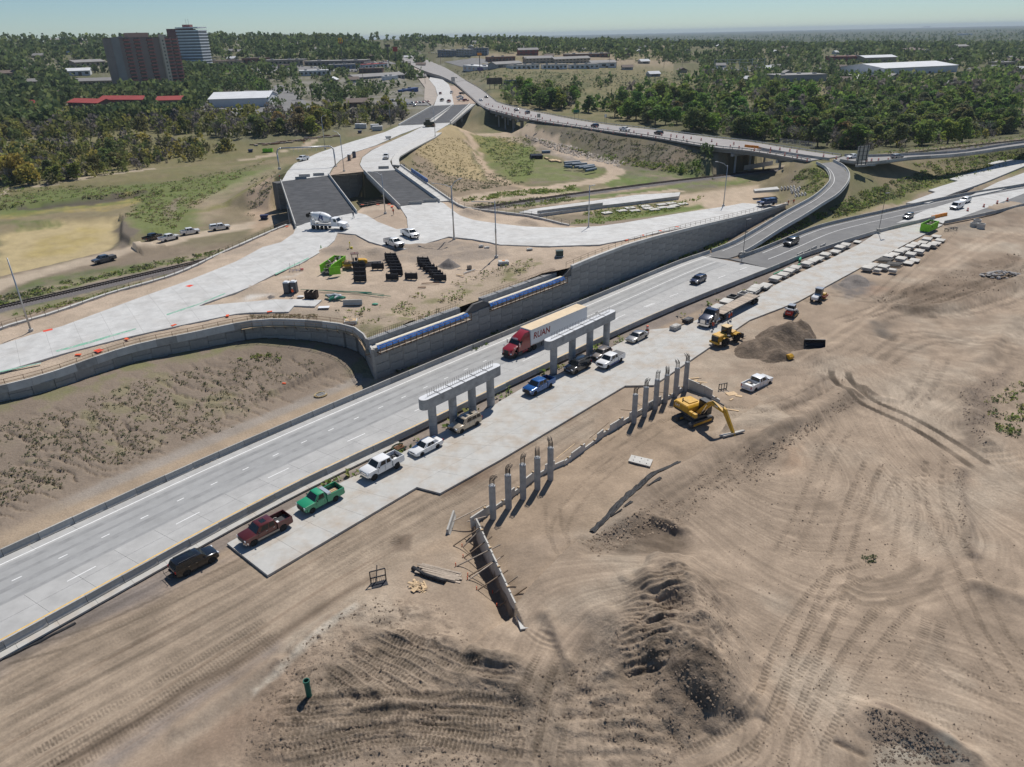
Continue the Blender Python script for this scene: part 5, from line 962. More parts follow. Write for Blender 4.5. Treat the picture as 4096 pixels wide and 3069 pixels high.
def lights(root,xf,xb,W,zh,zt_,hw=.42,hh=.17,tw=.14,th=.34,grille=None,gz=.7,gh=.32,gw=.9,fb=BLACK,rb=BLACK,zbump=.42,bh=.2):
 for s in(-1,1):
  MB().box((xf-.09,s*(W/2-.26),zh),(.16,hw,hh),rz=s*-.22).build('headlight',LAMP,root,bevel=.02);MB().box((xb+.03,s*(W/2-.13),zt_),(.1,tw,th)).build('tail_light',TAIL,root)
 MB().box((xf-.03,0,gz),(.1,gw,gh)).build('grille',grille or BLACK,root,bevel=.02)
 MB().loft([[(xf-.34,s*(W/2-.02),zbump-bh/2),(xf-.05 if abs(s)==1 else xf+.06,s*(W/2-.08),zbump-bh/2),(xf-.05 if abs(s)==1 else xf+.06,s*(W/2-.08),zbump+bh/2),(xf-.34,s*(W/2-.02),zbump+bh/2)]for s in(-1,-.6,.6,1)]).build('front_bumper',fb,root)
 MB().box((xb-.02,0,zbump+.05),(.16,W-.16,bh)).build('rear_bumper',rb,root,bevel=.03);MB().box((xb-.09,0,zbump+.12),(.02,.32,.15)).build('licence_plate',REFL,root)
def mirrors(root,x,W,z,m):[MB().box((x,s*(W/2+.12),z),(.12,.24,.17)).build('mirror',m,root,bevel=.02)for s in(-1,1)]
def handles(root,xs,W,z):[MB().box((x,s*(W/2+.012),z),(.2,.025,.035)).build('door_handle',CHROME,root)for x in xs for s in(-1,1)]
def seams(root,xs,W,z0,z1,m=UNDER):[MB().box((x,s*(W/2+.001),(z0+z1)/2),(.018,.012,z1-z0)).build('door_seam',m,root)for x in xs for s in(-1,1)]
def car(label,cat,p,L=4.85,W=1.86,H=1.47,kind='sedan',wb=2.8,fo=.95,wr=.33,name=None,group=None,glass=GLASS,rim=RIM,trim=BLACK,sun=0,bars=False,grille=None,hb=None):
 root=empty(name or{'sedan':'sedan_car','suv':'suv_car','van':'cargo_van'}[kind],label=label,cat=cat,group=group);xf=L/2;xb=-L/2;xa=xf-fo;xr=xa-wb;zb=.24 if kind=='sedan' else .33
 if kind=='sedan':zh,zc,belt,cab=.82,.95,.95,(xf-1.35,xf-2.05,xb+1.35,xb+.62);deck=[(xb+.62,.99),(xb+.12,.99),(xb,.86)]
 elif kind=='suv':k=H-1.75;zh,zc,belt,cab=1.07+k*.6,1.17+k*.6,1.18+k*.6,(xf-1.25,xf-1.85,xb+.35,xb+.06);deck=[(xb+.03,belt),(xb,belt-.12)]
 else:zh,zc,belt,cab=1.05,1.18,1.18,(xf-.95,xf-1.45,xb+.08,xb+.04);deck=[(xb+.03,belt),(xb,belt-.12)]
 if hb:zh+=hb;zc+=hb;belt+=hb;deck=[(a,b+hb)for a,b in deck]
 out=[(xf-.02,zb+.08),(xf,zh*.58),(xf-.06,zh-.14),(xf-.3,zh-.02),(cab[0],zc)]+[(cab[0]-.3,belt)]+deck+[(xb,zb+.2),(xb+.12,zb+.04)]+arch(xr,wr*1.2,zb)+arch(xa,wr*1.2,zb)
 o=side_loft(out,W).build('body',p,root);smooth_by_angle(o,38);MB().box((0,0,zb+.14),(L-.5,W-.35,.26)).build('underbody',UNDER,root)
 win=[(.13,.36),(.39,.64)]if kind=='sedan' else[(.04,.24),(.27,.52),(.55,.80)]if kind=='suv' else[(.66,.88)]
 if kind=='sedan':win=[(.30,.53),(.56,.80)]
 cabin(root,p,cab[0],cab[1],cab[2],cab[3],belt-.03,H,W,win,tum=.2 if kind!='van' else .12,roofbars=bars,glass=glass,sun=sun)
 lights(root,xf,xb,W,zh-.2,(.82 if kind=='sedan' else 1.05),hw=.4,grille=grille,gz=zh*.62,gh=.2 if kind=='sedan' else .3,zbump=zb+.2,fb=p if kind=='sedan' else trim,rb=p if kind=='sedan' else trim)
 mirrors(root,cab[0]-.35,W,zc+.06,p);handles(root,(-.1,-.95)if kind!='van' else(.9,),W,belt-.12);seams(root,(cab[0]-.3,cab[0]-1.25,cab[0]-2.2),W,zb+.15,belt-.08)
 if kind!='sedan':[MB().bar((xa-wr*1.3,s*(W/2-.01),zb+.06),(xr+wr*1.3,s*(W/2-.01),zb+.06),.05,.12).build('side_skirt',trim,root)for s in(-1,1)]
 for x in(xa,xr):
  for s in(-1,1):wheel(root,x,s*(W/2-.12),wr,.23,rim)
 return root
def pickup(label,p,L=5.9,W=2.03,H=1.95,cabn='crew',wb=3.7,fo=.98,wr=.4,group=None,rim=RIM,bump=CHROME,bed='open',grille=None,lift=0.0,glass=GLASS,sun=0,box=None,two=None,cargo=None,bedm=None):
 root=empty('pickup_truck',label=label,cat='pickup truck',group=group);xf=L/2;xb=-L/2;xa=xf-fo;xr=xa-wb;zb=.44+lift;zh=1.25+lift;zc=1.32+lift;belt=1.34+lift;H=H+.06+lift
 clen={'crew':2.05,'ext':1.75,'reg':1.15}[cabn];xc=xf-1.42;xbed=xc-.55-clen;ar=wr*1.22
 out=[(xf-.02,zb+.1),(xf,zh*.62),(xf-.04,zh-.1),(xf-.16,zh),(xc,zc),(xc-.25,belt),(xbed,belt),(xbed,zb)]+arch(xa,ar,zb)
 o=side_loft(out,W,e=.055,zc=.9).build('body',p,root);smooth_by_angle(o,38)
 rail=1.42+lift;so=[(xbed-.03,zb+.05),(xbed-.03,rail),(xb+.03,rail),(xb,rail-.08),(xb,zb+.18),(xb+.1,zb+.1)]+arch(xr,ar,zb+.02)
 b=MB();b.prism(so,W/2-.12,W/2-.01).prism(so,-W/2+.01,-W/2+.12);b.box((xbed-.07,0,(rail+.75+lift)/2),(.08,W-.24,rail-.75-lift));bo=b.build('bed_sides',p,root)
 MB().box(((xbed+xb)/2,0,.80+lift),(xbed-xb-.1,W-.26,.08)).build('bed_floor',bedm or mat('bed_liner',(.05,.05,.052),.8),root);MB().box((xb+.04,0,(rail+.78+lift)/2),(.07,W-.14,rail-.78-lift)).build('tailgate',p,root,bevel=.02)
 if two:[MB().bar((xa-ar,s*(W/2+.004),zb+.13),(xr+ar,s*(W/2+.004),zb+.13),.03,.24).build('lower_trim',two,root)for s in(-1,1)]
 MB().box((0,0,zb+.12),(L-.6,W-.5,.25)).build('chassis',UNDER,root)
 win={'crew':[(.08,.36),(.42,.80)],'ext':[(.08,.28),(.36,.78)],'reg':[(.16,.72)]}[cabn]
 cabin(root,p,xc,xc-.62,xbed+.2,xbed+.05,belt-.03,H,W,win,tum=.2,glass=glass,sun=sun)
 lights(root,xf,xb,W,zh-.22,1.08+lift,hw=.38,hh=.24,th=.42,grille=grille or BLACK,gz=zh*.76,gh=.36,gw=1.15,fb=bump,rb=bump,zbump=zb+.22,bh=.26)
 mirrors(root,xc-.3,W,zc+.12,BLACK);handles(root,[xc-1.25]+([xc-2.15]if cabn=='crew' else[]),W,belt-.12);seams(root,[xc-.2,xc-1.35]+([xbed+.1]if cabn!='reg' else[]),W,zb+.15,belt-.05)
 if bed=='cover':MB().box(((xbed+xb)/2-.02,0,rail+.02),(xbed-xb-.06,W-.1,.05)).build('bed_cover',mat('tonneau_cover',(.09,.09,.095),.6),root,bevel=.02)
 if bed=='cap':MB().loft([[(xbed-.04,-W/2+.06,rail),(xbed-.04,W/2-.06,rail),(xbed-.1,W/2-.22,H-.06),(xbed-.1,-W/2+.22,H-.06)],[(xb+.06,-W/2+.06,rail),(xb+.06,W/2-.06,rail),(xb+.3,W/2-.22,H-.06),(xb+.3,-W/2+.22,H-.06)]]).build('bed_cap',p,root);[MB().box(((xbed+xb)/2,s*(W/2-.13),(rail+H)/2-.03),(xbed-xb-.6,.05,.3),M=Matrix.Rotation(s*.26,3,'X')).build('cap_window',GLASS,root)for s in(-1,1)]
 if box:MB().box((xbed-.38,0,rail+.06),(.52,W-.12,.34)).build('toolbox',box,root,bevel=.02)
 if cargo:cargo(root,xbed,xb,.78+lift,W)
 for x in(xa,xr):
  for s in(-1,1):wheel(root,x,s*(W/2-.13),wr,.28,rim)
 root['wb']=0;del root['wb'];return root
def park(root,f,r,W,z=0.0,near=1,zf=None):
 """set a vehicle by where its near-side wheels touch: f front, r rear; near=+1 when that is its left side"""
 a=at(f,z)if zf is None else on(f,zf,z);b=at(r,z)if zf is None else on(r,zf,z);d=(a-b);d.z=0;d.normalize();left=V3(-d.y,d.x,0);wbm=(a+b)/2
 root.location=wbm-left*near*(W/2-.12);root.rotation_euler=(0,0,math.atan2(d.y,d.x));root.location.z=(a.z+b.z)/2;return root
HD=math.atan2(-.724,-.69)
def park2(root,c,rz,z=0.0):p=at(c,z)if isinstance(c,str)else Vector(c);root.location=p;root.rotation_euler=(0,0,rz);return root
def heading(root,rz):root.rotation_euler=(0,0,rz);return root
def junk(items):
 def f(root,x0,x1,z,W):
  for(fx,y,sx,sy,sz,m)in items:MB().box((x0+(x1-x0)*fx,y,z+sz/2),(sx,sy,sz)).build('cargo',m,root,bevel=.02)
 return f
def lumber(root,x0,x1,z,W):
 for k in range(6):MB().box(((x0+x1)/2-.1,-.45+k*.16,z+.06+.05*(k%2)),(1.5,.1,.06),rz=.03*(k%3)).build('board',WOOD,root)
# parked in a line on the work slab
v=pickup('maroon crew cab pickup with a sunroof, parked at the slab end',paint('maroon',(.10,.014,.010),.3,.2),cabn='crew',two=mat('silver_trim',(.30,.27,.24),.4,.4),L=5.95,wr=.42,sun=1,cargo=junk([(.2,.2,.4,.4,.3,REFL)]));park(v,"C45,1478","C288,1338",2.03);heading(v,HD)
v=pickup('bright green regular cab pickup with a silver toolbox',paint('green',(.018,.29,.135),.4),cabn='reg',L=5.6,wb=3.3,wr=.37,bump=BLACK,box=mat('checker_plate',(.62,.64,.66),.35,.8),cargo=lumber);park(v,"C520,1207","C698,1108",2.0);heading(v,HD)
v=pickup('lifted white crew cab pickup with an open bed',WHITE,cabn='crew',lift=.2,wr=.46,rim=DKRIM,bump=CHROME,grille=CHROME,cargo=junk([(.5,.3,.5,.5,.25,REFL),(.6,-.3,.4,.4,.3,DKGR)]));park(v,"C1012,945","C1190,850",2.03);heading(v,HD)
v=car('white sedan parked between the lifted pickup and the tan SUV','car',WHITE,rim=DKRIM);park(v,"C1386,752","C1512,686",1.86);heading(v,HD)
v=car('champagne tan SUV with two sunroofs under the nearer pier','SUV',paint('champagne',(.42,.36,.28),.3,.4),kind='suv',L=5.1,W=2.0,H=1.85,wb=3.02,wr=.38,sun=2,bars=True);park(v,"C1706,568","C1826,508",2.0);heading(v,HD)
v=pickup('metallic blue crew cab pickup with an empty black bed',paint('blue',(.012,.095,.30),.25,.35),cabn='crew',rim=DKRIM,bump=BLACK);park(v,"d447,1207","d640,1113",2.03);heading(v,HD)
v=car('black full-size SUV with big wheels beside the farther pier','SUV',paint('black_blue',(.008,.011,.016),.2),kind='suv',L=5.2,W=2.04,H=1.98,wb=2.95,wr=.44,sun=1,bars=True,grille=CHROME,rim=DKRIM);park(v,"d968,935","d1098,870",2.04);heading(v,HD)
v=car('brownish grey boxy SUV half hidden behind the white pickup','SUV',paint('taupe',(.19,.17,.16),.3,.4),kind='suv',L=4.25,W=1.83,H=1.7,wb=2.57,wr=.35,bars=True);park(v,"d1262,775","d1382,715",1.83);heading(v,HD)
v=pickup('white crew cab pickup with a grey bed cover and blue sill',WHITE,cabn='crew',bed='cover',rim=DKRIM,bump=WHITE,two=mat('blue_stripe',(.03,.06,.22),.4));park(v,"d1372,872","d1524,787",2.03);heading(v,HD)
v=car('silver sedan parked nearest the red traffic drum','car',paint('silver',(.30,.295,.285),.28,.6),L=5.05,W=1.9,H=1.49,wb=3.05,grille=CHROME);park(v,"d1718,542","d1838,484",1.9);heading(v,HD)
v=car('black SUV with roof rails and a hitch rack on the gravel','SUV',paint('gloss_black',(.007,.0075,.008),.2),kind='suv',L=4.85,W=1.93,H=1.82,wb=2.79,wr=.4,bars=True,sun=1,rim=DKRIM);park(v,"M1712,-6","M1503,118",1.93,near=-1,z=-.32);heading(v,HD+math.pi)
_hr=v;hk=MB();[hk.bar((-2.45-.12*i,-.7,.55),(-2.45-.12*i,.7,.55),.04)for i in(0,5)];[hk.bar((-2.4,y,.55),(-3.1,y,.55),.04)for y in(-.65,0,.65)];hk.bar((-2.4,0,.45),(-2.8,0,.5),.07).bar((-3.05,-.7,.55),(-3.05,-.7,.95),.04).bar((-3.05,.7,.55),(-3.05,.7,.95),.04).build('hitch_rack',BLACK,v)
# moving on the highway and ramps
v=car('dark navy SUV driving alone on the concrete highway','SUV',paint('navy',(.008,.014,.045),.2),kind='suv',L=4.75,W=1.95,H=1.68,wb=2.9,wr=.38,rim=DKRIM);park(v,"B1592,884","B1646,858",1.95);heading(v,HD+.04)
v=car('black long SUV on the dark asphalt detour','SUV',paint('black2',(.007,.008,.008),.2),kind='suv',L=5.5,W=2.04,H=1.95,wb=3.2,wr=.4,bars=True);park(v,"E322,582","E390,552",2.04)
v=car('black hatchback on the detour near the orange barrier','car',paint('black3',(.009,.01,.014),.2),kind='suv',L=4.5,W=1.83,H=1.6,wb=2.65,wr=.34,name='hatchback_car');park(v,"E1277,362","E1316,344",1.83)
v=car('white cargo van on the detour near the drums','van',WHITE,kind='van',L=5.7,W=2.0,H=2.12,wb=3.4,wr=.38);park(v,"E1664,284","E1716,268",2.0)
v=car('white SUV just behind the cargo van','SUV',WHITE,kind='suv',L=5.0,W=1.95,H=1.8,wb=2.9,wr=.37,bars=True);park(v,"E1738,232","E1773,220",1.95)
# on the dirt and the upper platform
v=pickup('white extended cab pickup with gear in its bed on the dirt',WHITE,cabn='ext',bump=WHITE,bedm=BLACK,cargo=junk([(.75,0,.6,1.2,.5,REFL),(.4,.4,.5,.5,.5,OLDW),(.4,-.5,.4,.4,.45,REFL)]));park(v,"D2162,192","D2038,242",2.03,near=-1,z=-.2);heading(v,math.atan2(.62,.78))
v=pickup('white pickup at the edge of the upper pavement, nearer the soil',WHITE,cabn='ext',bump=BLACK,bed='cover');v.children[0];park(v,"A1172,594","A1097,565",2.03,near=-1,zf=lambda x,y:platz(x,y)+UP,z=8)
v=pickup('white pickup with a loaded bed on the upper pavement, behind its twin',WHITE,cabn='ext',bump=CHROME,cargo=junk([(.2,0,.5,1.2,.5,DKGR),(.7,.3,.4,.4,.5,OLDW)]));park(v,"A1298,519","A1230,489",2.03,near=-1,zf=lambda x,y:platz(x,y)+UP,z=8)
v=pickup('slate grey pickup with brake lights on the dirt road by the rails',paint('slate',(.085,.105,.13),.3,.3),cabn='crew',bed='cover',wr=.42,rim=DKRIM);park(v,"L797,722","L917,692",2.03,near=1,zf=zt,z=-.6)
v=pickup('white crew cab pickup in the dirt-road row, next to the black one',WHITE,cabn='crew',bed='open');park(v,"L1430,518","L1322,544",2.03,near=-1,zf=zt,z=-.6)
v=pickup('black pickup half hidden in the row on the dirt road',paint('black4',(.008,.008,.009),.25),cabn='crew');park(v,"L1292,512","L1207,538",2.03,near=-1,zf=zt,z=-.6)
v=pickup('white crew cab pickup third along the dirt-road row',WHITE,cabn='crew',L=5.4,W=1.9,wr=.37,bump=WHITE);park(v,"L1584,474","L1494,488",1.9,near=-1,zf=zt,z=-.6)
v=pickup('white pickup with a bed cap, last of the dirt-road row',WHITE,cabn='ext',bed='cap');park(v,"L1820,440","L1732,452",2.0,near=-1,zf=zt,z=-.6)
v=pickup('white crew cab pickup on the far carriageway behind the sign arch',WHITE,cabn='crew');park2(v,"a672,452",math.atan2(-.93,-.36),8.5)
v=pickup('white pickup parked on the right carriageway with an open bed',WHITE,cabn='crew',L=6.2);park2(v,"a1722,425",math.atan2(-.98,.1),8.5)
v=pickup('dark blue pickup with a raised bed cap at the ramp end',paint('blue2',(.015,.035,.11),.3,.2),cabn='ext',bed='cap');park2(v,"E133,244",math.atan2(-.35,-.93),4.6)
SUVP=car('dark blue SUV on the old highway ahead of the white pickup','SUV',paint('blue3',(.012,.03,.085),.25,.2),kind='suv',L=4.7,W=1.9,H=1.7,wb=2.75,wr=.36);park2(SUVP,"V762,1022",0,9)
PKP=pickup('white pickup on the old highway between the orange drums',WHITE,cabn='crew');park2(PKP,"V1003,1056",0,9)
CARP=car('white car beside the large sign panel at the ramp top','car',WHITE);park2(CARP,"W825,1276",0,7.85)
def oldhead(o,sgn=1):
 p=o.location;i=min(range(len(OLDL)-1),key=lambda k:(OLDL[k]-p).length);d=OLDL[i+1]-OLDL[max(0,i-1)];o.rotation_euler=(0,0,math.atan2(d.y*sgn,d.x*sgn))
oldhead(SUVP);oldhead(PKP,-1);CARP.rotation_euler=(0,0,math.atan2(.4,.9)+math.pi)
DUMMY={}
def more(src,c,z,rz,label,p=None,group=None):
 o=copytree(src);o['label']=label
 if group:o['group']=group
 park2(o,c,rz,z)
 if p:
  fr=[s.material for ch in src.children if ch.name.startswith('body')for s in ch.material_slots][0];recolor(o,fr,p)
 return o
PB=[paint('far_black',(.012,.012,.013),.25),paint('far_blue',(.015,.035,.10),.25),paint('far_silver',(.33,.33,.33),.3,.4),paint('far_red',(.22,.016,.012),.3),paint('far_tan',(.33,.28,.2),.3),WHITE,paint('far_grey',(.12,.12,.125),.3)]
o=more(SUVP,"V1275,1082",9,0,'black SUV on the old highway nearest the rail bridge',PB[0]);oldhead(o);o=more(SUVP,"V220,914",9,0,'dark SUV on the old highway above the creek bank',PB[6]);oldhead(o);o=more(CARP,"V132,891",9,0,'blue car on the old highway above the creek',PB[1]);oldhead(o)
o=more(SUVP,"W1185,1280",7.55,math.atan2(.35,.93),'silver SUV with a dark roof on the side road by the railway',PB[2])
FAR=[("U1900,788",9,CARP,0,'black car on the old highway past the creek'),("U1857,812",9,CARP,5,'white car on the old highway past the creek'),("U1630,616",9.6,SUVP,1,'blue truck on the hill street, nearest the creek'),("U1658,634",9.4,CARP,0,'black car trailing the blue truck on the hill street'),("U1590,543",12,CARP,0,'dark car at the side of the hill street junction'),("U1503,563",11,CARP,3,'red car in the hill street junction'),("U1340,552",13,SUVP,0,'dark SUV at the left of the hill street junction'),("U1460,525",13,SUVP,6,'grey SUV on the hill street above the junction'),("U1408,535",13,PKP,5,'white pickup on the hill street above the junction'),("U1360,465",17,CARP,0,'dark car climbing the hill street'),("U1395,472",17,CARP,6,'grey car climbing the hill street'),("U1030,407",30,SUVP,0,'dark truck at the crest of the hill street')]
for c,z,src,k,lb in FAR:more(src,c,z,math.atan2(1,-.35),lb,PB[k]if k!=5 or src!=PKP else None)
# ------------------------------------------------------------------ lorries
RED=paint('tractor_red',(.26,.008,.012),.28);TRW=mat('trailer_white',(.74,.75,.76),.45);TAN=mat('trailer_roof',(.66,.52,.34),.7,var=.12,scale=.6)
def beside(root,f,r,half,near=1,z=0.0,zf=None):return park(root,f,r,(half+.12)*2,z=z,near=near,zf=zf)
def tractor(root,m,sleeper=True,fair=True,x0=0.0,bumper=BLACK,grille=BLACK,nose=1.9):
 """conventional tractor, x0 = rear of chassis"""
 X=lambda v:v+x0;W=2.45
 MB().box((X(3.2),0,.85),(6.6,.9,.28)).build('chassis',UNDER,root)
 xc=5.0;nz=nose;out=[(X(xc),1.0),(X(xc),2.12),(X(xc+nz*.8),1.82),(X(xc+nz),1.6),(X(xc+nz+.05),.62),(X(xc+nz-.1),.45)]+arch(X(xc+nz-.95),.62,.55)
 o=side_loft(out,2.3,e=.16,zc=1.2).build('hood',m,root);smooth_by_angle(o,40)
 ln=3.0 if sleeper else 1.75;top=2.95;B=[(X(xc-ln),-W/2,.95),(X(xc+.05),-W/2,.95),(X(xc+.05),W/2,.95),(X(xc-ln),W/2,.95)];M_=[(x,y,2.1)for x,y,z in B];T=[(X(xc-ln),-W/2+.1,top),(X(xc-.55),-W/2+.16,top),(X(xc-.55),W/2-.16,top),(X(xc-ln),W/2-.1,top)]
 o=MB().loft([B,M_,T]).build('cab',m,root);smooth_by_angle(o,30)
 pane((M_[1],M_[2],T[2],T[1]),.06,.94,.1,.86).build('windscreen',GLASS,root)
 for s,q in((0,(M_[0],M_[1],T[1],T[0])),(1,(M_[2],M_[3],T[3],T[2]))):u=(.74,.97)if sleeper else(.45,.92);u=u if s==0 else(1-u[1],1-u[0]);pane(q,u[0],u[1],.02,.72).build('side_window',GLASS,root)
 if fair:o=MB().loft([[(X(xc-ln),-1.15,2.93),(X(xc-.5),-1.1,2.93),(X(xc-.5),1.1,2.93),(X(xc-ln),1.15,2.93)],[(X(xc-ln),-1.12,3.3),(X(xc-1.0),-1.0,3.25),(X(xc-1.0),1.0,3.25),(X(xc-ln),1.12,3.3)],[(X(xc-ln),-1.05,3.9),(X(xc-2.0),-.85,3.75),(X(xc-2.0),.85,3.75),(X(xc-ln),1.05,3.9)]]).build('roof_fairing',m,root);smooth_by_angle(o,35)
 else:[MB().cyl((X(xc-ln-.12),s*1.1,1.0),(X(xc-ln-.12),s*1.1,3.3),.08,n=8).build('exhaust_stack',CHROME,root)for s in(-1,1)]
 MB().box((X(xc+nz+.03),0,1.2),(.12,1.0,.78)).build('grille',grille,root,bevel=.04);MB().loft([[(X(xc+nz-.5),y*1.18,.42),(X(xc+nz+(.16 if abs(y)<.9 else-.02)),y*1.15,.42),(X(xc+nz+(.16 if abs(y)<.9 else-.02)),y*1.15,.78),(X(xc+nz-.5),y*1.18,.78)]for y in(-1,-.7,.7,1)]).build('front_bumper',bumper,root)
 for s in(-1,1):
  MB().box((X(xc+nz-.12),s*.92,1.05),(.3,.34,.26),rz=-s*.4).build('headlight',LAMP,root,bevel=.04);MB().box((X(xc+.1),s*1.5,2.35),(.16,.22,.7)).build('mirror',CHROME,root,bevel=.04);MB().box((X(xc+nz*.6),s*1.28,1.95),(.12,.2,.22)).build('hood_mirror',CHROME,root)
  MB().cyl((X(xc-2.3),s*1.0,.72),(X(xc-.9),s*1.0,.72),.32,n=12).build('fuel_tank',CHROME if not fair else m,root);MB().box((X(xc-.35),s*1.18,.6),(1.0,.22,.5)).build('step',DKGR,root)
  wheel(root,X(xc+nz-.95),s*1.05,.52,.3,CHROME)
  for ax in(.75,2.05):
   for d in(.0,.34):wheel(root,X(ax),s*(1.1-d),.52,.27,CHROME)
def trailer_bogie(root,x):
 for ax in(x,x+1.25):
  for s in(-1,1):
   for d in(0,.34):wheel(root,ax,s*(1.1-d),.52,.27,CHROME)
 MB().box((x+.62,0,.85),(2.4,1.1,.35)).build('bogie_frame',UNDER,root)
ru=empty('semi_truck',label='red tractor with a white tan-roofed box trailer on the highway',cat='truck');TX=6.95
tractor(ru,RED,x0=0.0);zt0,zt1=1.18,4.1
MB().box((1.9-8.07,0,(zt0+zt1)/2),(16.15,2.58,zt1-zt0)).build('trailer_box',TRW,ru,bevel=.03);MB().box((1.9-8.07,0,zt1+.012),(16.0,2.46,.02)).build('trailer_roof',TAN,ru)
for s in(-1,1):MB().box((1.9-8.07,s*1.275,zt0+.06),(16.15,.05,.14)).build('lower_rail',STEEL,ru);MB().box((1.9-8.07,s*1.275,zt1-.05),(16.15,.05,.1)).build('upper_rail',STEEL,ru);[MB().box((1.3-k*1.4,s*1.295,zt0+.05),(.5,.012,.06)).build('marker_strip',REFL if k%2 else TAIL,ru)for k in range(11)]
trailer_bogie(ru,-12.6);[MB().bar((-1.6,s*.7,.1),(-1.6,s*.7,1.2),.14).build('landing_leg',DKGR,ru)for s in(-1,1)]
RLET=mat('ruan_red',(.26,.012,.016),.5)
for s in(1,-1):text_mesh('RUAN',1.62,'lettering',RLET,Matrix.Translation((-1.0 if s>0 else-1.0,s*1.302,2.75))@Matrix.Rotation(math.pi if s>0 else 0,4,'Z')@Matrix.Rotation(R(90),4,'X'),ru,bold=.035,shear=.12,sx=1.02)
text_mesh('RUAN',.5,'lettering',REFL,Matrix.Translation((4.72,0,3.12))@Matrix.Rotation(R(90),4,'Z')@Matrix.Rotation(R(62),4,'X'),ru,bold=.012,shear=.1)
park(ru,"d185,740","d450,628",2.34);_d=V3(math.cos(HD),math.sin(HD),0);_fw_=at("d185,740");ru.location=_fw_-_d*5.95-V3(-_d.y,_d.x,0)*1.05;ru.rotation_euler=(0,0,HD)
fl=empty('semi_truck',label='dark silver tractor with an empty wooden flatbed trailer beside workers',cat='truck');NAVY=paint('gunmetal',(.055,.06,.085),.25,.5)
tractor(fl,NAVY,sleeper=False,fair=False,bumper=CHROME,grille=CHROME,nose=2.0)
for k in range(24):MB().box((1.6-.31-k*.612,0,1.46),(.6,2.5,.06)).build('deck_board',OLDW,fl)
for s in(-1,1):MB().box((1.6-7.3,s*1.26,1.4),(14.7,.06,.22)).build('side_rail',DKGR,fl);MB().box((1.6-7.3,s*.5,1.12),(14.4,.16,.5)).build('beam',DKGR,fl)
trailer_bogie(fl,-12.4);_fw_=at("B1692,1228");fl.location=_fw_-_d*6.05-V3(-_d.y,_d.x,0)*1.05;fl.rotation_euler=(0,0,HD-.02)
# concrete mixer
mx=empty('mixer_truck',label='white concrete mixer truck with a blue letter A on its drum',cat='mixer truck');MXW=mat('mixer_white',(.76,.77,.78),.4,var=.06)
MB().box((-.2,0,.95),(9.6,.9,.3)).build('chassis',UNDER,mx)
out=[(2.7,1.05),(2.7,2.0),(4.3,1.78),(4.55,1.6),(4.6,.7),(4.5,.5)]+arch(3.65,.62,.6);o=side_loft(out,2.25,e=.15,zc=1.2).build('hood',MXW,mx);smooth_by_angle(o,40)
B=[(1.0,-1.2,.95),(2.75,-1.2,.95),(2.75,1.2,.95),(1.0,1.2,.95)];M_=[(x,y,2.0)for x,y,z in B];T=[(1.05,-1.08,2.9),(2.2,-1.05,2.9),(2.2,1.05,2.9),(1.05,1.08,2.9)];o=MB().loft([B,M_,T]).build('cab',MXW,mx);smooth_by_angle(o,30)
pane((M_[1],M_[2],T[2],T[1]),.06,.94,.1,.88).build('windscreen',GLASS,mx);pane((M_[0],M_[1],T[1],T[0]),.42,.9,.05,.8).build('side_window',GLASS,mx);pane((M_[2],M_[3],T[3],T[2]),.1,.58,.05,.8).build('side_window',GLASS,mx)
dp=[(.35,-4.3),(.62,-4.25),(.8,-4.0),(1.16,-2.7),(1.24,-1.9),(1.22,-1.1),(1.05,-.2),(.7,.55),(.35,.65)];dm=MB().lathe([(r,h)for r,h in dp],20,'X');Mx=Matrix.Translation((-.1,0,2.55))@Matrix.Rotation(R(10.5),4,'Y')
dr_=dm.build('drum',MXW,mx);dr_.matrix_local=Mx;smooth_by_angle(dr_,40);MB().lathe([(1.235,-2.05),(1.262,-2.05),(1.262,-1.85),(1.235,-1.85)],20,'X').build('drum_ring',STEEL,dr_)
LB=mat('logo_blue',(.012,.025,.14),.5)
def drum_patch(poly,s):  # blue letter wrapped on the drum flank
 mb=MB()
 def P(a,h):r=float(np.interp(h,[q[1]for q in dp],[q[0]for q in dp]))+.03;t=math.radians(a);return(h,s*-r*math.cos(t),r*math.sin(t))
 for q in poly:
  (h0,a0),(h1,a1),(h2,a2),(h3,a3)=q
  for k in range(8):u,w=k/8,(k+1)/8;L_=lambda p,r,t:p+(r-p)*t;mb.quad(P(L_(a0,a3,u),L_(h0,h3,u)),P(L_(a1,a2,u),L_(h1,h2,u)),P(L_(a1,a2,w),L_(h1,h2,w)),P(L_(a0,a3,w),L_(h0,h3,w)))
 return mb.build('logo',LB,dr_)
for s in(1,):
 drum_patch([[(-2.3,-22),(-1.95,-22),(-1.5,32),(-1.85,32)],[(-1.85,32),(-1.5,32),(-1.05,26),(-1.2,32)],[(-1.5,32),(-1.15,30),(-.85,-18),(-1.2,-18)],[(-1.9,-2),(-1.35,-2),(-1.3,9),(-1.8,9)]],s)
 drum_patch([[(-2.3,-34),(-.75,-34),(-.75,-28),(-2.3,-28)]],s)
MB().loft([[(-4.0,-.5,3.9),(-4.6,-.5,4.0),(-4.7,-.3,3.1),(-4.2,-.3,3.0)],[(-4.0,.5,3.9),(-4.6,.5,4.0),(-4.7,.3,3.1),(-4.2,.3,3.0)]]).build('hopper',MXW,mx);MB().bar((-4.5,0,2.9),(-5.1,0,1.5),.5,.12).build('chute',MXW,mx);MB().box((-4.55,0,1.6),(.3,1.8,1.2)).build('rear_frame',MXW,mx);[MB().box((-1.2,s*1.12,1.18),(6.6,.12,.2)).build('fender',MXW,mx)for s in(-1,1)]
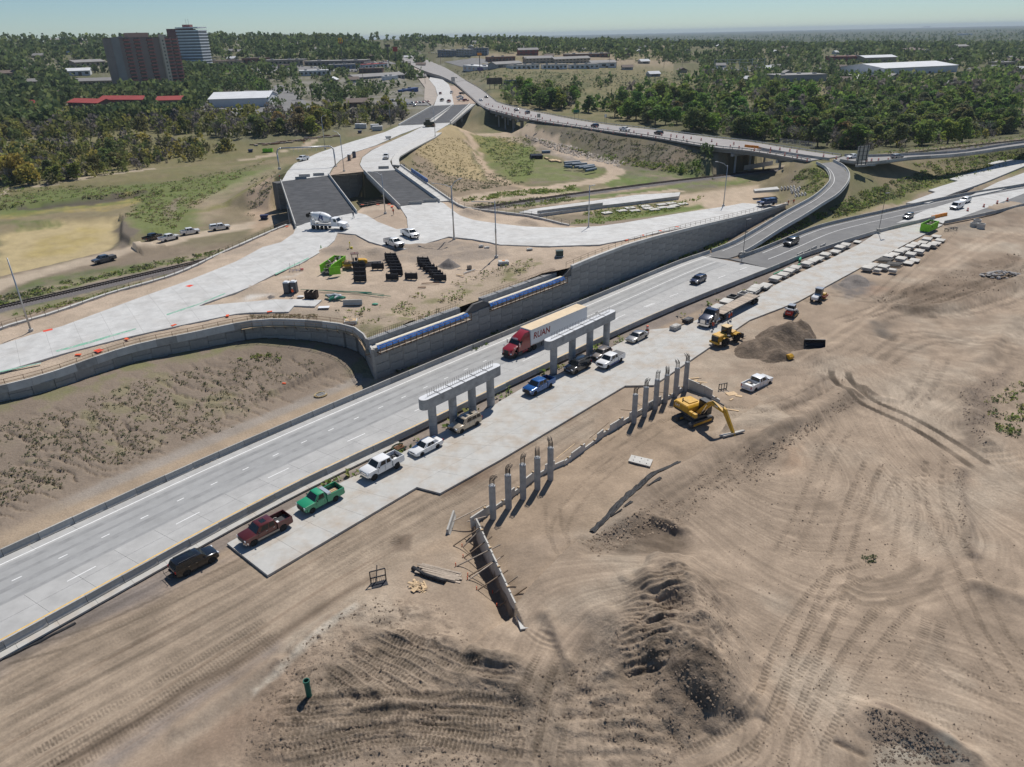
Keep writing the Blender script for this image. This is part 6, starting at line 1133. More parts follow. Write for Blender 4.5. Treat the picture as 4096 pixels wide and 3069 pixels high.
wt_=wheel(mx,-5.35,0,.5,.3,RIM);wt_.location=(-5.35,-.6,3.3);wheel(mx,-5.35,0,.5,.3,RIM).location=(-5.35,.6,3.3);MB().bar((-4.6,0,3.0),(-5.3,0,3.3),.3,.3).build('booster_arm',DKGR,mx)
for x,r in((3.65,.53),(-.6,.42),(-1.75,.42),(-2.8,.42),(-4.0,.53),(-5.2+.0,.0)):
 if r:[wheel(mx,x,s*1.0,r,.3,CHROME if r>.5 else RIM)for s in(-1,1)]
[wheel(mx,-3.0-.1,s*.0,.0001,.001,RIM)for s in()]
MB().box((4.62,0,1.15),(.1,1.0,.8)).build('grille',CHROME,mx,bevel=.04);MB().box((4.62,0,.62),(.25,2.3,.3)).build('front_bumper',CHROME,mx,bevel=.05)
for s in(-1,1):MB().box((4.45,s*.92,1.1),(.28,.32,.3)).build('headlight',LAMP,mx,bevel=.04);MB().box((2.7,s*1.45,2.3),(.15,.2,.6)).build('mirror',CHROME,mx)
f_,r_=on("a1165,1342",platz,8),on("a830,1326",platz,8);d_=(f_-r_);d_.z=0;d_.normalize();mx.location=f_-d_*3.65+V3(-d_.y,d_.x,0)*1.0;mx.location.z=f_.z+UP;mx.rotation_euler=(0,0,math.atan2(d_.y,d_.x))
# ------------------------------------------------------------------ earth-moving machines
def crawler(root,y,L,h,w,m=DKGR):
 P=[(-L/2,h*.5)]+[(-L/2+h*.5-h*.5*math.cos(a),h*.5+h*.5*math.sin(a))for a in np.linspace(0,math.pi/2,4)]+[(L/2-h*.5+h*.5*math.sin(a),h*.5+h*.5*math.cos(a))for a in np.linspace(0,math.pi,7)]+[(-L/2+h*.5-h*.5*math.sin(a),h*.5-h*.5*math.cos(a))for a in np.linspace(0,math.pi/2,4)]
 MB().prism(P,y-w/2,y+w/2).build('track',m,root);n=int(L/.2)
 sh=MB()
 for i in range(n):sh.box((-L/2+h*.5+(L-h)*i/n,y,h+.02),(.07,w,.05)).box((-L/2+h*.5+(L-h)*i/n,y,.0),(.07,w,.05))
 tag(sh.build('grousers',m,root),kind='stuff')
 MB().box((0,y,h*.5),(L-h*1.1,w+.06,h*.35)).build('track_frame',YEL if m==DKGR else m,root)
ex=empty('excavator',label='yellow tracked excavator with its boom reaching to a concrete panel',cat='excavator')
for s in(-1,1):crawler(ex,s*1.35,4.6,.95,.62)
MB().box((0,0,.75),(2.6,2.2,.5)).build('carbody',DKGR,ex);up_=Matrix.Identity(4)
e0,e1=ont("D1560,470"),ont("D1918,600");ed=e1-e0;ea=math.atan2(ed.y,ed.x);ta=math.atan2(*(at("D1690,440")-at("D1530,500")).yx)
ex.location=e0;ex.rotation_euler=(0,0,ta);hr=Matrix.Rotation(ea-ta,4,'Z')
def exp_(mb,nm,m,bevel=0.0,sm=False):o=mb.build(nm,m,ex,bevel=bevel);o.matrix_local=hr;return o
exp_(MB().cyl((0,0,.95),(0,0,1.2),.85,n=14),'slew_ring',DKGR);exp_(MB().box((-.7,0,1.35),(4.2,2.7,.3)),'platform',DKGR)
hs=exp_(MB().prism([(-2.9,1.5),(-2.9,2.4),(-2.6,2.62),(-.2,2.62),(.1,2.3),(.1,1.5)],-1.4,1.4),'engine_housing',YEL,bevel=.08);exp_(MB().loft([[(-3.25,-1.2,1.25),(-2.9,-1.4,1.25),(-2.9,-1.4,2.3),(-3.2,-1.2,2.25)],[(-3.45,-.5,1.25),(-2.9,-.5,1.25),(-2.9,-.5,2.3),(-3.4,-.5,2.25)],[(-3.45,.5,1.25),(-2.9,.5,1.25),(-2.9,.5,2.3),(-3.4,.5,2.25)],[(-3.25,1.2,1.25),(-2.9,1.4,1.25),(-2.9,1.4,2.3),(-3.2,1.2,2.25)]]),'counterweight',YEL);exp_(MB().box((-1.4,.2,2.68),(1.6,1.6,.14)),'engine_cover',YEL,bevel=.03);exp_(MB().cyl((-1.9,-.7,2.6),(-1.9,-.7,3.1),.09,n=8),'exhaust_pipe',DKGR)
exp_(MB().box((1.0,.95,2.55),(1.75,1.05,2.0)),'cab',BLACK,bevel=.08);[exp_(MB().box(c,d),'cab_window',GLASS)for c,d in(((1.02,1.485,2.75),(1.45,.02,1.2)),((1.885,.95,2.7),(.02,.85,1.4)),((1.02,.415,2.75),(1.45,.02,1.2)))];exp_(MB().box((1.0,.95,3.57),(1.6,.95,.05)),'cab_roof',DKGR);[exp_(MB().box((1.2-.8*k,-1.15,1.75),(.7,.5,.6)),'tool_box',YEL,bevel=.03)for k in(0,1)]
R_=ed.length;fz=.7;bm_=[(0.6,1.9),(2.6,4.3),(3.4,4.75),(R_*.66,4.2),(R_*.66,3.9),(3.3,4.1),(2.9,3.6),(.9,1.6)]
bp_=exp_(MB().prism(bm_,-.62+.25,-.62+.75),'boom',YEL,bevel=.05);tip=(R_-.05,.45)
exp_(MB().prism([(R_*.64,4.0),(R_*.62,4.75),(R_*.68,4.6),(tip[0]+.2,tip[1]),(tip[0]-.12,tip[1]-.05),(R_*.66,3.7)],-.55+.25,-.55+.62),'stick',YEL,bevel=.04)
exp_(MB().tube([(1.3,-.32,1.6),(2.6,-.32,3.9)],.12,8).tube([(1.3,.28,1.6),(2.6,.28,3.9)],.12,8),'boom_cylinder',CHROME);exp_(MB().tube([(3.0,-.1,4.95),(R_*.62,-.1,4.95)],.11,8),'stick_cylinder',DKGR);exp_(MB().prism([(tip[0]-.2,tip[1]+.2),(tip[0]+.3,tip[1]+.1),(tip[0]+.35,.15),(tip[0]+.1,.02),(tip[0]-.25,.2)],-.5,.45),'gripper',DKGR)
for s,z,x,sz in((1,2.05,-2.2,.55),):text_mesh('CAT',sz,'lettering',REFL,hr@Matrix.Translation((x,-1.412,z))@Matrix.Rotation(R(90),4,'X'),ex,bold=.012);text_mesh('CAT',.36,'lettering',REFL,hr@Matrix.Translation((R_*.5,-.382,4.38))@Matrix.Rotation(R(-3),4,'Y')@Matrix.Rotation(R(90),4,'X'),ex,bold=.01)
# wheel loader with forks
wl=empty('wheel_loader',label='yellow wheel loader with forks beside the big soil pile',cat='wheel loader')
MB().prism([(-3.4,1.0),(-3.5,1.6),(-3.3,2.25),(-1.1,2.4),(-1.0,1.1),(-1.8,.95)],-.95,.95).build('engine_housing',YEL,wl,bevel=.08);MB().box((-3.48,0,1.6),(.14,1.5,1.1)).build('radiator_grille',BLACK,wl);MB().box((-3.5,0,.85),(.5,2.3,.45)).build('counterweight',YEL,wl,bevel=.06);MB().box((-.2,0,1.15),(6.0,.9,.5)).build('frame',DKGR,wl)
MB().box((-.25,0,2.7),(1.5,1.45,1.6)).build('cab',BLACK,wl,bevel=.06);[MB().box(c,d).build('cab_window',GLASS,wl)for c,d in(((.51,0,2.85),(.02,1.2,1.0)),((-.25,.735,2.85),(1.2,.02,1.0)),((-.25,-.735,2.85),(1.2,.02,1.0)),((-1.01,0,2.85),(.02,1.2,.9)))];MB().box((-.25,0,3.55),(1.75,1.65,.12)).build('cab_roof',mat('cab_top',(.62,.45,.22),.6),wl,bevel=.03)
MB().prism([(1.0,1.2),(1.1,2.0),(2.1,2.2),(2.4,1.6),(3.6,.75),(3.5,.5),(2.2,1.1)],-.6,.6).build('lift_arm',YEL,wl,bevel=.04);MB().box((3.65,0,.8),(.18,2.6,1.1)).build('fork_carriage',DKGR,wl);[MB().box((4.4,s*.7,.3),(1.5,.16,.1)).build('fork',DKGR,wl)for s in(-1,1)];[MB().prism([(1.0,1.75),(1.6,2.05),(2.4,1.9),(2.6,1.6),(2.5,1.75),(1.7,1.9),(1.1,1.65)],s*1.05-.35,s*1.05+.35).build('fender',YEL,wl)for s in(-1,1)];[MB().prism([(-2.5,1.75),(-1.9,2.02),(-1.2,1.85),(-1.1,1.6),(-1.9,1.85)],s*1.15-.3,s*1.15+.3).build('fender',YEL,wl)for s in(-1,1)]
[wheel(wl,x,s*1.15,.82,.62,YEL)for x in(1.75,-1.75)for s in(-1,1)];f_,r_=at("B1902,1345",-.2),at("B1812,1378",-.2);d_=(f_-r_).normalized();wl.location=(f_+r_)/2+V3(-d_.y,d_.x,0)*1.15;wl.rotation_euler=(0,0,math.atan2(d_.y,d_.x)-.0);wl.scale=(.92,)*3
# rollers
def roller(label,body,loc,rz,canopy):
 r=empty('soil_roller',loc,rz,label,'roller');MB().lathe([(.72,-1.05),(.76,-1.02),(.76,1.02),(.72,1.05)],22,'Y',(1.55,0,.76)).build('drum',mat('drum_steel',(.30,.21,.12),.5,.5,var=.3)if canopy else YEL,r)
 MB().box((1.55,1.16,.8),(2.1,.12,.4)).box((1.55,-1.16,.8),(2.1,.12,.4)).box((.5,0,.8),(.2,2.4,.4)).build('drum_frame',mat('roller_red',(.28,.05,.04),.5)if not canopy else YEL,r);MB().prism([(-2.6,.75),(-2.65,1.3),(-2.2,1.55),(-.75,1.65),(-.7,.8)],-.7,.7).build('engine_hood',body,r,bevel=.07);MB().box((-.5,0,.9),(2.4,1.1,.4)).build('frame',DKGR,r)
 if canopy:
  [MB().bar((x,y,1.3),(x,y,2.85),.08).build('post',DKGR,r)for x in(-.75,.45)for y in(-.65,.65)];MB().box((-.15,0,2.9),(1.7,1.6,.1)).build('canopy',mat('canopy_brown',(.13,.075,.06),.6),r,bevel=.02);MB().box((-.35,0,1.65),(.5,.55,.6)).build('seat',BLACK,r,bevel=.04);MB().box((.2,0,1.6),(.2,.6,.7)).build('console',BLACK,r);MB().cyl((-.15,0,2.95),(-.15,0,3.12),.08,n=8).build('beacon',TAIL,r)
 else:
  MB().box((-.1,0,2.05),(1.35,1.4,1.5)).build('cab',mat('cab_frame',(.16,.17,.18),.5),r,bevel=.05);[MB().box(c,d).build('cab_window',GLASS,r)for c,d in(((.585,0,2.15),(.02,1.15,1.1)),((-.1,.71,2.15),(1.1,.02,1.1)),((-.1,-.71,2.15),(1.1,.02,1.1)),((-.785,0,2.25),(.02,1.1,.8)))];MB().box((-.1,0,2.86),(1.6,1.6,.12)).build('cab_roof',mat('grey_roof',(.22,.25,.30),.5),r,bevel=.03)
 [wheel(r,-1.45,s*.85,.72,.48,YEL if canopy else REFL)for s in(-1,1)];return r
roller('white smooth-drum roller with an enclosed cab on the dirt',WHITE,ont("E548,1012"),math.atan2(.75,.66),False).scale=(.95,)*3
roller('yellow roller with a brown canopy beside the lime green container',YEL,onp("f1330,215"),math.atan2(-.9,-.55)+.0,True).rotation_euler=(0,0,math.atan2(-.25,-.97))
sk=empty('skid_steer',ont("E325,1138"),math.atan2(.8,.6),'red and white compact track loader near the soil pile','track loader');[crawler(sk,s*.8,2.3,.75,.42,DKGR)for s in(-1,1)]
SR=mat('loader_red',(.42,.02,.018),.45);MB().prism([(-1.35,.5),(-1.35,1.3),(-.7,1.35),(-.6,.5)],-.62,.62).build('engine_cover',SR,sk,bevel=.06);MB().box((.15,0,1.45),(1.3,1.2,1.3)).build('cab',BLACK,sk,bevel=.05);MB().box((.15,0,2.12),(1.3,1.15,.08)).build('cab_roof',mat('grey_roof',(.22,.25,.30),.5),sk);MB().box((-.85,0,1.5),(.5,1.2,.3)).build('rear_cover',WHITE,sk,bevel=.06)
[MB().prism([(-1.2,1.5),(-1.1,1.75),(.9,1.3),(1.5,.6),(1.35,.5),(.8,1.1)],s*.78-.09,s*.78+.09).build('lift_arm',WHITE,sk)for s in(-1,1)];MB().prism([(1.35,.15),(1.4,.75),(1.55,.8),(1.6,.25),(2.3,.12),(2.3,.05)],-.95,.95).build('bucket',DKGR,sk);text_mesh('Bobcat',.24,'lettering',REFL,Matrix.Translation((-1.36,0,.95))@Matrix.Rotation(R(-90),4,'Z')@Matrix.Rotation(R(90),4,'X'),sk,bold=.004);sk.scale=(1.08,)*3
# ------------------------------------------------------------------ piers and columns
def bent(a,b,label,n=4,dia=1.2,hc=4.65,over=1.3,cap=1.55):
 d=(b-a);L=d.length;d.normalize();nn=V3(-d.y,d.x,0);r=empty('bridge_pier',a,label=label,cat='pier')
 for i in range(n):
  p=d*(L*i/(n-1));o=MB().cyl(p+V3(0,0,-.4),p+V3(0,0,hc),dia/2,n=20).build('column',COLC,r);smooth_by_angle(o)
  for z in(1.5,3.1):o=MB().cyl(p+V3(0,0,z-.012),p+V3(0,0,z+.012),dia/2+.006,n=20).build('form_joint',DKGR,r)
 w=.75;out=[d*-over+d*(-w*math.cos(t))+nn*(w*math.sin(t))for t in np.linspace(-math.pi/2,math.pi/2,8)]+[d*(L+over)+d*(w*math.cos(t))-nn*(w*math.sin(t))for t in np.linspace(-math.pi/2,math.pi/2,8)]
 mb=MB();k=len(out);mb._add([p+V3(0,0,hc)for p in out]+[p+V3(0,0,hc+cap)for p in out],[tuple(range(k))[::-1],tuple(range(k,2*k))]+[(i,(i+1)%k,(i+1)%k+k,i+k)for i in range(k)]);o=mb.build('cap_beam',COLC,r);smooth_by_angle(o,30)
 MB()._add([p*1+(V3(0,0,hc+cap+.006))for p in[q-(q-d*L/2)*.012 for q in out]],[tuple(range(k))]).build('cap_top',mat('fresh_cap_top',(.62,.63,.64),.8,var=.08),r)
 rb=MB();m=int((L+over)/.42)
 for i in range(m):p=d*(-over*.5+(L+over)*i/(m-1));rb.bar(p+V3(0,0,hc+cap-.1),p+V3(0,0,hc+cap+1.0),.035)
 rb.build('dowel_bars',REB,r);MB().bar(d*-over*.5+V3(0,0,hc+cap+.02),d*(L+over*.5)+V3(0,0,hc+cap+.02),.07,.03).build('keyway',REB,r)
 for i in range(1,6):p=d*(-over+(L+2*over)*i/6);MB().bar(p-nn*.74+V3(0,0,hc+cap+.03),p+nn*.74+V3(0,0,hc+cap+.03),.1,.03).build('strap',DKGR,r)
bent(V3(-11.3,90.1,0),V3(-3.3,98.8,0),'nearer concrete pier with four columns and a rebar-topped cap beam');bent(V3(7.0,110.2,0),V3(17.2,121.4,0),'farther concrete pier with four columns beside the red truck')
colm=MB().cyl((0,0,-.5),(0,0,4.7),.39,n=18).mesh('shaft');colm.materials.append(COLC);colm.polygons.foreach_set('use_smooth',[True]*len(colm.polygons));colm.set_sharp_from_angle(angle=R(40))
cbm=MB()
for i in range(12):
 a=2*math.pi*i/12;x,y=.27*math.cos(a),.27*math.sin(a);h=1.0+.12*(i%3);cbm.tube([(x,y,4.6),(x,y,4.7+h*.7),(x+.12,y+.05,4.7+h*.9),(x+.42,y+.12,4.7+h+.02)],.028,5)
cbm=cbm.mesh('rebar_cage');cbm.materials.append(REB);ctm=MB().cyl((0,0,4.7),(0,0,4.73),.33,n=16).mesh('top_ring');ctm.materials.append(mat('fresh_cap_top',(.62,.63,.64),.8))
ORD=['first','second','third','fourth','fifth','sixth']
for grp,L_ in(('near',"e645,543 D70,1185 D187,1105 D302,1028 D407,953"),('far',"D1080,492 D1165,437 D1253,380 D1332,325 D1413,275 D1492,228")):
 for i,t in enumerate(L_.split()):
  p=at(t,-.1);p.y+=.36;c=empty('round_column',(p.x,p.y,-.1),.4*i,'free-standing grey column with bent rebar, %s from the left of the %s row'%(ORD[i],grp),'column','free-standing round columns');c.scale=(1,1,1.0+.03*((i*7)%3-1));[link(n,m,None,c)for n,m in(('shaft',colm),('rebar_cage',cbm),('top_ring',ctm))]
# ------------------------------------------------------------------ low precast wall behind the columns
PALEP=mat('fresh_panel',(.55,.53,.485),.88,var=.16,scale=1.2,rnd=.08,col2=(.40,.37,.33))
def low_wall(label,P,hs,bot=-.5,pw=1.55):
 o0=P[0];r=empty('panel_wall',(o0.x,o0.y,0),label=label,cat='wall');L=plen(P);n=int(L/pw);k=0
 for i in range(n):
  p,d=along(P,(i+.5)*L/n);h=hs[i%len(hs)]if not callable(hs)else hs(i/n);b=bot if not callable(bot)else bot(i/n)
  if h is None:continue
  o=MB().box((0,0,(h+b)/2),(L/n-.03,.16,h-b)).build('panel',PALEP,r);o.location=(p.x-o0.x,p.y-o0.y,0);o.rotation_euler=(0,0,math.atan2(d.y,d.x))
  if i%2:o=MB().box((0,0,h+.09),(.16,.3,.18)).build('timber_clamp',WOOD,r);o.location=(p.x-o0.x,p.y-o0.y,0);o.rotation_euler=(0,0,math.atan2(d.y,d.x))
 return r
low_wall('low staggered precast wall behind the rows of columns',smooth(pts("e435,600 D60,1115 D330,905 D480,852 D600,768 D720,682 D820,602 D920,542 D1000,492 D1200,372 D1390,272 D1485,218",-.15),3),[1.0,1.0,.35,.35,1.05,.5,1.1,1.1,.5,1.15,.6,.6])
low_wall('short precast wing wall turning back beside the white pickup',pts("D1505,205 D1660,275 D1765,335",-.2),lambda f:1.45-.9*(f>.5))
wing=low_wall('long precast wing wall braced with timbers beside its trench',[at("e488,600",.3),at("e858,1372",-.1)],lambda f:1.35-1.0*f,lambda f:-2.0,1.5)
tag(MB().loft([[p,p+V3(.75,.15,0),p+V3(.75,.15,.2),p+V3(0,0,.2)]for p in(ont("e842,1385")+V3(0,0,.08),ont("e905,1600")+V3(0,0,.08))]).build('concrete_footing',COPE),'flat white concrete levelling pad at the end of the wing wall','slab')
for i,(a,b)in enumerate((((545,600),(268,792)),((553,604),(360,805)),((635,700),(370,905)),((715,778),(300,985)),((745,880),(415,1080)),((715,900),(412,1115)),((785,1020),(500,1212)),((880,1078),(650,1245)),((965,1180),(690,1370)))):
 p,q=at("e%d,%d"%a,1.25-.11*i),ont("e%d,%d"%b);o=MB().bar(p-q,V3(0,0,.04),.11,.11).build('timber_brace',OLDW if i%2 else RAILW,loc=q);tag(o,'timber brace propping the wing wall, %s from the column end'%(ORD+['seventh','eighth','ninth'])[i],'brace','timber braces of the wing wall')
 if i:tag(MB().cyl((0,0,-.1),(0,0,.45),.05,n=6).build('brace_stake',ORANGE,loc=q+V3(-.1,.05,0)),'orange-tipped stake at the foot of a timber brace','stake','stakes of the wing wall braces')
for i,(a,b)in enumerate((((395,562),(600,505)),((268,556),(580,400)))):p,q=at("e%d,%d"%a,.4),at("e%d,%d"%b,.9);tag(MB().bar(p,q,.1,.1).build('timber_brace',OLDW),['short timber lashed across the low wall by the first column','long timber from the leaning barrier to the low wall'][i],'brace')
for i,(a,b)in enumerate((("D970,380","D1150,395"),("D1080,360","D1260,300"),("D1230,236","D1330,242"),("D450,775","D600,655"),("D720,610","D880,480"),("D1100,250","D1150,268"),("D1520,140","D1620,128"))):p,q=at(a,.8),at(b,.9);tag(MB().bar(p,q,.09,.07).build('wale_timber',WOOD if i%2 else RAILW),'thin timber clamped along the low precast wall','timber','timbers on the low wall')
o=link('concrete_barrier',BM,None);o.location=ont("e245,600")+V3(0,0,.0);o.rotation_euler=(0,0,math.atan2(*(at("e282,490")-at("e212,700")).yx));tag(o,'pale barrier standing alone on the dirt near the wing wall','barrier')
# ------------------------------------------------------------------ odds and ends on the dirt
lum=empty('lumber_stack',ont("N1520,90"),math.atan2(-.35,.93),'stack of long grey boards beside the black tarp roll','lumber')
_r5=random.Random(2);bd=MB().box((0,0,0),(4.6,.24,.06)).mesh('board');bd.materials.append(OLDW)
for i in range(13):o=link('board',bd,None,lum);o.location=(_r5.uniform(-.5,.5),-.7+(i%6)*.27,.08+.08*(i//6));o.rotation_euler=(0,0,_r5.uniform(-.04,.04))
P_=[ont("N1310,55"),ont("N1400,110"),ont("N1490,140"),ont("N1575,165")];mb=MB();mb.tube([p+V3(0,0,.18)for p in P_],.26,9);o=mb.build('tarp_roll',FABRIC,sm=True);tag(o,'crumpled roll of black fabric in front of the lumber','fabric roll')
sp_=empty('scrap_wood_pile',ont("N1350,200"),0,'heap of broken plywood and wood scraps','wood scrap')
for i in range(26):o=MB().box((0,0,0),(_r5.uniform(.4,1.3),_r5.uniform(.08,.35),.03)).build('scrap',PLY if i%2 else WOOD,sp_);o.location=(_r5.uniform(-.8,.8),_r5.uniform(-.7,.7),.06+.02*i*.5);o.rotation_euler=(_r5.uniform(-.3,.3),_r5.uniform(-.25,.25),_r5.uniform(0,3))
fr=empty('mesh_stand',ont("N1035,160"),.35,'black welded mesh frame standing on the haul road edge','frame');MB().bar((-.8,0,.1),(-.8,0,1.6),.1).bar((.8,0,.1),(.8,0,1.6),.1).bar((-.8,0,1.6),(.8,0,1.6),.1).bar((-.8,0,.75),(.8,0,.75),.1).build('frame',BLKST,fr);MB().box((0,-.35,.05),(1.7,.9,.05)).build('shelf',BLKST,fr);[MB().bar((-.7+.2*k,0,.1),(-.7+.2*k,0,.75),.03).build('bar',BLKST,fr)for k in range(8)];MB().bar((-.2,.3,0),(.1,.5,1.9),.09).build('post',OLDW,fr)
gp=empty('standpipe',ont("N478,1082"),0,'green standpipe rising from the graded dirt','pipe');MB().lathe([(.24,-.6),(.24,1.75),(.29,1.76),(.29,1.95),(.22,1.95),(.22,1.2),(.001,1.2)],16).build('pipe',mat('green_pipe',(.015,.12,.085),.5),gp,sm=False)
pn=empty('precast_unit',ont("D1130,815"),0,'single white panel lying on timbers in the open dirt','panel');q=[at(t,.3)-V3(*at("D1130,815",.3))for t in("D1055,757","D1230,797","D1207,852","D1030,806")];MB()._add([p+V3(0,0,.3)for p in q]+[p+V3(0,0,.14)for p in q],[(0,1,2,3),(7,6,5,4),(0,4,5,1),(1,5,6,2),(2,6,7,3),(3,7,4,0)]).build('panel',PALEP,pn);[MB().bar(q[0].lerp(q[1],f)+V3(0,0,.07),q[3].lerp(q[2],f)+V3(0,0,.07),.12,.12).build('dunnage',OLDW,pn)for f in(.15,.85)];[MB().box(q[0].lerp(q[1],u).lerp(q[3].lerp(q[2],u),v_)+V3(0,0,.33),(.1,.1,.06)).build('lifting_insert',DKGR,pn)for u in(.2,.5,.8)for v_ in(.25,.75)]
tag(MB()._add([ont(t)+V3(0,0,z)for z in(.4,.15)for t in("D1762,602","D1950,560","D1968,566","D1800,612")],[(0,1,2,3),(7,6,5,4),(0,4,5,1),(1,5,6,2),(2,6,7,3),(3,7,4,0)]).build('precast_unit',PALEP),'white panel being lowered by the excavator','panel')
def draped(name,s,w,m,label,cat,h=.12,z=0.0):
 P=smooth([ont(t)for t in s.split()],.6);mb=MB();rd=random.Random(len(s));secs=[]
 for i,p in enumerate(P):
  d=(P[min(i+1,len(P)-1)]-P[max(i-1,0)]).normalized();nn=V3(-d.y,d.x,0);ww=w*rd.uniform(.75,1.2);secs.append([p+nn*(ww*f)+V3(0,0,h*rd.uniform(.3,1.4)+(.0 if abs(f)>.4 else .1)+float(zt(p.x+nn.x*ww*f,p.y+nn.y*ww*f)[0])-p.z)for f in(-.5,-.3,-.1,.1,.3,.5)])
 mb.loft(secs,closed=False);return tag(mb.build(name,m),label,cat)
draped('fabric_strip',"D740,1368 D850,1260 D1000,1100 D1120,1000",.85,FABRIC,'long crumpled black fabric strip along the bank, lower half','fabric');draped('fabric_strip',"D1120,1000 D1230,900 D1330,860 D1440,805",.8,FABRIC,'long crumpled black fabric strip along the bank, upper half','fabric');draped('fabric_scrap',"D890,1240 D980,1190",.6,FABRIC,'loose black fabric scrap below the long strip','fabric');draped('fabric_scrap',"D1000,1165 D1055,1125",.7,FABRIC,'small folded black fabric flap near the long strip','fabric');draped('fabric_scrap',"D1190,995 D1290,935",.5,FABRIC,'narrow black fabric scrap beside the upper strip','fabric');draped('silt_sock',"M20,780 M300,650 M610,490",.35,FABRIC,'thin black fabric trail on the gravel shoulder','fabric',h=.04);draped('geotextile',"B1830,500 B1900,480 B2000,470",.8,FABRIC,'black fabric at the wall foot near the loop ramp','fabric')
fk=empty('fork_attachment',ont("D1790,218"),.3,'black pallet fork frame on the dirt behind the wing wall','attachment');MB().bar((-.7,0,.1),(.7,0,.1),.1).bar((-.7,0,1.0),(.7,0,1.0),.1).bar((-.7,0,.1),(-.7,0,1.1),.1).bar((.7,0,.1),(.7,0,1.1),.1).bar((-.25,0,.1),(-.25,0,1.0),.08).bar((.25,0,.1),(.25,0,1.0),.08).build('frame',BLKST,fk);[MB().box((s*.4,-.6,.06),(.12,1.1,.06)).build('fork',BLKST,fk)for s in(-1,1)]
for i,(t,sx,sy,rz)in enumerate((("D1862,254",1.6,1.1,.3),("D1920,272",1.0,.6,-.4),("D1862,300",.9,.25,.8),("D1550,130",2.2,.3,.2),("D1620,160",1.8,.25,-.3),("D1570,150",1.2,.5,.9),("D1870,385",1.8,.3,-.4))):tag(MB().box((0,0,.06),(sx,sy,.05)).build('plywood_sheet',PLY,loc=ont(t),rz=rz),['wide plywood sheet behind the white dirt-road pickup','small plywood offcut by the wide sheet','narrow board below the plywood sheets','long plank on the wing wall end','second plank beside the wing wall end','plywood scrap among planks at the wall end','pale plank beside the excavator boom'][i],'plywood')
def pile(name,label,poly,peaks,m,cat='soil pile',base=None,step=.55,up=0.0,zf=None):
 P=[ont(t)if zf is None else on(t,zf,7)for t in poly.split()];pk=[(ont(t)if zf is None else on(t,zf,7),h,w)for t,h,w in peaks];b=zf or zt;bd_=[(p.x,p.y)for p in P]
 def f(x,y):
  z=0.0
  for p,h,w in pk:z=np.maximum(z,h*np.maximum(0,1-np.hypot(x-p.x,y-p.y)/w))
  n=fbm(x,y,1.6,4,401);d=pdist(x,y,bd_+[bd_[0]])[0];return b(x,y)-.12+(z*(.82+.36*n)+(n-.5)*.3)*sst(0,1.2,d)
 o=sheet(bd_,step,f,name,m,kind=None,sm=True,jit=.12);return tag(o,label,cat)
pile('soil_pile','tall brown soil pile behind the yellow loader',"B1870,1400 B1960,1330 E40,1290 E130,1200 E280,1170 E420,1190 E500,1260 E545,1310 E520,1400 E440,1420 E340,1500 E150,1530 E0,1530 B1880,1480",[("E290,1330",3.9,5.6),("E120,1400",2.6,4.6),("E390,1290",3.1,4.8),("E0,1420",2.0,4.2),("E220,1470",1.8,3.6),("E440,1340",2.2,3.6)],SOIL)
pile('gravel_pile','grey gravel pile at the slab edge right of the rollers',"E690,880 E780,820 E850,790 E960,830 E980,900 E900,950 E770,930",[("E850,860",1.9,4.0),("E920,870",1.3,3.6),("E760,890",.9,3.2)],GRAVEL,'gravel pile')
pile('gravel_pile','dark gravel cone on the platform right of the black forms',"A1505,730 A1560,690 A1640,690 A1695,730 A1640,756 A1550,756",[("A1600,728",1.5,2.9)],GRAVEL,'gravel pile',zf=platz,step=.4)
pile('gravel_pile','small dark gravel heap near the portable toilets',"f200,590 f240,560 f320,570 f320,600 f240,620",[("f265,592",.6,1.3)],GRAVEL,'gravel pile',zf=platz,step=.3)
bk=empty('loader_bucket',ont("E510,1385"),math.atan2(-.12,.99),'large black loader bucket lying against the soil pile','bucket');MB().loft([[(x,0,.05),(x,-.9,.1),(x,-1.1,.25),(x,-.5,.4),(x,-.25,.8),(x,-.45,1.5),(x,-.3,1.55),(x,.1,.8)]for x in(-1.75,1.75)]).build('shell',BLKST,bk);[MB().prism([(-1.0,.1),(-.4,1.5),(0,.8),(0,.05)],s*1.75-.04,s*1.75+.04,'yz').build('side_plate',BLKST,bk)for s in(-1,1)]
yb=empty('digging_bucket',ont("E310,1485"),.5,'small yellow digging bucket at the foot of the soil pile','bucket');MB().loft([[(x,0,.05),(x,-.6,.1),(x,-.7,.6),(x,-.3,.95),(x,.25,.8),(x,.2,.3)]for x in(-.5,.5)]).build('shell',YEL,yb,bevel=.03);[MB().box((x,-.75,.08),(.1,.25,.06)).build('tooth',DKGR,yb)for x in(-.4,-.13,.13,.4)]
rp=empty('rubble_pile',ont("E2020,815"),0,'pile of broken grey concrete rubble on the right','rubble')
for i in range(64):
 a=_r5.uniform(0,6.28);rr_=_r5.random()**.6;s=_r5.uniform(.35,1.0);mb=MB();mb.lathe([(.05,-.3),(.5,-.2),(.55,.1),(.3,.3),(.04,.32)],6);o=mb.build('chunk',STONE,rp);o.location=(rr_*4.6*math.cos(a),rr_*2.2*math.sin(a),.15+1.0*(1-rr_));o.scale=(s*_r5.uniform(.7,1.5),s,s*.7);o.rotation_euler=(_r5.uniform(-.6,.6),_r5.uniform(-.6,.6),a)
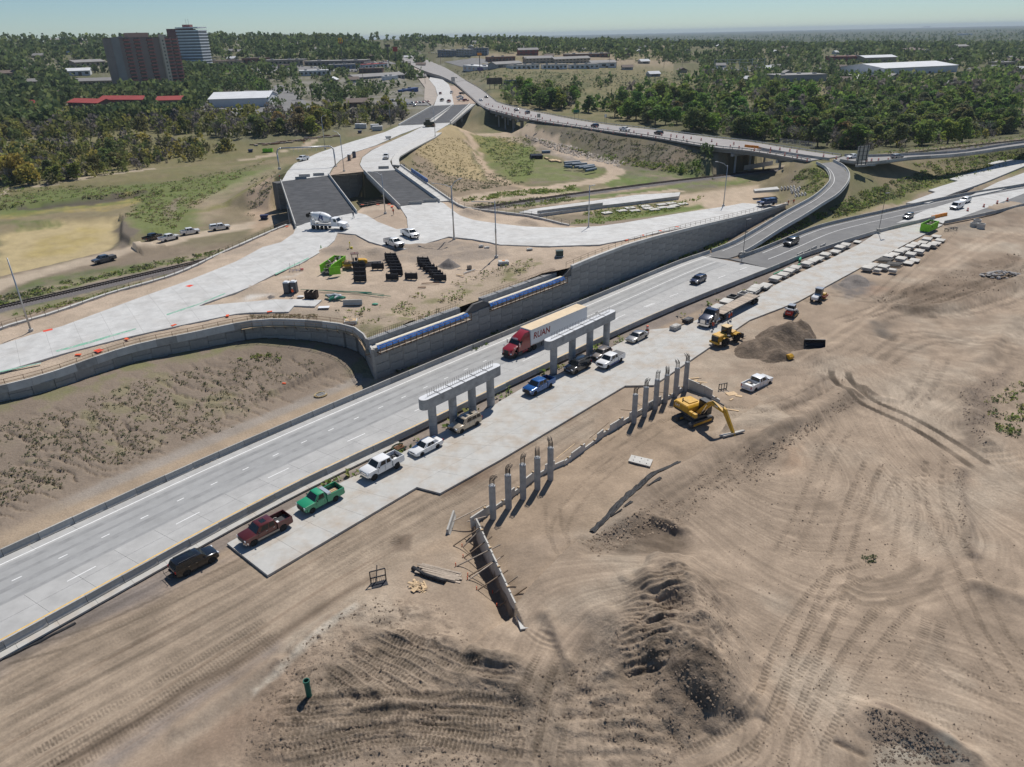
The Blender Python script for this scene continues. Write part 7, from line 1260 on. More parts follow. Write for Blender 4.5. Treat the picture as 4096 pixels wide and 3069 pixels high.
# ------------------------------------------------------------------ stacks of wall panels along the slab
PM=[MB().box((0,0,0),(2.75,2.1,.16)).mesh('precast_unit'),MB().box((0,0,0),(1.5,1.5,.17)).mesh('precast_unit'),MB().box((0,0,0),(3.4,2.2,.16)).mesh('precast_unit')]
[m.materials.append(PALEP)for m in PM];DN=MB().box((0,0,0),(.12,1.7,.1)).mesh('dunnage');DN.materials.append(OLDW)
def stack(t,n,k,grp,lab,rz=.86):
 b=at(t,0);z=.1;n=min(n,3)
 for i in range(n):
  o=link('precast_unit',PM[k],None);o.location=(b.x+_r5.uniform(-.12,.12),b.y+_r5.uniform(-.12,.12),z+.085);o.rotation_euler=(0,0,rz+_r5.uniform(-.07,.07));tag(o,lab,'panel',grp)
  z+=.24
S1="B1752,1085 B1820,1035 B2012,950 B2058,920 E22,950 E120,905 E200,850 E265,820 E313,790 E367,765 E455,732 E505,702 E553,684 E607,658 E690,630 E722,600 E768,580";S2="E950,765 E988,738 E1075,758 E1113,672 E1155,652 E1205,632 E1250,612 E1290,592 E1335,567 E1390,556 E1425,532 E1500,500 E1535,530 E1465,577 E1410,592 E1500,555 E1360,632 E1290,655 E1215,692 E1330,694 E1280,714"
for i,t in enumerate(S1.split()):stack(t,(3,3,2,3,3,2,4,3,4,3,4,2,2,3,2,3,3)[i],2 if i in(0,5)else 0,'panels stacked beside the barrier row','pale concrete panel in the stacks between barriers and slab')
for i,t in enumerate(S2.split()):stack(t,(4,2,5,3,2,3,2,3,2,2,3,1,1,4,3,1,3,4,3,1,1)[i],0,'panels stacked on the dirt side','pale concrete panel in the stacks on the dirt side of the slab')
for t in("E62,918","E1025,785","E1150,786"):stack(t,3,1,'small square panels','small square concrete panel in a low stack near the slab')
tag(MB().box((0,0,.1),(2.3,1.7,.17)).build('precast_unit',PALEP,loc=at("E867,542"),rz=.86),'single panel with an orange mark at the end of the barrier-side stacks','panel')
for i,t in enumerate(("B1870,1000","B1955,975")):cr=empty('precast_box',at(t),.86,['dark open box frame among the panel stacks','pale open concrete frame among the panel stacks'][i],'frame');[MB().box(c,d).build('side',DKGR if i==0 else PALEP,cr)for c,d in(((-1,0,.4),(.2,1.8,.8)),((1,0,.4),(.2,1.8,.8)),((0,-.8,.4),(1.8,.2,.8)),((0,.8,.4),(1.8,.2,.8)))]
rod=MB().cyl((-1.6,0,0),(1.6,0,0),.11,n=8).mesh('black_pipe');rod.materials.append(BLKST)
for j,(t,n)in enumerate((("E1090,690",12),("E1165,725",12))):
 b=at(t,.1)
 for i in range(n):o=link('black_pipe',rod,None);o.location=b+V3(.24*(i-6)*.72,.24*(i-6)*.7,.1+.2*(i%2));o.rotation_euler=(0,0,-.35+_r5.uniform(-.03,.03));tag(o,'black pipe in the bundle among the panel stacks','pipe','black pipes among the panel stacks')
for i,(s,r)in enumerate((("E190,802 E345,738",.16),("E385,728 E440,700",.16),("E398,690 E408,672",.28))):P=pts(s,.2);tag(MB().cyl(P[0],P[1],r,n=10).build('drain_pipe',mat('bright_green_pipe',(.03,.36,.18),.5)),['long green pipe behind the panel stacks','short green pipe behind the panel stacks','stub of green pipe near the barriers'][i],'pipe')
for i,t in enumerate(("B1410,1240 ","B1510,1185")):
 cr=empty('material_crate',at(t.strip()),.8,['grey concrete block box beside the silver tractor','flat black crate beside the silver tractor'][i],'crate');MB().box((0,0,.4),(2.2,1.3,.75)).build('body',BARR if i==0 else BLKST,cr,bevel=.04);MB().box((-.3,0,.8),(.9,.9,.12)).build('top',PALEP if i==0 else DKGR,cr)
for i,t in enumerate(("E400,655","E460,632","E515,605","E585,585")):o=link('concrete_barrier',BM2,None);o.location=at(t);o.rotation_euler=(0,0,.83);tag(o,'spare barrier set behind the barrier row by the panel stacks','barrier','spare barriers by the panel stacks')
ring=MB().lathe([(.85,0),(1.0,0),(1.0,1.2),(.85,1.2),(.85,0)],20).mesh('pipe_ring');ring.materials.append(COPE)
for i,t in enumerate(("E1805,418","E1860,432","E1830,392")):o=link('manhole_ring',ring,None,sm=False);o.location=ont(t);tag(o,['left concrete manhole ring of three','right concrete manhole ring of three','rear concrete manhole ring of three'][i],'manhole ring');o.scale=(1,1,1.15 if i==1 else .95)
tr_=empty('equipment_trailer',ont("E1620,448"),.4,'low black trailer frame right of the lime container','trailer');MB().bar((-2,-.5,.6),(2,-.5,.6),.14).bar((-2,.5,.6),(2,.5,.6),.14).bar((-2,-.5,.6),(-2,.5,.6),.14).bar((2,-.5,.6),(2,.5,.6),.14).bar((0,-.5,.6),(0,.5,.6),.14).build('frame',BLKST,tr_);[MB().bar((x,y,0),(x,y,.6),.12).build('leg',BLKST,tr_)for x in(-1.7,1.7)for y in(-.5,.5)]
# ------------------------------------------------------------------ lime green roll-off containers
def container(label,loc,rz,L=6.5,W=2.4,H=1.6,door=False,fill=True):
 r=empty('rolloff_container',loc,rz,label,'container');a=.08;out=lambda z,e:[(-L/2-e,-W/2,z),(L/2+e,-W/2,z),(L/2+e,W/2,z),(-L/2-e,W/2,z)]
 for s in(-1,1):MB().box((0,s*W/2,H/2+.2),(L,a,H)).build('side',LIME,r);[MB().box((-L/2+.5+k*(L-1)/7,s*(W/2+.06),H/2+.2),(.1,.08,H-.1)).build('rib',LIME,r)for k in range(8)];MB().bar((-L/2,s*(W/2+.03),H+.22),(L/2,s*(W/2+.03),H+.22),.14,.12).build('top_rail',LIME,r)
 MB().box((L/2,0,H/2+.2),(a,W,H)).build('front',LIME,r);MB().box((0,0,.22),(L,W,.1)).build('floor',DKGR,r)
 if door:MB().box((-L/2-.6,-W/2-1.05,H/2+.2),(a,W*.95,H),rz=.5).build('door',LIME,r)
 else:MB().box((-L/2,0,H/2+.2),(a,W,H)).build('door',LIME,r)
 [MB().cyl((x,s*.8,.12),(x,s*.8+.12,.12),.12,n=8).build('roller',DKGR,r)for x in(-L/2+.4,L/2-.4)for s in(-1,1)]
 if fill:
  for i in range(46):o=MB().box((0,0,0),(_r5.uniform(.5,1.4),_r5.uniform(.1,.5),_r5.uniform(.03,.2))).build('scrap',(OLDW,DKGR,STONE,SOIL,RAILW)[i%5],r);o.location=(_r5.uniform(-L/2+.6,L/2-.6),_r5.uniform(-W/2+.4,W/2-.4),.6+_r5.random()*H*.75);o.rotation_euler=(_r5.uniform(-.6,.6),_r5.uniform(-.6,.6),_r5.uniform(0,3))
 return r
container('lime green container full of scrap with its door open',onp("f1060,240"),math.atan2(*(onp("f1190,110")-onp("f960,290")).yx),door=True,L=7.5);container('lime green container of debris on the slab near the detour',at("E1440,445"),.75,L=6.4,H=1.9);container('small lime green container on the far dirt track',ont("a228,345"),.1,L=5.0,H=1.6)
# ------------------------------------------------------------------ upper platform
fm=MB().box((0,0,.62),(2.6,.1,1.25));[fm.box((0,-.09,z),(2.6,.1,.1))for z in(.1,.62,1.2)];fmp=fm.mesh('face_plate');fmp.materials.append(BLKST);rbm=MB().prism([(0,0),(.95,0),(.15,1.45),(0,1.45)],-.05,.05,'yz').mesh('rib');rbm.materials.append(BLKST)
FP="f1395,400 f1392,345 f1388,292 f1380,240 f1800,378 f2040,368 f1618,240 f1855,322 f1850,285 f1842,248 f1822,208 f1805,172 f1790,140 f1778,112 A1400,725 A1412,748 A1440,765 A1462,785 A1490,812 A1508,832 A1530,850 A1392,708"
for i,t in enumerate(FP.split()):
 p=onp(t);f=empty('steel_form',p,-.04+_r5.uniform(-.05,.05)+(0 if i<14 else-.12),'black steel form with triangular ribs in the rows on the platform','formwork','black steel forms on the platform');link('face_plate',fmp,None,f)
 for x in(-1.05,-.0,1.05):o=link('rib',rbm,None,f);o.location=(x,.05,0)
def toilet(label,p,m,roof):
 t=empty('portable_toilet',p,-.1,label,'portable toilet');MB().box((0,0,1.05),(1.12,1.15,2.05)).build('cabin',m,t,bevel=.04);MB().loft([[(-.6,-.6,2.08),(.6,-.6,2.08),(.6,.6,2.08),(-.6,.6,2.08)],[(-.4,-.4,2.3),(.4,-.4,2.3),(.4,.4,2.3),(-.4,.4,2.3)]]).build('roof',roof,t);MB().box((0,-.585,1.05),(.75,.02,1.8)).build('door',mat('toilet_door',(.10,.105,.115),.6),t);MB().cyl((.35,.3,2.2),(.35,.3,2.6),.05,n=6).build('vent_pipe',BLACK,t);MB().box((0,0,.06),(1.2,1.25,.12)).build('skid',DKGR,t)
GT=mat('grey_plastic',(.085,.09,.10),.6);WT=mat('white_plastic',(.72,.73,.74),.5)
toilet('left grey portable toilet of the pair on the platform',onp("f478,540"),GT,WT);toilet('right grey portable toilet of the pair on the platform',onp("f566,532"),GT,WT);toilet('tan portable toilet in the median beyond the bridge',at("a1258,447",8.5),mat('tan_plastic',(.36,.26,.19),.6),WT);toilet('dark blue portable toilet in the median beyond the bridge',at("a1320,412",8.5),mat('navy_plastic',(.02,.03,.09),.6),BLACK)
bx=empty('steel_bin',onp("f782,602"),-.1,'rusty brown open steel bin near the portable toilets','bin');[MB().box(c,d).build('wall',mat('bin_rust',(.045,.03,.024),.85,var=.4,scale=2),bx)for c,d in(((0,-.75,.65),(2.2,.06,1.3)),((0,.75,.65),(2.2,.06,1.3)),((-1.1,0,.65),(.06,1.5,1.3)),((1.1,0,.65),(.06,1.5,1.3)),((0,0,.06),(2.2,1.5,.06)))];[MB().bar((x,-.85,1.33),(x,.85,1.33),.12,.06).build('cross_board',OLDW,bx)for x in(-.35,.55)]
for i,(s,r)in enumerate((("f640,508 f1540,545",.05),("f880,520 f1780,598",.06),("f1340,548 f1690,600",.05),("f880,528 f1540,560",.05),("f1150,540 f1700,585",.05))):P=[onp(t)+V3(0,0,.15+.05*i)for t in s.split()];tag(MB().cyl(P[0],P[1],r,n=6).build('green_bar',EPOXY),'long green-coated bar lying behind the white bundle','bar','green-coated bars on the platform')
gb=empty('bundle_heap',onp("f1070,620"),0,'heap of green bundles and white sheeting beside the steel bin','bundle heap')
for i in range(16):o=MB().lathe([(.02,-.8),(.16,-.7),(.2,0),(.16,.7),(.02,.8)],7,'X').build('bundle',EPOXY if i<10 else WT,gb);o.location=(_r5.uniform(-1.3,1.3),_r5.uniform(-.6,.7),.2+.3*(i>=10)+_r5.random()*.3);o.rotation_euler=(0,_r5.uniform(-.3,.3),_r5.uniform(-.5,.8))
o=link('concrete_barrier',BM,None);o.location=onp("f1300,690");o.rotation_euler=(0,0,.02);o.scale=(.95,1.3,1.1);tag(o,'long grey barrier lying beside the green bundles','barrier');o=link('concrete_barrier',BM,None);o.location=onp("f1535,195");o.rotation_euler=(0,0,.15);o.scale=(1.15,1,1);tag(o,'grey barrier behind the yellow roller','barrier')
for i,(t,s,m,lb)in enumerate((("f640,595",.7,WT,'white sack beside the steel bin'),("f1582,688",.6,EPOXY,'green and white tarp bundle on the soil'))):tag(MB().lathe([(.02,0),(.6,.05),(.65,.3),(.35,.5),(.02,.55)],9).build('sack',m,loc=onp(t)),lb,'sack').scale=(s*1.6,s,s*.7)
tag(MB().box((0,0,.2),(2.0,1.1,.04)).build('white_board',WT,loc=onp("f935,735"),rz=.05),'white board lying beside the branch slab','board')
for i,(t,lb)in enumerate((("f1278,925",'concrete inlet box with a plank lid near the wall corner'),("A2040,715",'concrete manhole slab with an orange ring on the platform'))):ib=empty('inlet_box',onp(t),.1,lb,'inlet');MB().box((0,0,.3),(2.2,1.6,.6)).build('box',COPE,ib,bevel=.03);MB().box((0,0,.63),(1.9,1.3,.06)).build('lid',PLY if i==0 else COPE,ib);MB().cyl((0,0,.66),(0,0,.72),.35,n=12).build('ring',AMBER if i else OLDW,ib)
tx=empty('utility_box',onp("B478,652"),.1,'dark green utility box on the platform','utility box');MB().box((0,0,.6),(1.5,1.2,1.2)).build('cabinet',mat('utility_green',(.045,.07,.06),.5),tx,bevel=.04);MB().box((0,0,1.22),(1.6,1.3,.08)).build('lid',mat('utility_green',(.045,.07,.06),.5),tx);MB().box((0,0,.04),(1.8,1.5,.1)).build('pad',COPE,tx)
for i,(t,d,m,lb)in enumerate((("A1765,755",(.9,.7,.7),OLDW,'tan crate in the open sand of the platform'),("A1860,578",(1.0,.7,.4),COPE,'pale block beside the tall light pole'),("A1905,590",(1.1,.6,.35),COPE,'second pale block beside the tall light pole'),("B238,600",(1.3,.9,.25),COPE,'flat pale slab on the platform sand'))):b=empty('block',onp(t),.3,lb,'block');MB().box((0,0,d[2]/2),d).build('body',m,b,bevel=.04);MB().box((.1,0,d[2]+.03),(d[0]*.5,d[1]*.6,.06)).build('top',m,b)
for i,(a,b,lb)in enumerate((("A1720,795","A1810,765",'pale beam lying on the platform sand'),("A1380,878","A1525,872",'thin dark rod lying below the black forms'),("A1350,910","A1415,908",'short rail stand below the black forms'),("A1660,808","A1720,818",'short tan plank on the platform sand'))):p,q=onp(a),onp(b);tag(MB().bar(p+V3(0,0,.15),q+V3(0,0,.15),.22 if i!=1 else .1,.14).build('loose_beam',(COPE,RUST,RUST,WOOD)[i]),lb,'beam')
rk=empty('bar_rack',onp("f565,262"),.2,'blue and red bar rack at the edge of the ramp pavement','rack');[MB().bar((x,-.5,.1),(x,.5,.1),.06).build('rail',mat('rack_blue',(.02,.04,.18),.5),rk)for x in(-1,-.3,.4,1.1)];[MB().bar((-1.1,y,.1),(1.2,y,.1),.06).build('rail',mat('rack_blue',(.02,.04,.18),.5),rk)for y in(-.5,.5)];[MB().bar((x,.45,.1),(x,.45,1.6),.05).build('upright',DKGR,rk)for x in(-.9,.1,1.1)];MB().box((1.5,.2,.15),(.6,.4,.25)).build('red_case',TAIL,rk)
for i,(t,rz)in enumerate((("A1330,240",.12),("A1450,222",.1))):o=link('concrete_barrier',BM,None);o.location=onp(t)+V3(0,0,UP);o.rotation_euler=(0,0,rz);tag(o,['left barrier of two closing the right black deck','right barrier of two closing the right black deck'][i],'barrier')
for i,(t,rz)in enumerate((("a690,655",.06),("a645,685",.22),("a870,640",.1),("a1690,552",.02))):o=link('concrete_barrier',BM,None);o.location=at(t,8.52);o.rotation_euler=(0,0,rz);tag(o,['rear barrier at the far end of the left black deck','angled barrier at the far end of the left black deck','barrier with a yellow mark at the far end of the left deck','barrier at the far end of the right black deck'][i],'barrier')
cnv=empty('roof_debris_bin',at("a1750,178",8.5),.1,'grey steel bin in the median far beyond the bridge','bin');MB().loft([[(-1,-.5,.2),(1,-.5,.2),(1,.5,.2),(-1,.5,.2)],[(-1.5,-.7,1.3),(1.5,-.7,1.3),(1.5,.7,1.3),(-1.5,.7,1.3)]]).build('shell',STEEL,cnv)
# ------------------------------------------------------------------ poles, sign arch
def pole(label,base,h,arms,box=True,r=.16):
 p=empty('light_pole',base,label=label,cat='light pole');MB().cyl((0,0,.1),(0,0,h),r,r*.55,n=10).build('pole',STEEL,p,sm=True);MB().cyl((0,0,-.3),(0,0,.35),.4,n=10).build('footing',COPE,p)
 for a,L,rise in arms:d=V3(math.cos(a),math.sin(a),0);MB().tube([(0,0,h-.4),d*L*.4+V3(0,0,h-.4+rise*.7),d*L+V3(0,0,h-.4+rise)],.07,6).build('arm',STEEL,p);o=MB().box((0,0,0),(.75,.3,.14)).build('lamp_head',STEEL,p,bevel=.04);o.location=d*(L+.3)+V3(0,0,h-.42+rise);o.rotation_euler=(0,0,a)
 if box:MB().box((0,-.22,h*.48),(.35,.35,.9)).build('cabinet',STEEL,p)
pole('tall light pole with two arms at the pavement edge by the white pickups',onp("A1642,512"),12.3,((2.85,4.2,.8),(.75,2.6,1.6)),True,.2);pole('tall single-arm light pole on the sand right of the two-arm pole',onp("A1982,660"),12.2,((3.0,4.4,.2),),True,.17)
pole('light pole in the gap between the black decks',onp("a1710,1120"),10.4,((2.9,3.2,.9),),False);pole('light pole beside the right ramp behind the weeds',onp("B712,425"),10.5,((.5,1.0,.3),),False);pole('light pole with a lit-side arm near the old rail bridge',onp("B1797,250"),11.5,((2.6,3.0,1.2),),False);pole('light pole in the median beyond the sign arch',at("a1190,585",8.5),12.5,((2.6,2.6,1.4),),False);pole('light pole left of the far carriageway',at("a950,300",8.0),13,((.6,1.6,1.0),),False);pole('light pole near the creek bridge walkway',at("U1490,1098",8.5),12.5,((2.7,2.6,1.6),),False);pole('light pole by the storage containers',at("U1135,1040",3),13,((.6,1.6,.6),),False)
pole('bare pole leaning at the left edge of the upper ramp',onp("L250,1255"),13.2,(),False,.17)
ga,gb_=at("a372,555",8.3),at("a1082,525",8.4);sg=empty('sign_arch',ga,label='arched steel sign gantry over the left carriageway',cat='sign gantry');dx=(gb_-ga);dxn=dx.normalized();hh=7.2
P_=[V3(0,0,0),V3(0,0,hh-1.6)]+[dxn*(1.6-1.6*math.cos(t))+V3(0,0,hh-1.6+1.6*math.sin(t))for t in np.linspace(.3,math.pi/2,4)]+[dx-dxn*(1.6-1.6*math.cos(t))+V3(0,0,hh-1.6+1.6*math.sin(t))for t in np.linspace(math.pi/2,.3,4)]+[dx+V3(0,0,hh-1.6),dx]
MB().tube(P_,.26,10).build('arch_tube',STEEL,sg,sm=True);[MB().cyl(p+V3(0,0,-.3),p+V3(0,0,.4),.6,n=12).build('footing',COPE,sg)for p in(V3(0,0,0),dx)];[MB().bar(dx*f+V3(0,-.3,hh-1.4),dx*f+V3(0,-.3,hh+.1),.09).build('sign_bracket',STEEL,sg)for f in(.3,.38,.46,.54,.62,.7)]
sb=empty('large_sign',at("W895,1345",7.8),.25,'large sign panel seen from behind at the ramp top','sign');[MB().bar((x,0,0),(x,0,7.2),.2).build('post',DKGR,sb)for x in(-1.6,0,1.6)];MB().box((0,.2,4.3),(4.6,.1,5.0)).build('panel',mat('sign_back',(.48,.45,.40),.6),sb);[MB().bar((-2.3,0,z),(2.3,0,z),.1).build('rail',DKGR,sb)for z in(2.2,3.6,5.0,6.4)];MB().box((0,0,.3),(4.0,1.0,.7)).build('base',BARR,sb);[MB().bar((x,-.3,0),(x,-1.9,3.0)if False else(x,.1,4.0),.12).build('strut',DKGR,sb)for x in(-1.6,1.6)]
fn=empty('debris_fence',at("W240,1165",8.4),.0,'wire mesh fence on the far edge of the old rail bridge','fence');P_=[p-fn.location for p in smooth(pts("W240,1165 W380,1180 W520,1200",8.3),3)];[MB().bar(p,p+V3(0,0,2.2),.08).build('post',STEEL,fn)for p in P_];[MB().tube([p+V3(0,0,z)for p in P_],.035,4).build('wire_rail',STEEL,fn)for z in(.3,.7,1.1,1.5,1.9,2.2)]
for i,(t,z,w,h,m,lb)in enumerate((("V615,945",9,3.4,1.6,mat('sign_green',(.01,.14,.085),.5),'green road sign on the far side of the old highway'),("V848,985",9,1.2,1.6,REFL,'white road sign on the far side of the old highway'),("V312,985",9,1.7,1.9,mat('sign_back',(.48,.45,.40),.6),'grey sign back on the near edge of the old highway'),("U1635,680",9,3.6,4.2,mat('sign_back',(.48,.45,.40),.6),'large sign back beside the far new pavement'))):
 s=empty('road_sign',at(t,z),0,lb,'sign');MB().box((0,0,2.4+h/2),(w,.1,h)).build('panel',m,s);[MB().bar((x,0,-1),(x,0,2.4+h),.12).build('post',DKGR,s)for x in(-w*.3,w*.3)]
# ------------------------------------------------------------------ traffic drums and orange barriers
DB=MB().lathe([(.30,.06),(.29,.28),(.28,.3),(.26,.75),(.2,.98),(.02,1.0)],12).mesh('drum_body');DB.materials.append(ORANGE);DW=[MB().lathe([(.287,.36),(.279,.52)],12).mesh('band'),MB().lathe([(.272,.64),(.252,.79)],12).mesh('band')];[m.materials.append(REFL)for m in DW];DS=MB().lathe([(.42,0),(.42,.07),(.3,.09)],10).mesh('rubber_base');DS.materials.append(BLACK)
def drum(p,label,group=None):d=empty('traffic_drum',p,label=label,cat='traffic drum',group=group);link('drum_body',DB,None,d);[link('band',m,None,d).scale.__setitem__(slice(0,2),(1.03,1.03))for m in DW];link('rubber_base',DS,None,d);return d
drum(at("d1862,385"),'orange and white traffic drum beside the silver sedan')
for t in "E1755,292 E1885,260 E1993,232 E2075,210".split():drum(at(t),'orange traffic drum in the row behind the white van','drums behind the white van')
for t in "V20,862 V45,878 V70,882 V160,912 V205,922 V250,937 V287,945 V340,958 V405,972 V467,986 V545,998 V615,1010 V694,1022 V775,1033 V868,1045 V970,1052 V1077,1068 V1190,1082 V1300,1092 V1375,1098 V1420,1106 V1475,1112 V1537,1118 V1618,1130 V1703,1140 V1880,1163 W165,1210 W240,1212 W320,1224 W378,1232".split():drum(at(t,9),'orange traffic drum along the centre of the old highway','drums along the centre of the old highway')
for t in "V15,905 V55,917 V95,925 V140,940 V190,955 V228,962 V300,975 V365,992 V430,1003 V507,1018 V577,1028 V657,1038 V735,1050 V813,1062 V910,1074 V1018,1088 V1135,1100 V1252,1113 V1370,1125 V1502,1142 V1742,1170 V1852,1185 V1922,1195 V2045,1215 V2172,1232 W280,1258 W380,1278 W460,1305".split():drum(at(t,9),'orange traffic drum along the near edge of the old highway','drums along the near edge of the old highway')
for t in "W592,1268 W695,1285 W787,1298 W942,1305 W980,1303 W1035,1302 W1113,1300".split():drum(at(t,7.85),'orange traffic drum at the ramp top junction','drums at the ramp top junction')
for t in "U1900,848 U1918,845 U1952,860 U2000,868 U2040,880 U2082,890 U2130,905 U2170,912 U1890,870 U1930,885 U1985,900 U2060,920 U2110,935 U2160,950".split():drum(at(t,9),'orange traffic drum on the old creek bridge','drums on the old creek bridge')
wbm=MB().prism([(-.3,0),(.3,0),(.22,.35),(.12,.95),(-.12,.95),(-.22,.35)],-.95,.95,'yz').mesh('water_barrier');wbm.materials.append(mat('barrier_orange',(.75,.24,.015),.5))
for i,t in enumerate("E1480,352 E1510,345 E1540,338 E1568,332".split()):o=link('water_barrier',wbm,None);o.location=at(t);o.rotation_euler=(0,0,.42);tag(o,'orange plastic barrier in the run at the detour nose','barrier','orange plastic barriers at the detour')
for i,t in enumerate("V1985,1185 V2010,1188 V2035,1190 V2060,1193".split()):o=link('water_barrier',wbm,None);o.location=at(t,9);o.rotation_euler=(0,0,-.9);tag(o,'orange plastic barrier on the old highway by the rail bridge','barrier','orange plastic barriers on the old highway')
parapet(pts("V2070,1195 W120,1215 W300,1245 W440,1268 W640,1295",[8.7,8.4,8.1,8,7.8]),0,'temporary concrete barrier row in the middle of the old highway');parapet(pts("W920,1340 W1010,1340",7.8),0,'short grey barrier below the large sign panel')
for t in "W255,1530 W280,1528 W305,1526 W330,1524 W355,1522 W335,1545 W360,1542 W385,1540 W400,1530 W340,1560 W365,1558 W390,1556 W370,1590 W395,1586 W420,1580 W445,1578".split():o=link('concrete_barrier',BM2,None);o.location=ont(t);o.rotation_euler=(0,0,1.35);tag(o,'stored barrier in the ranks by the loop ramp','barrier','stored barriers by the loop ramp')
for i,(t,h)in enumerate((("B1955,630",8.5),("E1040,445",10.0))):s=empty('camera_mast',at(t,.8),0,['thin mast on the barrier nose at the ramp split','thin mast with a crossbar on the detour barrier'][i],'mast');MB().cyl((0,0,0),(0,0,h),.07,n=6).build('mast',DKGR,s);MB().box((.4,0,h),(1.6,.6,.08),rz=.5).build('panel',DKGR,s);MB().box((0,0,.1),(1.0,.8,.5)).build('base',BARR,s)
# ------------------------------------------------------------------ material dump inside the loop
for i in range(9):
 for k in range(3):p=ont("b1725,420")+V3(-2.6+.6*i+.1*k,0,.3+.52*k);tag(MB().cyl((0,-3,0),(0,3,0),.28,n=8).build('corrugated_pipe',BLKST,loc=p,rz=.1),'black corrugated pipe in the tall stack inside the loop','pipe','black corrugated pipes inside the loop')
BP=mat('blue_pipe',(.10,.15,.20),.5)
for i,(a,b)in enumerate((("V515,1310","V640,1300"),("V520,1325","V650,1312"),("V580,1325","V700,1318"),("V600,1345","V740,1330"),("V635,1352","V755,1330"),("V670,1355","V762,1342"),("V690,1375","V772,1358"),("V520,1340","V580,1345"))):p,q=at(a,1.2),at(b,1.2);tag(MB().cyl(p,q,.55,n=12).build('culvert_pipe',BP),'blue-grey culvert pipe in the heap inside the loop','pipe','blue-grey culvert pipes inside the loop')
for i,t in enumerate(("V375,1280","V410,1300","V430,1298","V455,1300","V475,1305")):tag(MB().box((0,0,.35),(1.2,4.5,.6),rz=.25).build('timber_bundle',WOOD,loc=ont(t)),'tan timber bundle beside the black pipes','timber','timber bundles inside the loop')
tag(MB().box((0,0,.6),(4,2,1.0),rz=.1).build('wrapped_pallet',BP,loc=ont("V370,1232")),'pale blue wrapped load behind the black pipes','pallet')
for i,t in enumerate("B1045,272 B1165,258 B1190,275 B1240,285 B1300,245 B1305,270 B1370,268 B1375,235 B1400,255 B1470,240 B980,295 B860,312 B1085,295".split()):tag(MB().box((0,0,.25),(3.2,2.2,.35)).build('precast_unit',PALEP,loc=ont(t),rz=.3+.1*(i%3)),'pale precast slab among the weeds beside the ramp','slab','precast slabs among the weeds')
# containers and debris on the far side
for i,(t,w)in enumerate((("U880,1030",5),("U912,1032",4),("U1005,1035",5),("U1028,1050",6))):c=empty('storage_container',ont(t),.1,['left white storage container of the left pair by the creek','right white storage container of the left pair by the creek','rear white storage container by the light pole','front white storage container by the light pole'][i],'container');MB().box((0,0,1.3),(w,2.4,2.5)).build('body',WT,c);MB().box((0,-1.21,1.3),(w*.9,.03,2.2)).build('door',mat('container_grey',(.5,.5,.49),.5),c)
for i,(t,m,lb)in enumerate((("a185,1195",mat('skip_blue',(.02,.03,.10),.6),'navy tipping skip beside the left bridge deck'),("a10,345",mat('skip_blue',(.02,.03,.10),.6),'navy skip on the far dirt track'),("a1390,105",mat('skip_blue',(.02,.03,.10),.6),'navy skip by the storage containers'))):c=empty('tipping_skip',ont(t),.1,lb,'skip');MB().loft([[(-1,-.7,.4),(.8,-.7,.4),(.8,.7,.4),(-1,.7,.4)],[(-1.2,-.8,1.5),(1.4,-.8,1.5),(1.4,.8,1.5),(-1.2,.8,1.5)]]).build('hopper',m,c);MB().box((0,0,.2),(2.2,1.4,.3)).build('base',DKGR,c)
db_=empty('timber_debris',ont("a300,245"),0,'long line of old timbers and rubble at the tree edge','debris')
for i in range(60):p=ont("a%d,%d"%(50+i*18+_r5.randint(-10,10),262-i*1.7-(20 if i>35 else 0)+_r5.randint(-14,10)))-db_.location;o=MB().box((0,0,0),(_r5.uniform(1.5,5),_r5.uniform(.3,.9),_r5.uniform(.2,.6))).build('timber',(RAILW,OLDW,STONE,RUST)[i%4],db_);o.location=p+V3(0,0,.4);o.rotation_euler=(0,_r5.uniform(-.1,.1),_r5.uniform(-.3,.5))
far_eq=more(PKP,"U1545,815",8.6,1.4,'dark truck at the work front beyond the creek bridge',PB[0]);more(PKP,"U1600,825",8.6,1.4,'red truck at the work front beyond the creek bridge',PB[3]);more(PKP,"U1622,752",8.6,1.5,'white truck on the far new pavement',None);more(SUVP,"U1532,758",8.6,1.5,'red car on the far new pavement',PB[3]);more(PKP,"U1690,790",8.6,.3,'white truck on the bare soil past the creek',None);more(SUVP,"U1705,760",8.6,.3,'black vehicle on the bare soil past the creek',PB[0]);more(SUVP,"U1735,815",8.6,.3,'red machine on the bare soil past the creek',PB[3]);more(PKP,"U1700,812",8.6,.2,'second white truck on the bare soil past the creek',None)
pv=empty('paving_machine',at("U1440,1020",8.5),.1,'dark olive paving machine at the start of the creek bridge','machine');OL=mat('machine_olive',(.05,.05,.03),.7,var=.3);MB().box((0,0,1.6),(5.5,2.4,1.6)).build('body',OL,pv,bevel=.05);MB().box((-.5,0,2.9),(2.4,2.0,1.0)).build('engine_deck',OL,pv);MB().box((2.6,0,.8),(1.4,5.0,1.0)).build('screed',RUST,pv);[crawler(pv,s*1.0,4,.9,.5)for s in(-1,1)];[MB().bar((x,y,2.4),(x,y,4.0),.1).build('post',OL,pv)for x in(-1.5,1)for y in(-1,1)];MB().box((-.25,0,4.05),(3.2,2.4,.1)).build('canopy',OL,pv)
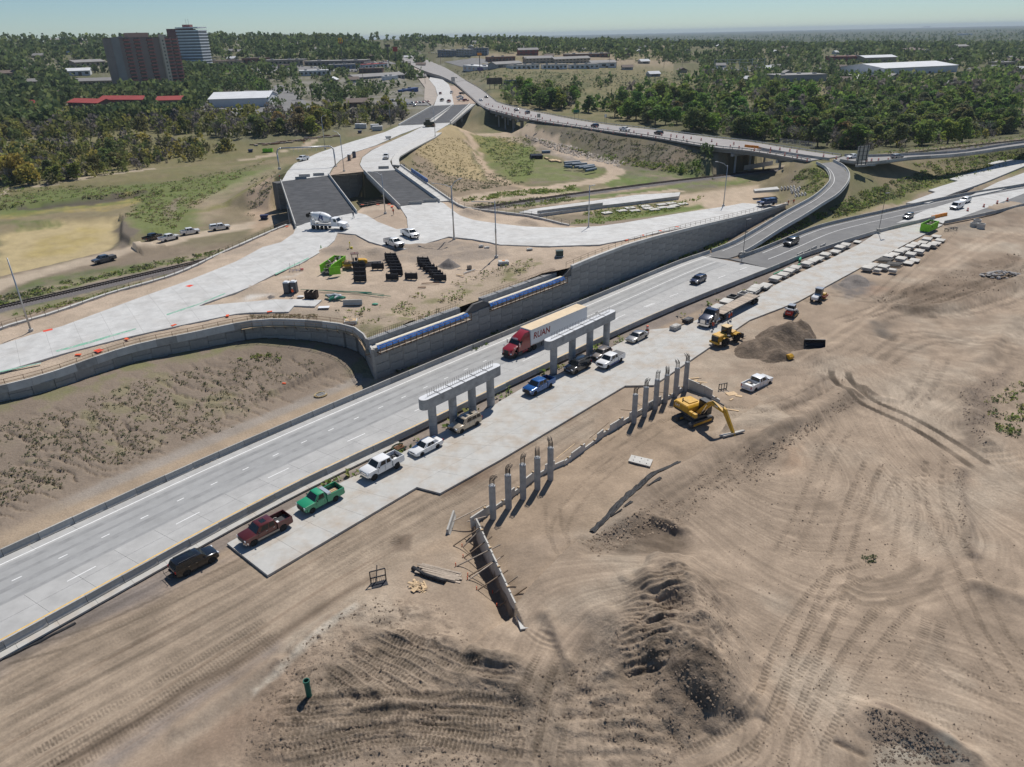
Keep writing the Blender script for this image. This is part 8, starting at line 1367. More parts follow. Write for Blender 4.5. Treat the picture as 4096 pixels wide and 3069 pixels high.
# ------------------------------------------------------------------ drain inlets and cones
for i,(t,z,zf)in enumerate((("C570,265",.3,None),("C1200,690",0,None))):
 g=empty('drain_inlet',ont(t)if i==0 else at(t,-.15),.8,['drain grate ringed by straw rolls on the left slope toe','rusty drain grate with a green roll in the median'][i],'drain');MB().box((0,0,.12),(1.3,1.0,.2)).build('frame',COPE if i==0 else RUST,g);[MB().box((-.5+.2*k,0,.24),(.08,.85,.04)).build('bar',DKGR if i==0 else RUST,g)for k in range(6)];MB().tube([(1.0*math.cos(a),.85*math.sin(a),.15)for a in np.linspace(.4,5.6,14)],.13,7).build('wattle',mat('straw_wattle',(.42,.32,.17),.9)if i==0 else mat('green_wattle',(.03,.045,.03),.9),g)
for i,t in enumerate(("C280,175",)):draped('orange_cloth',"C262,170 C298,180",.5,ORANGE,'scrap of orange cloth on the rilled slope','cloth',h=.05)
cn=MB().lathe([(.17,0),(.03,.7)],10).mesh('cone');cn.materials.append(mat('cone_lime',(.12,.42,.06),.5));o=link('traffic_cone',cn,None);o.location=onp("A572,592")+V3(0,0,UP);tag(o,'small green cone on the upper ramp pavement','cone')
sv=empty('survey_station',onp("a1268,1575"),0,'yellow survey tripod in front of the upper pavement','tripod');[MB().bar((.45*math.cos(a),.45*math.sin(a),0),(0,0,1.5),.05).build('leg',mat('survey_yellow',(.65,.55,.03),.5),sv)for a in(.3,2.4,4.5)];MB().box((0,0,1.6),(.25,.2,.3)).build('instrument',mat('survey_yellow',(.65,.55,.03),.5),sv);MB().box((.3,0,.35),(.5,.4,.5)).build('case',mat('survey_yellow',(.65,.55,.03),.5),sv)
for i,t in enumerate("A905,245 A1120,240 A1145,255 a1795,1040 a1620,1012 f250,790 L1400,1215 L1830,1138 L1020,1325 L630,1452 B1020,528 B1150,490 B1290,455 B1425,422 a680,225 a470,1290".split()):p=(onp(t)if t[0]in 'AfLB' or t in('a1795,1040','a1620,1012','a470,1290')else ont(t));o=MB().box((0,0,.16),(.9,.5,.1)).build('orange_marker',ORANGE,loc=p,rz=i*.7);tag(o,'small orange cloth marker lying on the upper ramp ground','marker','orange markers on the upper ramp')
# ------------------------------------------------------------------ workers
VEST=mat('orange_vest',(.78,.12,.03),.8);HAT=mat('hard_hat',(.72,.70,.62),.4);SHIRT=mat('grey_shirt',(.28,.28,.28),.9)
def person(label,loc,rz,vest=VEST,step=.22,arm=.3):
 r=empty('person',loc,rz,label,'person');me=bpy.data.meshes.new('body');J={'p':(0,0,.92),'s':(0,0,1.18),'c':(.01,0,1.40),'n':(.01,0,1.52),'h':(.04,0,1.66),'hl':(0,.1,.9),'kl':(step*.55,.11,.48),'al':(step*.6-.06,.11,.07),'tl':(step*.6+.12,.11,.04),'hr':(0,-.1,.9),'kr':(-step*.15,-.11,.48),'ar':(-step,-.11,.09),'tr':(-step+.16,-.11,.04),'sl':(0,.2,1.42),'el':(-.04+arm*.2,.27,1.14),'wl':(arm*.8,.24,.98),'fl':(arm*.95,.22,.9),'sr':(0,-.2,1.42),'er':(-.02,-.28,1.14),'wr':(.1+arm*.4,-.26,.94),'fr':(.16+arm*.4,-.25,.86)}
 k=list(J);E_=[('p','s'),('s','c'),('c','n'),('n','h'),('p','hl'),('hl','kl'),('kl','al'),('al','tl'),('p','hr'),('hr','kr'),('kr','ar'),('ar','tr'),('c','sl'),('sl','el'),('el','wl'),('wl','fl'),('c','sr'),('sr','er'),('er','wr'),('wr','fr')]
 me.from_pydata([J[q]for q in k],[(k.index(a),k.index(b))for a,b in E_],[]);o=link('body',me,None,r);md=o.modifiers.new('skin','SKIN');rad=dict(p=.14,s=.135,c=.15,n=.06,h=.095,hl=.1,kl=.07,al=.05,tl=.045,hr=.1,kr=.07,ar=.05,tr=.045,sl=.075,el=.05,wl=.036,fl=.04,sr=.075,er=.05,wr=.036,fr=.04)
 for i,q in enumerate(k):me.skin_vertices[0].data[i].radius=(rad[q],rad[q]*(1.2 if q in 'psc' else 1));me.skin_vertices[0].data[i].use_root=(q=='p')
 o.modifiers.new('sub','SUBSURF').levels=1;o.modifiers['sub'].render_levels=1;me.materials.append(JEAN)
 MB().lathe([(.19,.95),(.20,1.15),(.21,1.35),(.16,1.47),(.08,1.5)],10).build('vest',vest,r).scale=(.9,1.12,1);MB().lathe([(.155,1.70),(.15,1.72),(.125,1.74),(.12,1.80),(.07,1.86),(.01,1.87)],10).build('hard_hat',HAT,r);MB().lathe([(.02,1.54),(.085,1.58),(.098,1.66),(.085,1.74)],10,o=(.045,0,0)).build('face',SKIN,r);return r
person('worker in grey with a hard hat walking beside the mixer truck',onp("a1312,1185")+V3(0,0,UP),2.4,SHIRT);person('worker in an orange vest standing below the deck gap',onp("a1815,1135"),4.0);person('worker in an orange vest at the portable toilets',onp("f548,592"),1.6,arm=.9);person('worker in an orange vest in front of the silver tractor',at("B1710,1248"),3.2,arm=.7);person('left worker of two beside the flatbed trailer',at("B1838,1182"),2.6,arm=.6);person('right worker of two beside the flatbed trailer',at("B1858,1168"),3.6);person('worker in an orange vest at the end of the right ramp',onp("E306,250"),3.0,arm=.8);person('worker bending at the end of the right ramp railing',onp("E350,240"),2.0,arm=1.0);person('worker by the orange barriers at the left deck end',at("a378,690",8.5),.5)
# ------------------------------------------------------------------ town: every building stands on the ground at its own distance
SEEN=[];FOOT=[]  # footprints kept clear of trees
def bmat(n,c,**k):return mat('bld_'+n,c,.85,var=.12,scale=.15,**k)
RFG,RFW,RFR,RFB=bmat('roof_grey',(.26,.25,.24)),bmat('roof_white',(.62,.63,.64)),bmat('roof_red',(.34,.055,.05)),bmat('roof_brown',(.16,.12,.10))
WLT,WLB,WLW,WLG=bmat('wall_tan',(.40,.33,.25)),bmat('wall_brown',(.15,.085,.07)),bmat('wall_white',(.60,.61,.62)),bmat('wall_grey',(.30,.30,.30))
WIN=mat('far_window',(.03,.035,.04),.15,spec=.6)
def gz(p):return float(zt(p.x,p.y)[0])
def bld(label,a,b,depth,h,wm=WLT,rm=RFG,roof='flat',win=(6,1),z0=6,name='building',rh=2.0,door=True,zz=None):
 A,B=(at(a,zz),at(b,zz))if zz is not None else(ont(a,z0),ont(b,z0));L=(B-A);L.z=0;W=L.length;ang=math.atan2(L.y,L.x);z=min(gz(A),gz(B))-.6;mid=(A+B)/2;nn=V3(-math.sin(ang),math.cos(ang),0)
 r=empty(name,(mid.x,mid.y,z),ang,label,'building');H=h+.6;FOOT.append((mid.x+nn.x*depth/2,mid.y+nn.y*depth/2,max(W,depth)*.62+3));FOOT.append((mid.x-nn.x*9,mid.y-nn.y*9,W*.45))
 MB().box((0,depth/2,H/2),(W,depth,H)).build('wall',wm,r);SEEN.append((math.atan2(mid.x,mid.y),W/2/mid.length,math.hypot(mid.x,mid.y),z+.6+min(h*.55,9)))
 if roof=='flat':MB().box((0,depth/2,H+.15),(W+.6,depth+.6,.4)).build('roof',rm,r);[MB().box((W*f,depth*g,H+.9),(W*.05+1,2,1.3)).build('roof_unit',WLG,r)for f,g in((-.3,.4),(.1,.6),(.33,.3))[:1+int(W/18)]]
 else:o=.7;MB().prism([(-o,H-.1),(depth/2,H+rh),(depth+o,H-.1),(depth+o,H-.4),(depth/2,H+rh-.45),(-o,H-.4)],-W/2-o,W/2+o,'yz').build('roof',rm,r);[MB().prism([(0,H-.3),(depth/2,H+rh-.4),(depth,H-.3)],s*(W/2-.15)-.1,s*(W/2-.15)+.1,'yz').build('gable',wm,r)for s in(-1,1)]
 n,m=win
 if n:
  k=('w',round(W/n,1),round(h/m,1));wme=_pc.get(k)
  if wme is None:wme=MB().box((0,0,0),(W/n*.5,.14,h/m*.42)).mesh('window');wme.materials.append(WIN);_pc[k]=wme
  for i in range(n):
   for j in range(m):o=link('window',wme,None,r);o.location=(-W/2+W*(i+.5)/n,-.02,.6+h*(j+.52)/m)
 if door:MB().box((W*.12,-.04,1.7),(min(3,W*.12),.16,2.2)).build('door',mat('far_door',(.10,.08,.07),.6),r)
 return r,W,H
# brown apartment tower with red balconies
tw,W_,H_=bld('tall dark brown apartment tower with red balconies',"T985,738","T1505,698",17,43,bmat('tower_brown',(.30,.225,.195)),RFB,win=(0,1),door=False,z0=8,name='apartment_tower')
MB().box((-W_*.1+3,9,H_+2.2),(W_*.3,8,4)).build('penthouse',bmat('penthouse',(.50,.33,.25)),tw);MB().box((W_*.24,-1.2,H_/2+1),(4.2,3,H_+3)).build('stair_tower',bmat('stair_tan',(.62,.52,.41)),tw);MB().box((-W_*.44,-.4,H_/2),(W_*.11,1.2,H_+1.5)).build('end_wall',bmat('tower_grey',(.31,.28,.26)),tw)
bal=MB().box((0,-.75,0),(5.4,1.5,1.15)).mesh('balcony');bal.materials.append(bmat('balcony_red',(.42,.14,.12)));bwn=MB().box((0,-.06,0),(4.6,.12,1.4)).mesh('window');bwn.materials.append(WIN)
for f in(-.28,-.13,.06,.33,.44):
 for k in range(14):o=link('balcony',bal,None,tw);o.location=(f*W_,0,3.6+k*2.95);q=link('window',bwn,None,tw);q.location=(f*W_,0,4.95+k*2.95)
for k in range(13):o=MB().box((0,0,0),(1.2,.2,1.3)).build('window',WIN,tw)if k==0 else link('window',o.data,None,tw);o.location=(W_*.24,-2.72,5+k*3)
t2,W_,H_=bld('pale banded apartment tower behind the brown one',"T1480,552","T1648,552",20,40,bmat('band_dark',(.20,.21,.22)),RFG,win=(0,1),door=False,name='apartment_tower')
bb=MB().box((0,9.5,0),(W_+1.4,21.6,1.25)).mesh('balcony_band');bb.materials.append(bmat('band_white',(.78,.80,.82)))
for k in range(14):o=link('balcony_band',bb,None,t2);o.location=(0,0,3+k*3.1)
MB().box((-W_*.5-7,12,H_/2+1),(15,16,H_+2)).build('brick_wing',bmat('brick_dark',(.22,.095,.085)),t2);MB().box((-4,10,H_+3),(9,7,6)).build('penthouse',bmat('brick_dark',(.22,.095,.085)),t2);[MB().cyl((x,10,H_+6),(x,10,H_+12),.12,n=4).build('antenna',DKGR,t2)for x in(-5,-2)]
BL=[('red-roofed long lodge, left of the brown tower',"T555,868","T800,880",14,4.5,WLB,RFR,'g',(7,1)),('long red-roofed lodge wing in front of the brown tower',"T800,850","T1155,850",13,4.5,WLB,RFR,'g',(9,1)),('red-roofed lodge below the brown tower',"T1265,858","T1490,850",14,4.5,WLT,RFR,'g',(5,1)),('small red house at the far left lot',"T235,878","T300,880",9,4,bmat('wall_red',(.24,.06,.05)),RFR,'g',(2,1)),
 ('wide white metal warehouse with a pale roof',"T1690,866","T2165,858",42,6.5,WLW,RFW,'g',(0,1)),('long grey-roofed building left of the brown tower',"T600,690","T965,690",14,5,WLT,RFG,'g',(10,1)),('grey-roofed school among the trees, upper left',"T610,540","T850,525",20,5,WLT,RFG,'g',(6,1)),('pale-roofed church among the trees, left',"T510,610","T730,608",18,5,WLW,RFW,'g',(4,1)),('brown-roofed house at the far left',"T10,625","T130,620",12,4,WLT,RFB,'g',(3,1)),('grey bungalow below the pale church',"T205,680","T335,685",11,3.5,WLT,RFG,'g',(4,1)),('long pale roofline on the left hill',"T400,378","T540,378",16,4,WLW,RFW,'g',(4,1)),('house on the left hill with a pale gable',"T400,352","T500,350",14,6,WLT,RFG,'g',(3,2)),('large house on the left hill right of the gable house',"T640,352","T750,348",16,6,WLT,RFG,'g',(3,2)),
 ('left end of the brown strip mall',"T1640,528","T1940,524",26,5,WLT,RFB,'f',(10,1)),('brick storefront in the middle of the strip mall',"T1950,520","T2100,520",26,7,bmat('brick_red',(.22,.10,.07)),RFB,'f',(4,1)),('tan storefront row of the strip mall',"U100,528","U430,524",26,6,WLT,RFG,'f',(10,1)),('wide strip mall with a dark canopy at its right end',"U440,528","U920,535",34,6.5,bmat('mall_grey',(.24,.21,.20)),RFG,'f',(14,1)),('white fast-food building near the street',"U400,612","U650,606",16,5,WLW,RFW,'f',(7,1)),('blue-grey shop behind the fast-food building',"U635,560","U850,556",16,5,bmat('wall_blue',(.16,.20,.26)),RFG,'f',(6,1)),('dark brown flat-roofed shop near the street',"U878,590","U1068,584",14,4.5,WLB,RFB,'f',(6,1)),('grey motor shop with a row of high windows',"U850,646","U1245,640",18,5,WLG,RFG,'g',(14,1)),('white store with a red fascia by the street',"U925,552","U1108,548",16,5,WLW,RFR,'f',(6,1)),('tan depot building at the left of the fast-food place',"U250,555","U330,550",10,4,WLT,RFB,'f',(3,1)),('brown ranch house among trees near the creek',"U785,868","U960,852",12,3.6,WLB,RFB,'g',(4,1)),('blue shipping container by the far haul road',"U1225,742","U1355,738",4,3.2,bmat('cont_blue',(.03,.07,.20)),bmat('cont_blue',(.03,.07,.20)),'f',(0,1)),('white box trailer in front of the motor shop',"U1085,648","U1190,644",4,4,WLW,RFW,'f',(0,1)),
 ('left white storage row above the pasture',"V100,556","V318,556",12,5,WLW,RFG,'f',(6,1)),('middle white storage row above the pasture',"V345,556","V540,556",12,5,WLW,RFG,'f',(6,1)),('right white storage row above the pasture',"V565,556","V798,554",12,5,WLW,RFG,'f',(6,1)),('grey-roofed motel behind the white storage rows',"V205,510","V428,508",16,6,WLT,RFG,'g',(8,2)),('long grey motel wing behind the storage rows',"V440,510","V725,508",14,6,WLT,RFG,'g',(10,2)),('white-gabled shed at the right of the storage rows',"V735,546","V935,546",18,6,WLW,RFG,'g',(3,1)),('low brick building behind the motel',"V535,462","V885,462",18,5,bmat('brick_red',(.22,.10,.07)),RFG,'f',(9,1)),('dark red house with a pale gable on the slope',"V150,445","V308,445",12,7,bmat('wall_red',(.24,.06,.05)),RFG,'g',(4,2)),('brick office at the street above the pasture',"U1920,500","U2135,498",18,6,bmat('brick_red',(.22,.10,.07)),RFB,'f',(8,1)),('white auto shop beside the street',"U1715,570","U1890,566",16,6,WLW,RFW,'f',(5,1)),('grey shed left of the white storage rows',"U1980,552","U2190,545",14,5,WLG,RFG,'g',(3,1)),('blue-grey apartment block above the street',"U1510,455","U1640,455",14,9,bmat('apt_blue',(.15,.18,.22)),RFG,'f',(6,3)),('grey apartment block above the street, right of the blue one',"U1660,452","U1790,450",14,9,WLG,RFG,'f',(6,3)),('right apartment block above the street',"U1800,448","U1910,446",14,9,bmat('apt_blue',(.15,.18,.22)),RFG,'f',(5,3)),
 ('grey flat-roofed plant at the forest edge',"W230,668","W615,655",30,6,WLG,RFG,'f',(0,1)),('wide white-roofed warehouse beyond the forest',"W1075,612","W1670,580",60,7,WLW,RFW,'g',(0,1)),('red and white mill building in the middle distance',"W640,500","W915,496",30,6,bmat('wall_red',(.24,.06,.05)),bmat('roof_rust',(.20,.10,.08)),'f',(8,1)),('white-roofed shed right of the red mill',"W925,505","W1180,500",24,6,WLT,RFW,'g',(0,1)),('large grey house beyond the white warehouse',"W1670,420","W1760,416",16,8,WLT,RFG,'g',(3,2)),('dark long shed left of the large grey house',"W1270,440","W1400,436",20,6,WLB,RFB,'g',(0,1)),('pale shop at the right edge of the forest',"W2005,545","W2140,540",18,5,WLT,RFG,'f',(4,1)),('white-roofed long building on the far plain',"W1670,288","W1760,287",40,8,WLW,RFW,'f',(0,1)),('tall brown slab building on the horizon',"W1400,222","W1446,222",30,26,WLB,RFB,'f',(0,1))]
for lb,a,b,dp_,h,wm,rm,rf,wn in BL:bld(lb,a,b,dp_,h,wm,rm,'flat' if rf=='f' else 'gable',wn,zz=4 if 'far plain' in lb else 8 if 'horizon' in lb else None,rh=3.5 if dp_>30 else 2.4)
# small houses in the streets on the hills
HR=random.Random(21);hp=[(HR.uniform(-35,-6),HR.uniform(640,1350))for _ in range(46)]+[(HR.uniform(8,36),HR.uniform(760,1500))for _ in range(44)]+[(HR.uniform(-8,10),HR.uniform(1050,1400))for _ in range(16)];hm={}
def clear(x,y,pad=0):return all((x-a)**2+(y-b)**2>(c+pad)**2 for a,b,c in FOOT)
hw_,hr_=MB().box((0,0,1.4),(12,9,3.2)).mesh('wall'),MB().prism([(-5.2,2.9),(0,5.4),(5.2,2.9)],-6.6,6.6,'yz').mesh('roof');hwin=MB().box((0,-4.52,1.7),(7,.1,1.1)).mesh('window');hwin.materials.append(WIN);hw_.materials.append(WLT);hr_.materials.append(RFG)
for th,r in hp:
 x,y=r*math.sin(R(th)),r*math.cos(R(th))
 if not clear(x,y,6):continue
 FOOT.append((x,y,9));o=empty('house',(x,y,float(zt(x,y)[0])-.3),HR.choice((0,.3,1.57,-.4)),'small gabled house among the trees on the %s'%('left hillside' if th<-6 else 'right-hand plain' if th>10 else 'central ridge'),'house','small houses on the '+('left hillside' if th<-6 else 'right-hand plain' if th>10 else 'central ridge'))
 a=link('wall',hw_,None,o);b=link('roof',hr_,None,o);link('window',hwin,None,o)
 for q,ms in((a,(WLT,WLW,WLG,WLT)),(b,(RFG,RFB,RFG,RFW))):q.material_slots[0].link='OBJECT';q.material_slots[0].material=HR.choice(ms)
# car parks and cars
LOT=mat('car_park_asphalt',(.19,.185,.18),.9,var=.15,scale=.05)
for i,s in enumerate(("T410,935 T400,835 T545,845 T560,900 T900,905 T1100,900 T1180,940 T740,950","T1560,870 T1640,830 T2212,890 T2212,935 T1700,905","U-10,560 U100,535 U900,545 U860,580 U400,570 U100,600","U1030,855 U1060,800 U1240,795 U1480,825 U1440,850 U1200,880","U70,880 U200,690 U260,690 U520,880 U320,900","U930,520 U1100,490 U1200,520 U1120,545","V2212,590 V1650,560 V1800,545 W180,600","W720,640 W760,580 W1060,590 W1060,640","U1560,500 U1900,480 U1940,545 U1700,540")):sheet([tuple(ont(t,5))for t in s.split()],9,lambda x,y:zt(x,y),'car_park',LOT if i not in(7,)else CONC,up=.35);FOOT.append((*(sum((ont(t,5)for t in s.split()),Vector())/len(s.split()))[:2],26))
cbm_=side_loft([(2.3,.3),(2.3,.6),(1.2,.85),(.4,1.4),(-1.3,1.42),(-2.2,.95),(-2.3,.35)],1.8).mesh('body');cbm_.materials.append(WHITE);cgl=MB().box((-.4,0,1.14),(2.5,1.6,.4)).mesh('windows');cgl.materials.append(GLASS)
for i,(s,n)in enumerate((("T405,925 T440,832",8),("T452,925 T462,840",6),("T800,890 T880,895",4),("T920,915 T1000,905",3),("T1010,880 T1060,880",3),("T1220,785 T1280,780",4),("T1960,545 T2200,535",12),("U60,540 U420,540",16),("U500,548 U900,548",14),("U700,575 U850,575",7),("U1045,850 U1110,805",5),("U1110,820 U1200,818",5),("U1210,860 U1430,830",8),("U1240,856 U1330,858",4),("U920,530 U1000,505",6),("U1010,520 U1110,500",7),("U240,750 U265,720",2),("U1440,430 U1560,440",7),("W1760,565 W1850,560",4))):
 a,b=[ont(t,5)for t in s.split()]
 for k in range(n):p=a.lerp(b,(k+HR.uniform(-.2,.2))/max(1,n-1));o=empty('parked_car',(p.x,p.y,gz(p)+.4),HR.uniform(1.2,1.9),'small car parked in the rows of a distant car park','car','cars in the distant car parks');q=link('body',cbm_,None,o);link('windows',cgl,None,o);q.material_slots[0].link='OBJECT';q.material_slots[0].material=HR.choice(PB)
# utility poles, tall signs, billboards, substation
for i,(a,z)in enumerate((("V208,572",14),("V620,582",14),("V876,558",12),("V935,560",14),("V1318,545",18),("V1462,565",20),("V1672,560",19),("V1716,555",16),("V1756,530",18),("V1855,545",14),("U910,650",15),("U1240,570",16),("U1410,680",12),("U1535,520",14),("U1378,555",13),("U620,668",14),("U170,735",14),("U500,820",13),("W160,515",14),("V2170,520",14),("U205,330",16))):
 p=ont(a,8);u=empty('utility_pole',p,.2,'thin utility pole standing in the distance','utility pole','distant utility poles');MB().cyl((0,0,-1),(0,0,z),.22,.14,n=6).build('pole',RAILW,u);[MB().bar((-1.3,0,z-q),(1.3,0,z-q),.14).build('crossarm',RAILW,u)for q in(.6,1.6)]
def tall_sign(label,t,h,w,hh,m):p=ont(t,10);s=empty('tall_sign',p,.1,label,'sign');MB().cyl((0,0,-1),(0,0,h),.45,n=8).build('pole',DKGR,s);MB().box((0,0,h+hh/2),(w,.8,hh)).build('panel',m,s);return s,h
s,h=tall_sign('tall pole sign with golden arches above the shops',"U748,530",24,4.2,1.2,mat('sign_red',(.3,.02,.02),.5));am=MB()
for c in(-1.15,1.15):am.tube([(c+1.15*math.cos(t),0,h+1.2+4.6*math.sin(t))for t in np.linspace(0,math.pi,9)],.42,6)
am.build('golden_arches',mat('arch_yellow',(.80,.45,.01),.4),s)
tall_sign('tall red pole sign by the hill street',"U1182,580",22,5.5,5,mat('sign_red',(.3,.02,.02),.5));tall_sign('dark tall pole sign left of the red one',"U1120,540",22,6,2.5,DKGR);tall_sign('pole sign with an orange top near the auto shop',"U1850,570",16,5,2.6,AMBER);tall_sign('purple sign below the auto shop',"U1850,585",2,6,3.4,mat('sign_purple',(.12,.09,.22),.5))
for i,(t,lb)in enumerate((("U1968,715",'dark billboard seen from the street side near the pasture'),("U2105,735",'low billboard at the forest edge below the pasture'))):p=ont(t,3);b=empty('billboard',p,.15,lb,'billboard');MB().box((0,0,6),(13,.6,5)).build('panel',mat('billboard_brown',(.09,.07,.055),.7,var=.6,scale=.3)if i==0 else mat('billboard_violet',(.10,.09,.14),.7,var=.6,scale=.3,col2=(.3,.5,.45)),b);[MB().bar((x,0,-1),(x,0,3.6),.4).build('post',DKGR,b)for x in(-4,0,4)]
ss=empty('substation',ont("V1930,575",5),0,'electrical substation of pale steel frames above the forest','substation');[MB().box((x,y,2),(5,3,4)).build('transformer',STEEL,ss)for x in(-22,-8,6,20)for y in(0,10)];[MB().bar((x,4,0),(x,4,13),.5).build('mast',STEEL,ss)for x in(-28,-14,0,14,28)];[MB().bar((-28,4,z),(28,4,z),.3).build('beam',STEEL,ss)for z in(9,12)]
dcl=mat('white_plastic_sheet',(.7,.7,.68),.6)
# ------------------------------------------------------------------ trees
def leafmat(name,objcol):
 m=bpy.data.materials.new(name);m.use_nodes=True;nt=m.node_tree;nt.nodes.clear();lk=nt.links.new;out=_n(nt,'ShaderNodeOutputMaterial');b=_n(nt,'ShaderNodeBsdfPrincipled');b.inputs['Roughness'].default_value=.75;b.inputs['Specular IOR Level'].default_value=.2
 a=_n(nt,'ShaderNodeAttribute',attribute_name='Col');c=a.outputs['Color']
 if objcol:oi=_n(nt,'ShaderNodeObjectInfo');mx=_n(nt,'ShaderNodeMix',data_type='RGBA',blend_type='MULTIPLY');mx.inputs[0].default_value=1;lk(oi.outputs['Color'],mx.inputs[6]);lk(c,mx.inputs[7]);c=mx.outputs[2]
 lk(c,b.inputs['Base Color']);t=_n(nt,'ShaderNodeBsdfTranslucent');lk(c,t.inputs['Color']);s=_n(nt,'ShaderNodeMixShader');s.inputs[0].default_value=.42;lk(b.outputs[0],s.inputs[1]);lk(t.outputs[0],s.inputs[2]);lk(s.outputs[0],out.inputs['Surface']);return m
LEAF,LEAFS=leafmat('foliage',True),leafmat('foliage_mass',False);BARK=mat('bark',(.13,.105,.085),.95,var=.3,scale=3);DEADW=mat('dead_branches',(.26,.235,.21),.95)
def cards(C,S,rng,flat=.5):
 """leaf clumps: small bent quads at centres C of size S"""
 n=len(C);d=rng.normal(size=(n,3));d[:,2]=np.abs(d[:,2])*flat+.15;d/=np.linalg.norm(d,axis=1)[:,None];u=np.cross(d,rng.normal(size=(n,3)));u/=np.linalg.norm(u,axis=1)[:,None];v=np.cross(d,u);S=S[:,None]
 q=np.stack([C-u*S-v*S*.7,C+u*S-v*S*.7+d*S*.2,C+u*S*.8+v*S*.7,C-u*S*.8+v*S*.8-d*S*.25],1);return q.reshape(-1,3)
def quads_mesh(name,V,C):
 me=bpy.data.meshes.new(name);me.vertices.add(len(V));me.vertices.foreach_set('co',V.astype(np.float32).ravel());return fin_mesh(me,np.arange(len(V)).reshape(-1,4),C)
def crown_pts(rng,n,w=.34,lo=.25,blobs=7,kind='round'):
 B=[];
 for i in range(blobs):a=rng.uniform(0,6.28);t=(i+.5)/blobs;rr=w*rng.uniform(.25,.75)*(1-.55*t if kind!='cone' else 1-t);B.append((rr*math.cos(a),rr*math.sin(a),lo+(1-lo)*(t*.82+.08),w*rng.uniform(.42,.7)*(1-.3*t if kind!='cone' else 1.05-.9*t)))
 k=rng.integers(0,blobs,n);B=np.array(B)[k];d=rng.normal(size=(n,3));d/=np.linalg.norm(d,axis=1)[:,None];r=rng.uniform(.55,1.0,n)**.5;P=B[:,:3]+d*(B[:,3]*r)[:,None]*np.array([1,1,.85]);P[:,2]=np.clip(P[:,2],.06,1.02);return P,d
def tree_meshes(i):
 rng=np.random.default_rng(100+i);kind='cone' if i in(5,)else 'round';n=640;P,d=crown_pts(rng,n,(.36,.42,.30,.46,.38,.26,.5,.34)[i],(.22,.3,.18,.25,.12,.1,.15,.35)[i],(7,9,6,10,8,8,9,6)[i],kind);V=cards(P,rng.uniform(.024,.052,n),rng);t=rng.uniform(.6,1.35,n);C=np.repeat(np.stack([t*rng.uniform(.9,1.15,n),t,t*rng.uniform(.8,1.1,n)],1),4,0);cm=quads_mesh('crown',V,C);cm.materials.append(LEAF)
 mb=MB();r=random.Random(i);mb.cyl((0,0,-.05),(0,0,.4),.028,.018,n=6)
 for k in range(6):a=r.uniform(0,6.28);l=r.uniform(.2,.36);z=.18+.07*k;mb.cyl((0,0,z),(l*math.cos(a)*.8,l*math.sin(a)*.8,z+l),.012,.004,n=4)
 tm=mb.mesh('trunk',False);tm.materials.append(BARK);return tm,cm
def dead_mesh(i):
 r=random.Random(50+i);mb=MB()
 def grow(p,d,l,w,k):
  q=p+d*l;mb.cyl(p,q,w,w*.55,n=3,caps=False)
  if k:[grow(q,(d+Vector((r.uniform(-1,1),r.uniform(-1,1),r.uniform(-.3,.6)))*.8).normalized(),l*r.uniform(.55,.85),w*.55,k-1)for _ in range(4)]
 for _ in range(3):grow(Vector((0,0,-.03)),Vector((r.uniform(-.5,.5),r.uniform(-.5,.5),1)).normalized(),.34,.018,3)
 m=mb.mesh('branches',False);m.materials.append(DEADW);return m
TRE=[tree_meshes(i)for i in range(8)];DED=[dead_mesh(i)for i in range(3)];TR=random.Random(77)
def rays(poly,n,seed):
 """random sight lines inside a picture region, met with the ground"""
 rng=np.random.default_rng(seed);P=[uv(t)for t in poly.split()];xs=[p[0]for p in P];ys=[p[1]for p in P];U=rng.uniform(min(xs),max(xs),n*6);W=rng.uniform(min(ys),max(ys),n*6);k=inpoly(U,W,P);return U[k][:n],W[k][:n]
def land(U,W,zf,z0=0.0,it=9):
 x=(U-CX)/FPX;y=-(W-CY)/FPX;x2=x*math.cos(ROLL)+y*math.sin(ROLL);y2=-x*math.sin(ROLL)+y*math.cos(ROLL);dy=math.cos(PITCH)+y2*math.sin(PITCH);dz=-math.sin(PITCH)+y2*math.cos(PITCH);z=np.full(U.shape,z0)
 for _ in range(it):k=(z-CAMH)/dz;z=.5*z+.5*zf(x2*k,dy*k)
 k=(z-CAMH)/dz;return x2*k,dy*k,zf(x2*k,dy*k)
ROADS=[OLDL,OLDR,BRU,BRL,STR_L,STR_R,NEWC,RAIL]
def roadclear(x,y,pad):return np.all([pdist(x,y,P,60)[0]>pad for P in ROADS],0)
FT=np.array(FOOT)
def footclear(x,y):return np.all((x[:,None]-FT[:,0])**2+(y[:,None]-FT[:,1])**2>(FT[:,2]*.95)**2,1)
SITES=[]  # x, y, z, height, colour, kind
G1=[(0.172,0.195,0.060),(0.207,0.224,0.065),(0.265,0.254,0.070),(0.138,0.171,0.060),(0.196,0.189,0.090),(0.345,0.295,0.075)];G2=[(0.131,0.203,0.054),(0.160,0.238,0.060),(0.109,0.168,0.054),(0.203,0.280,0.066),(0.189,0.196,0.090)];G3=[(0.109,0.154,0.060),(0.131,0.175,0.066),(0.094,0.133,0.060),(0.174,0.210,0.078)]
def grove(poly,n,h0,h1,cols,seed,dead=0.0,pad=9,bush=0.0,z0=-1):
 U,W=rays(poly,n,seed);x,y,z=land(U,W,zt,z0);ok=roadclear(x,y,pad)&footclear(x,y)
 for a,b,c in zip(x[ok],y[ok],z[ok]):SITES.append((a,b,c,TR.uniform(h0,h1)*(TR.uniform(.3,.5)if TR.random()<bush else 1),TR.choice(cols),'dead' if TR.random()<dead else 'leaf'))
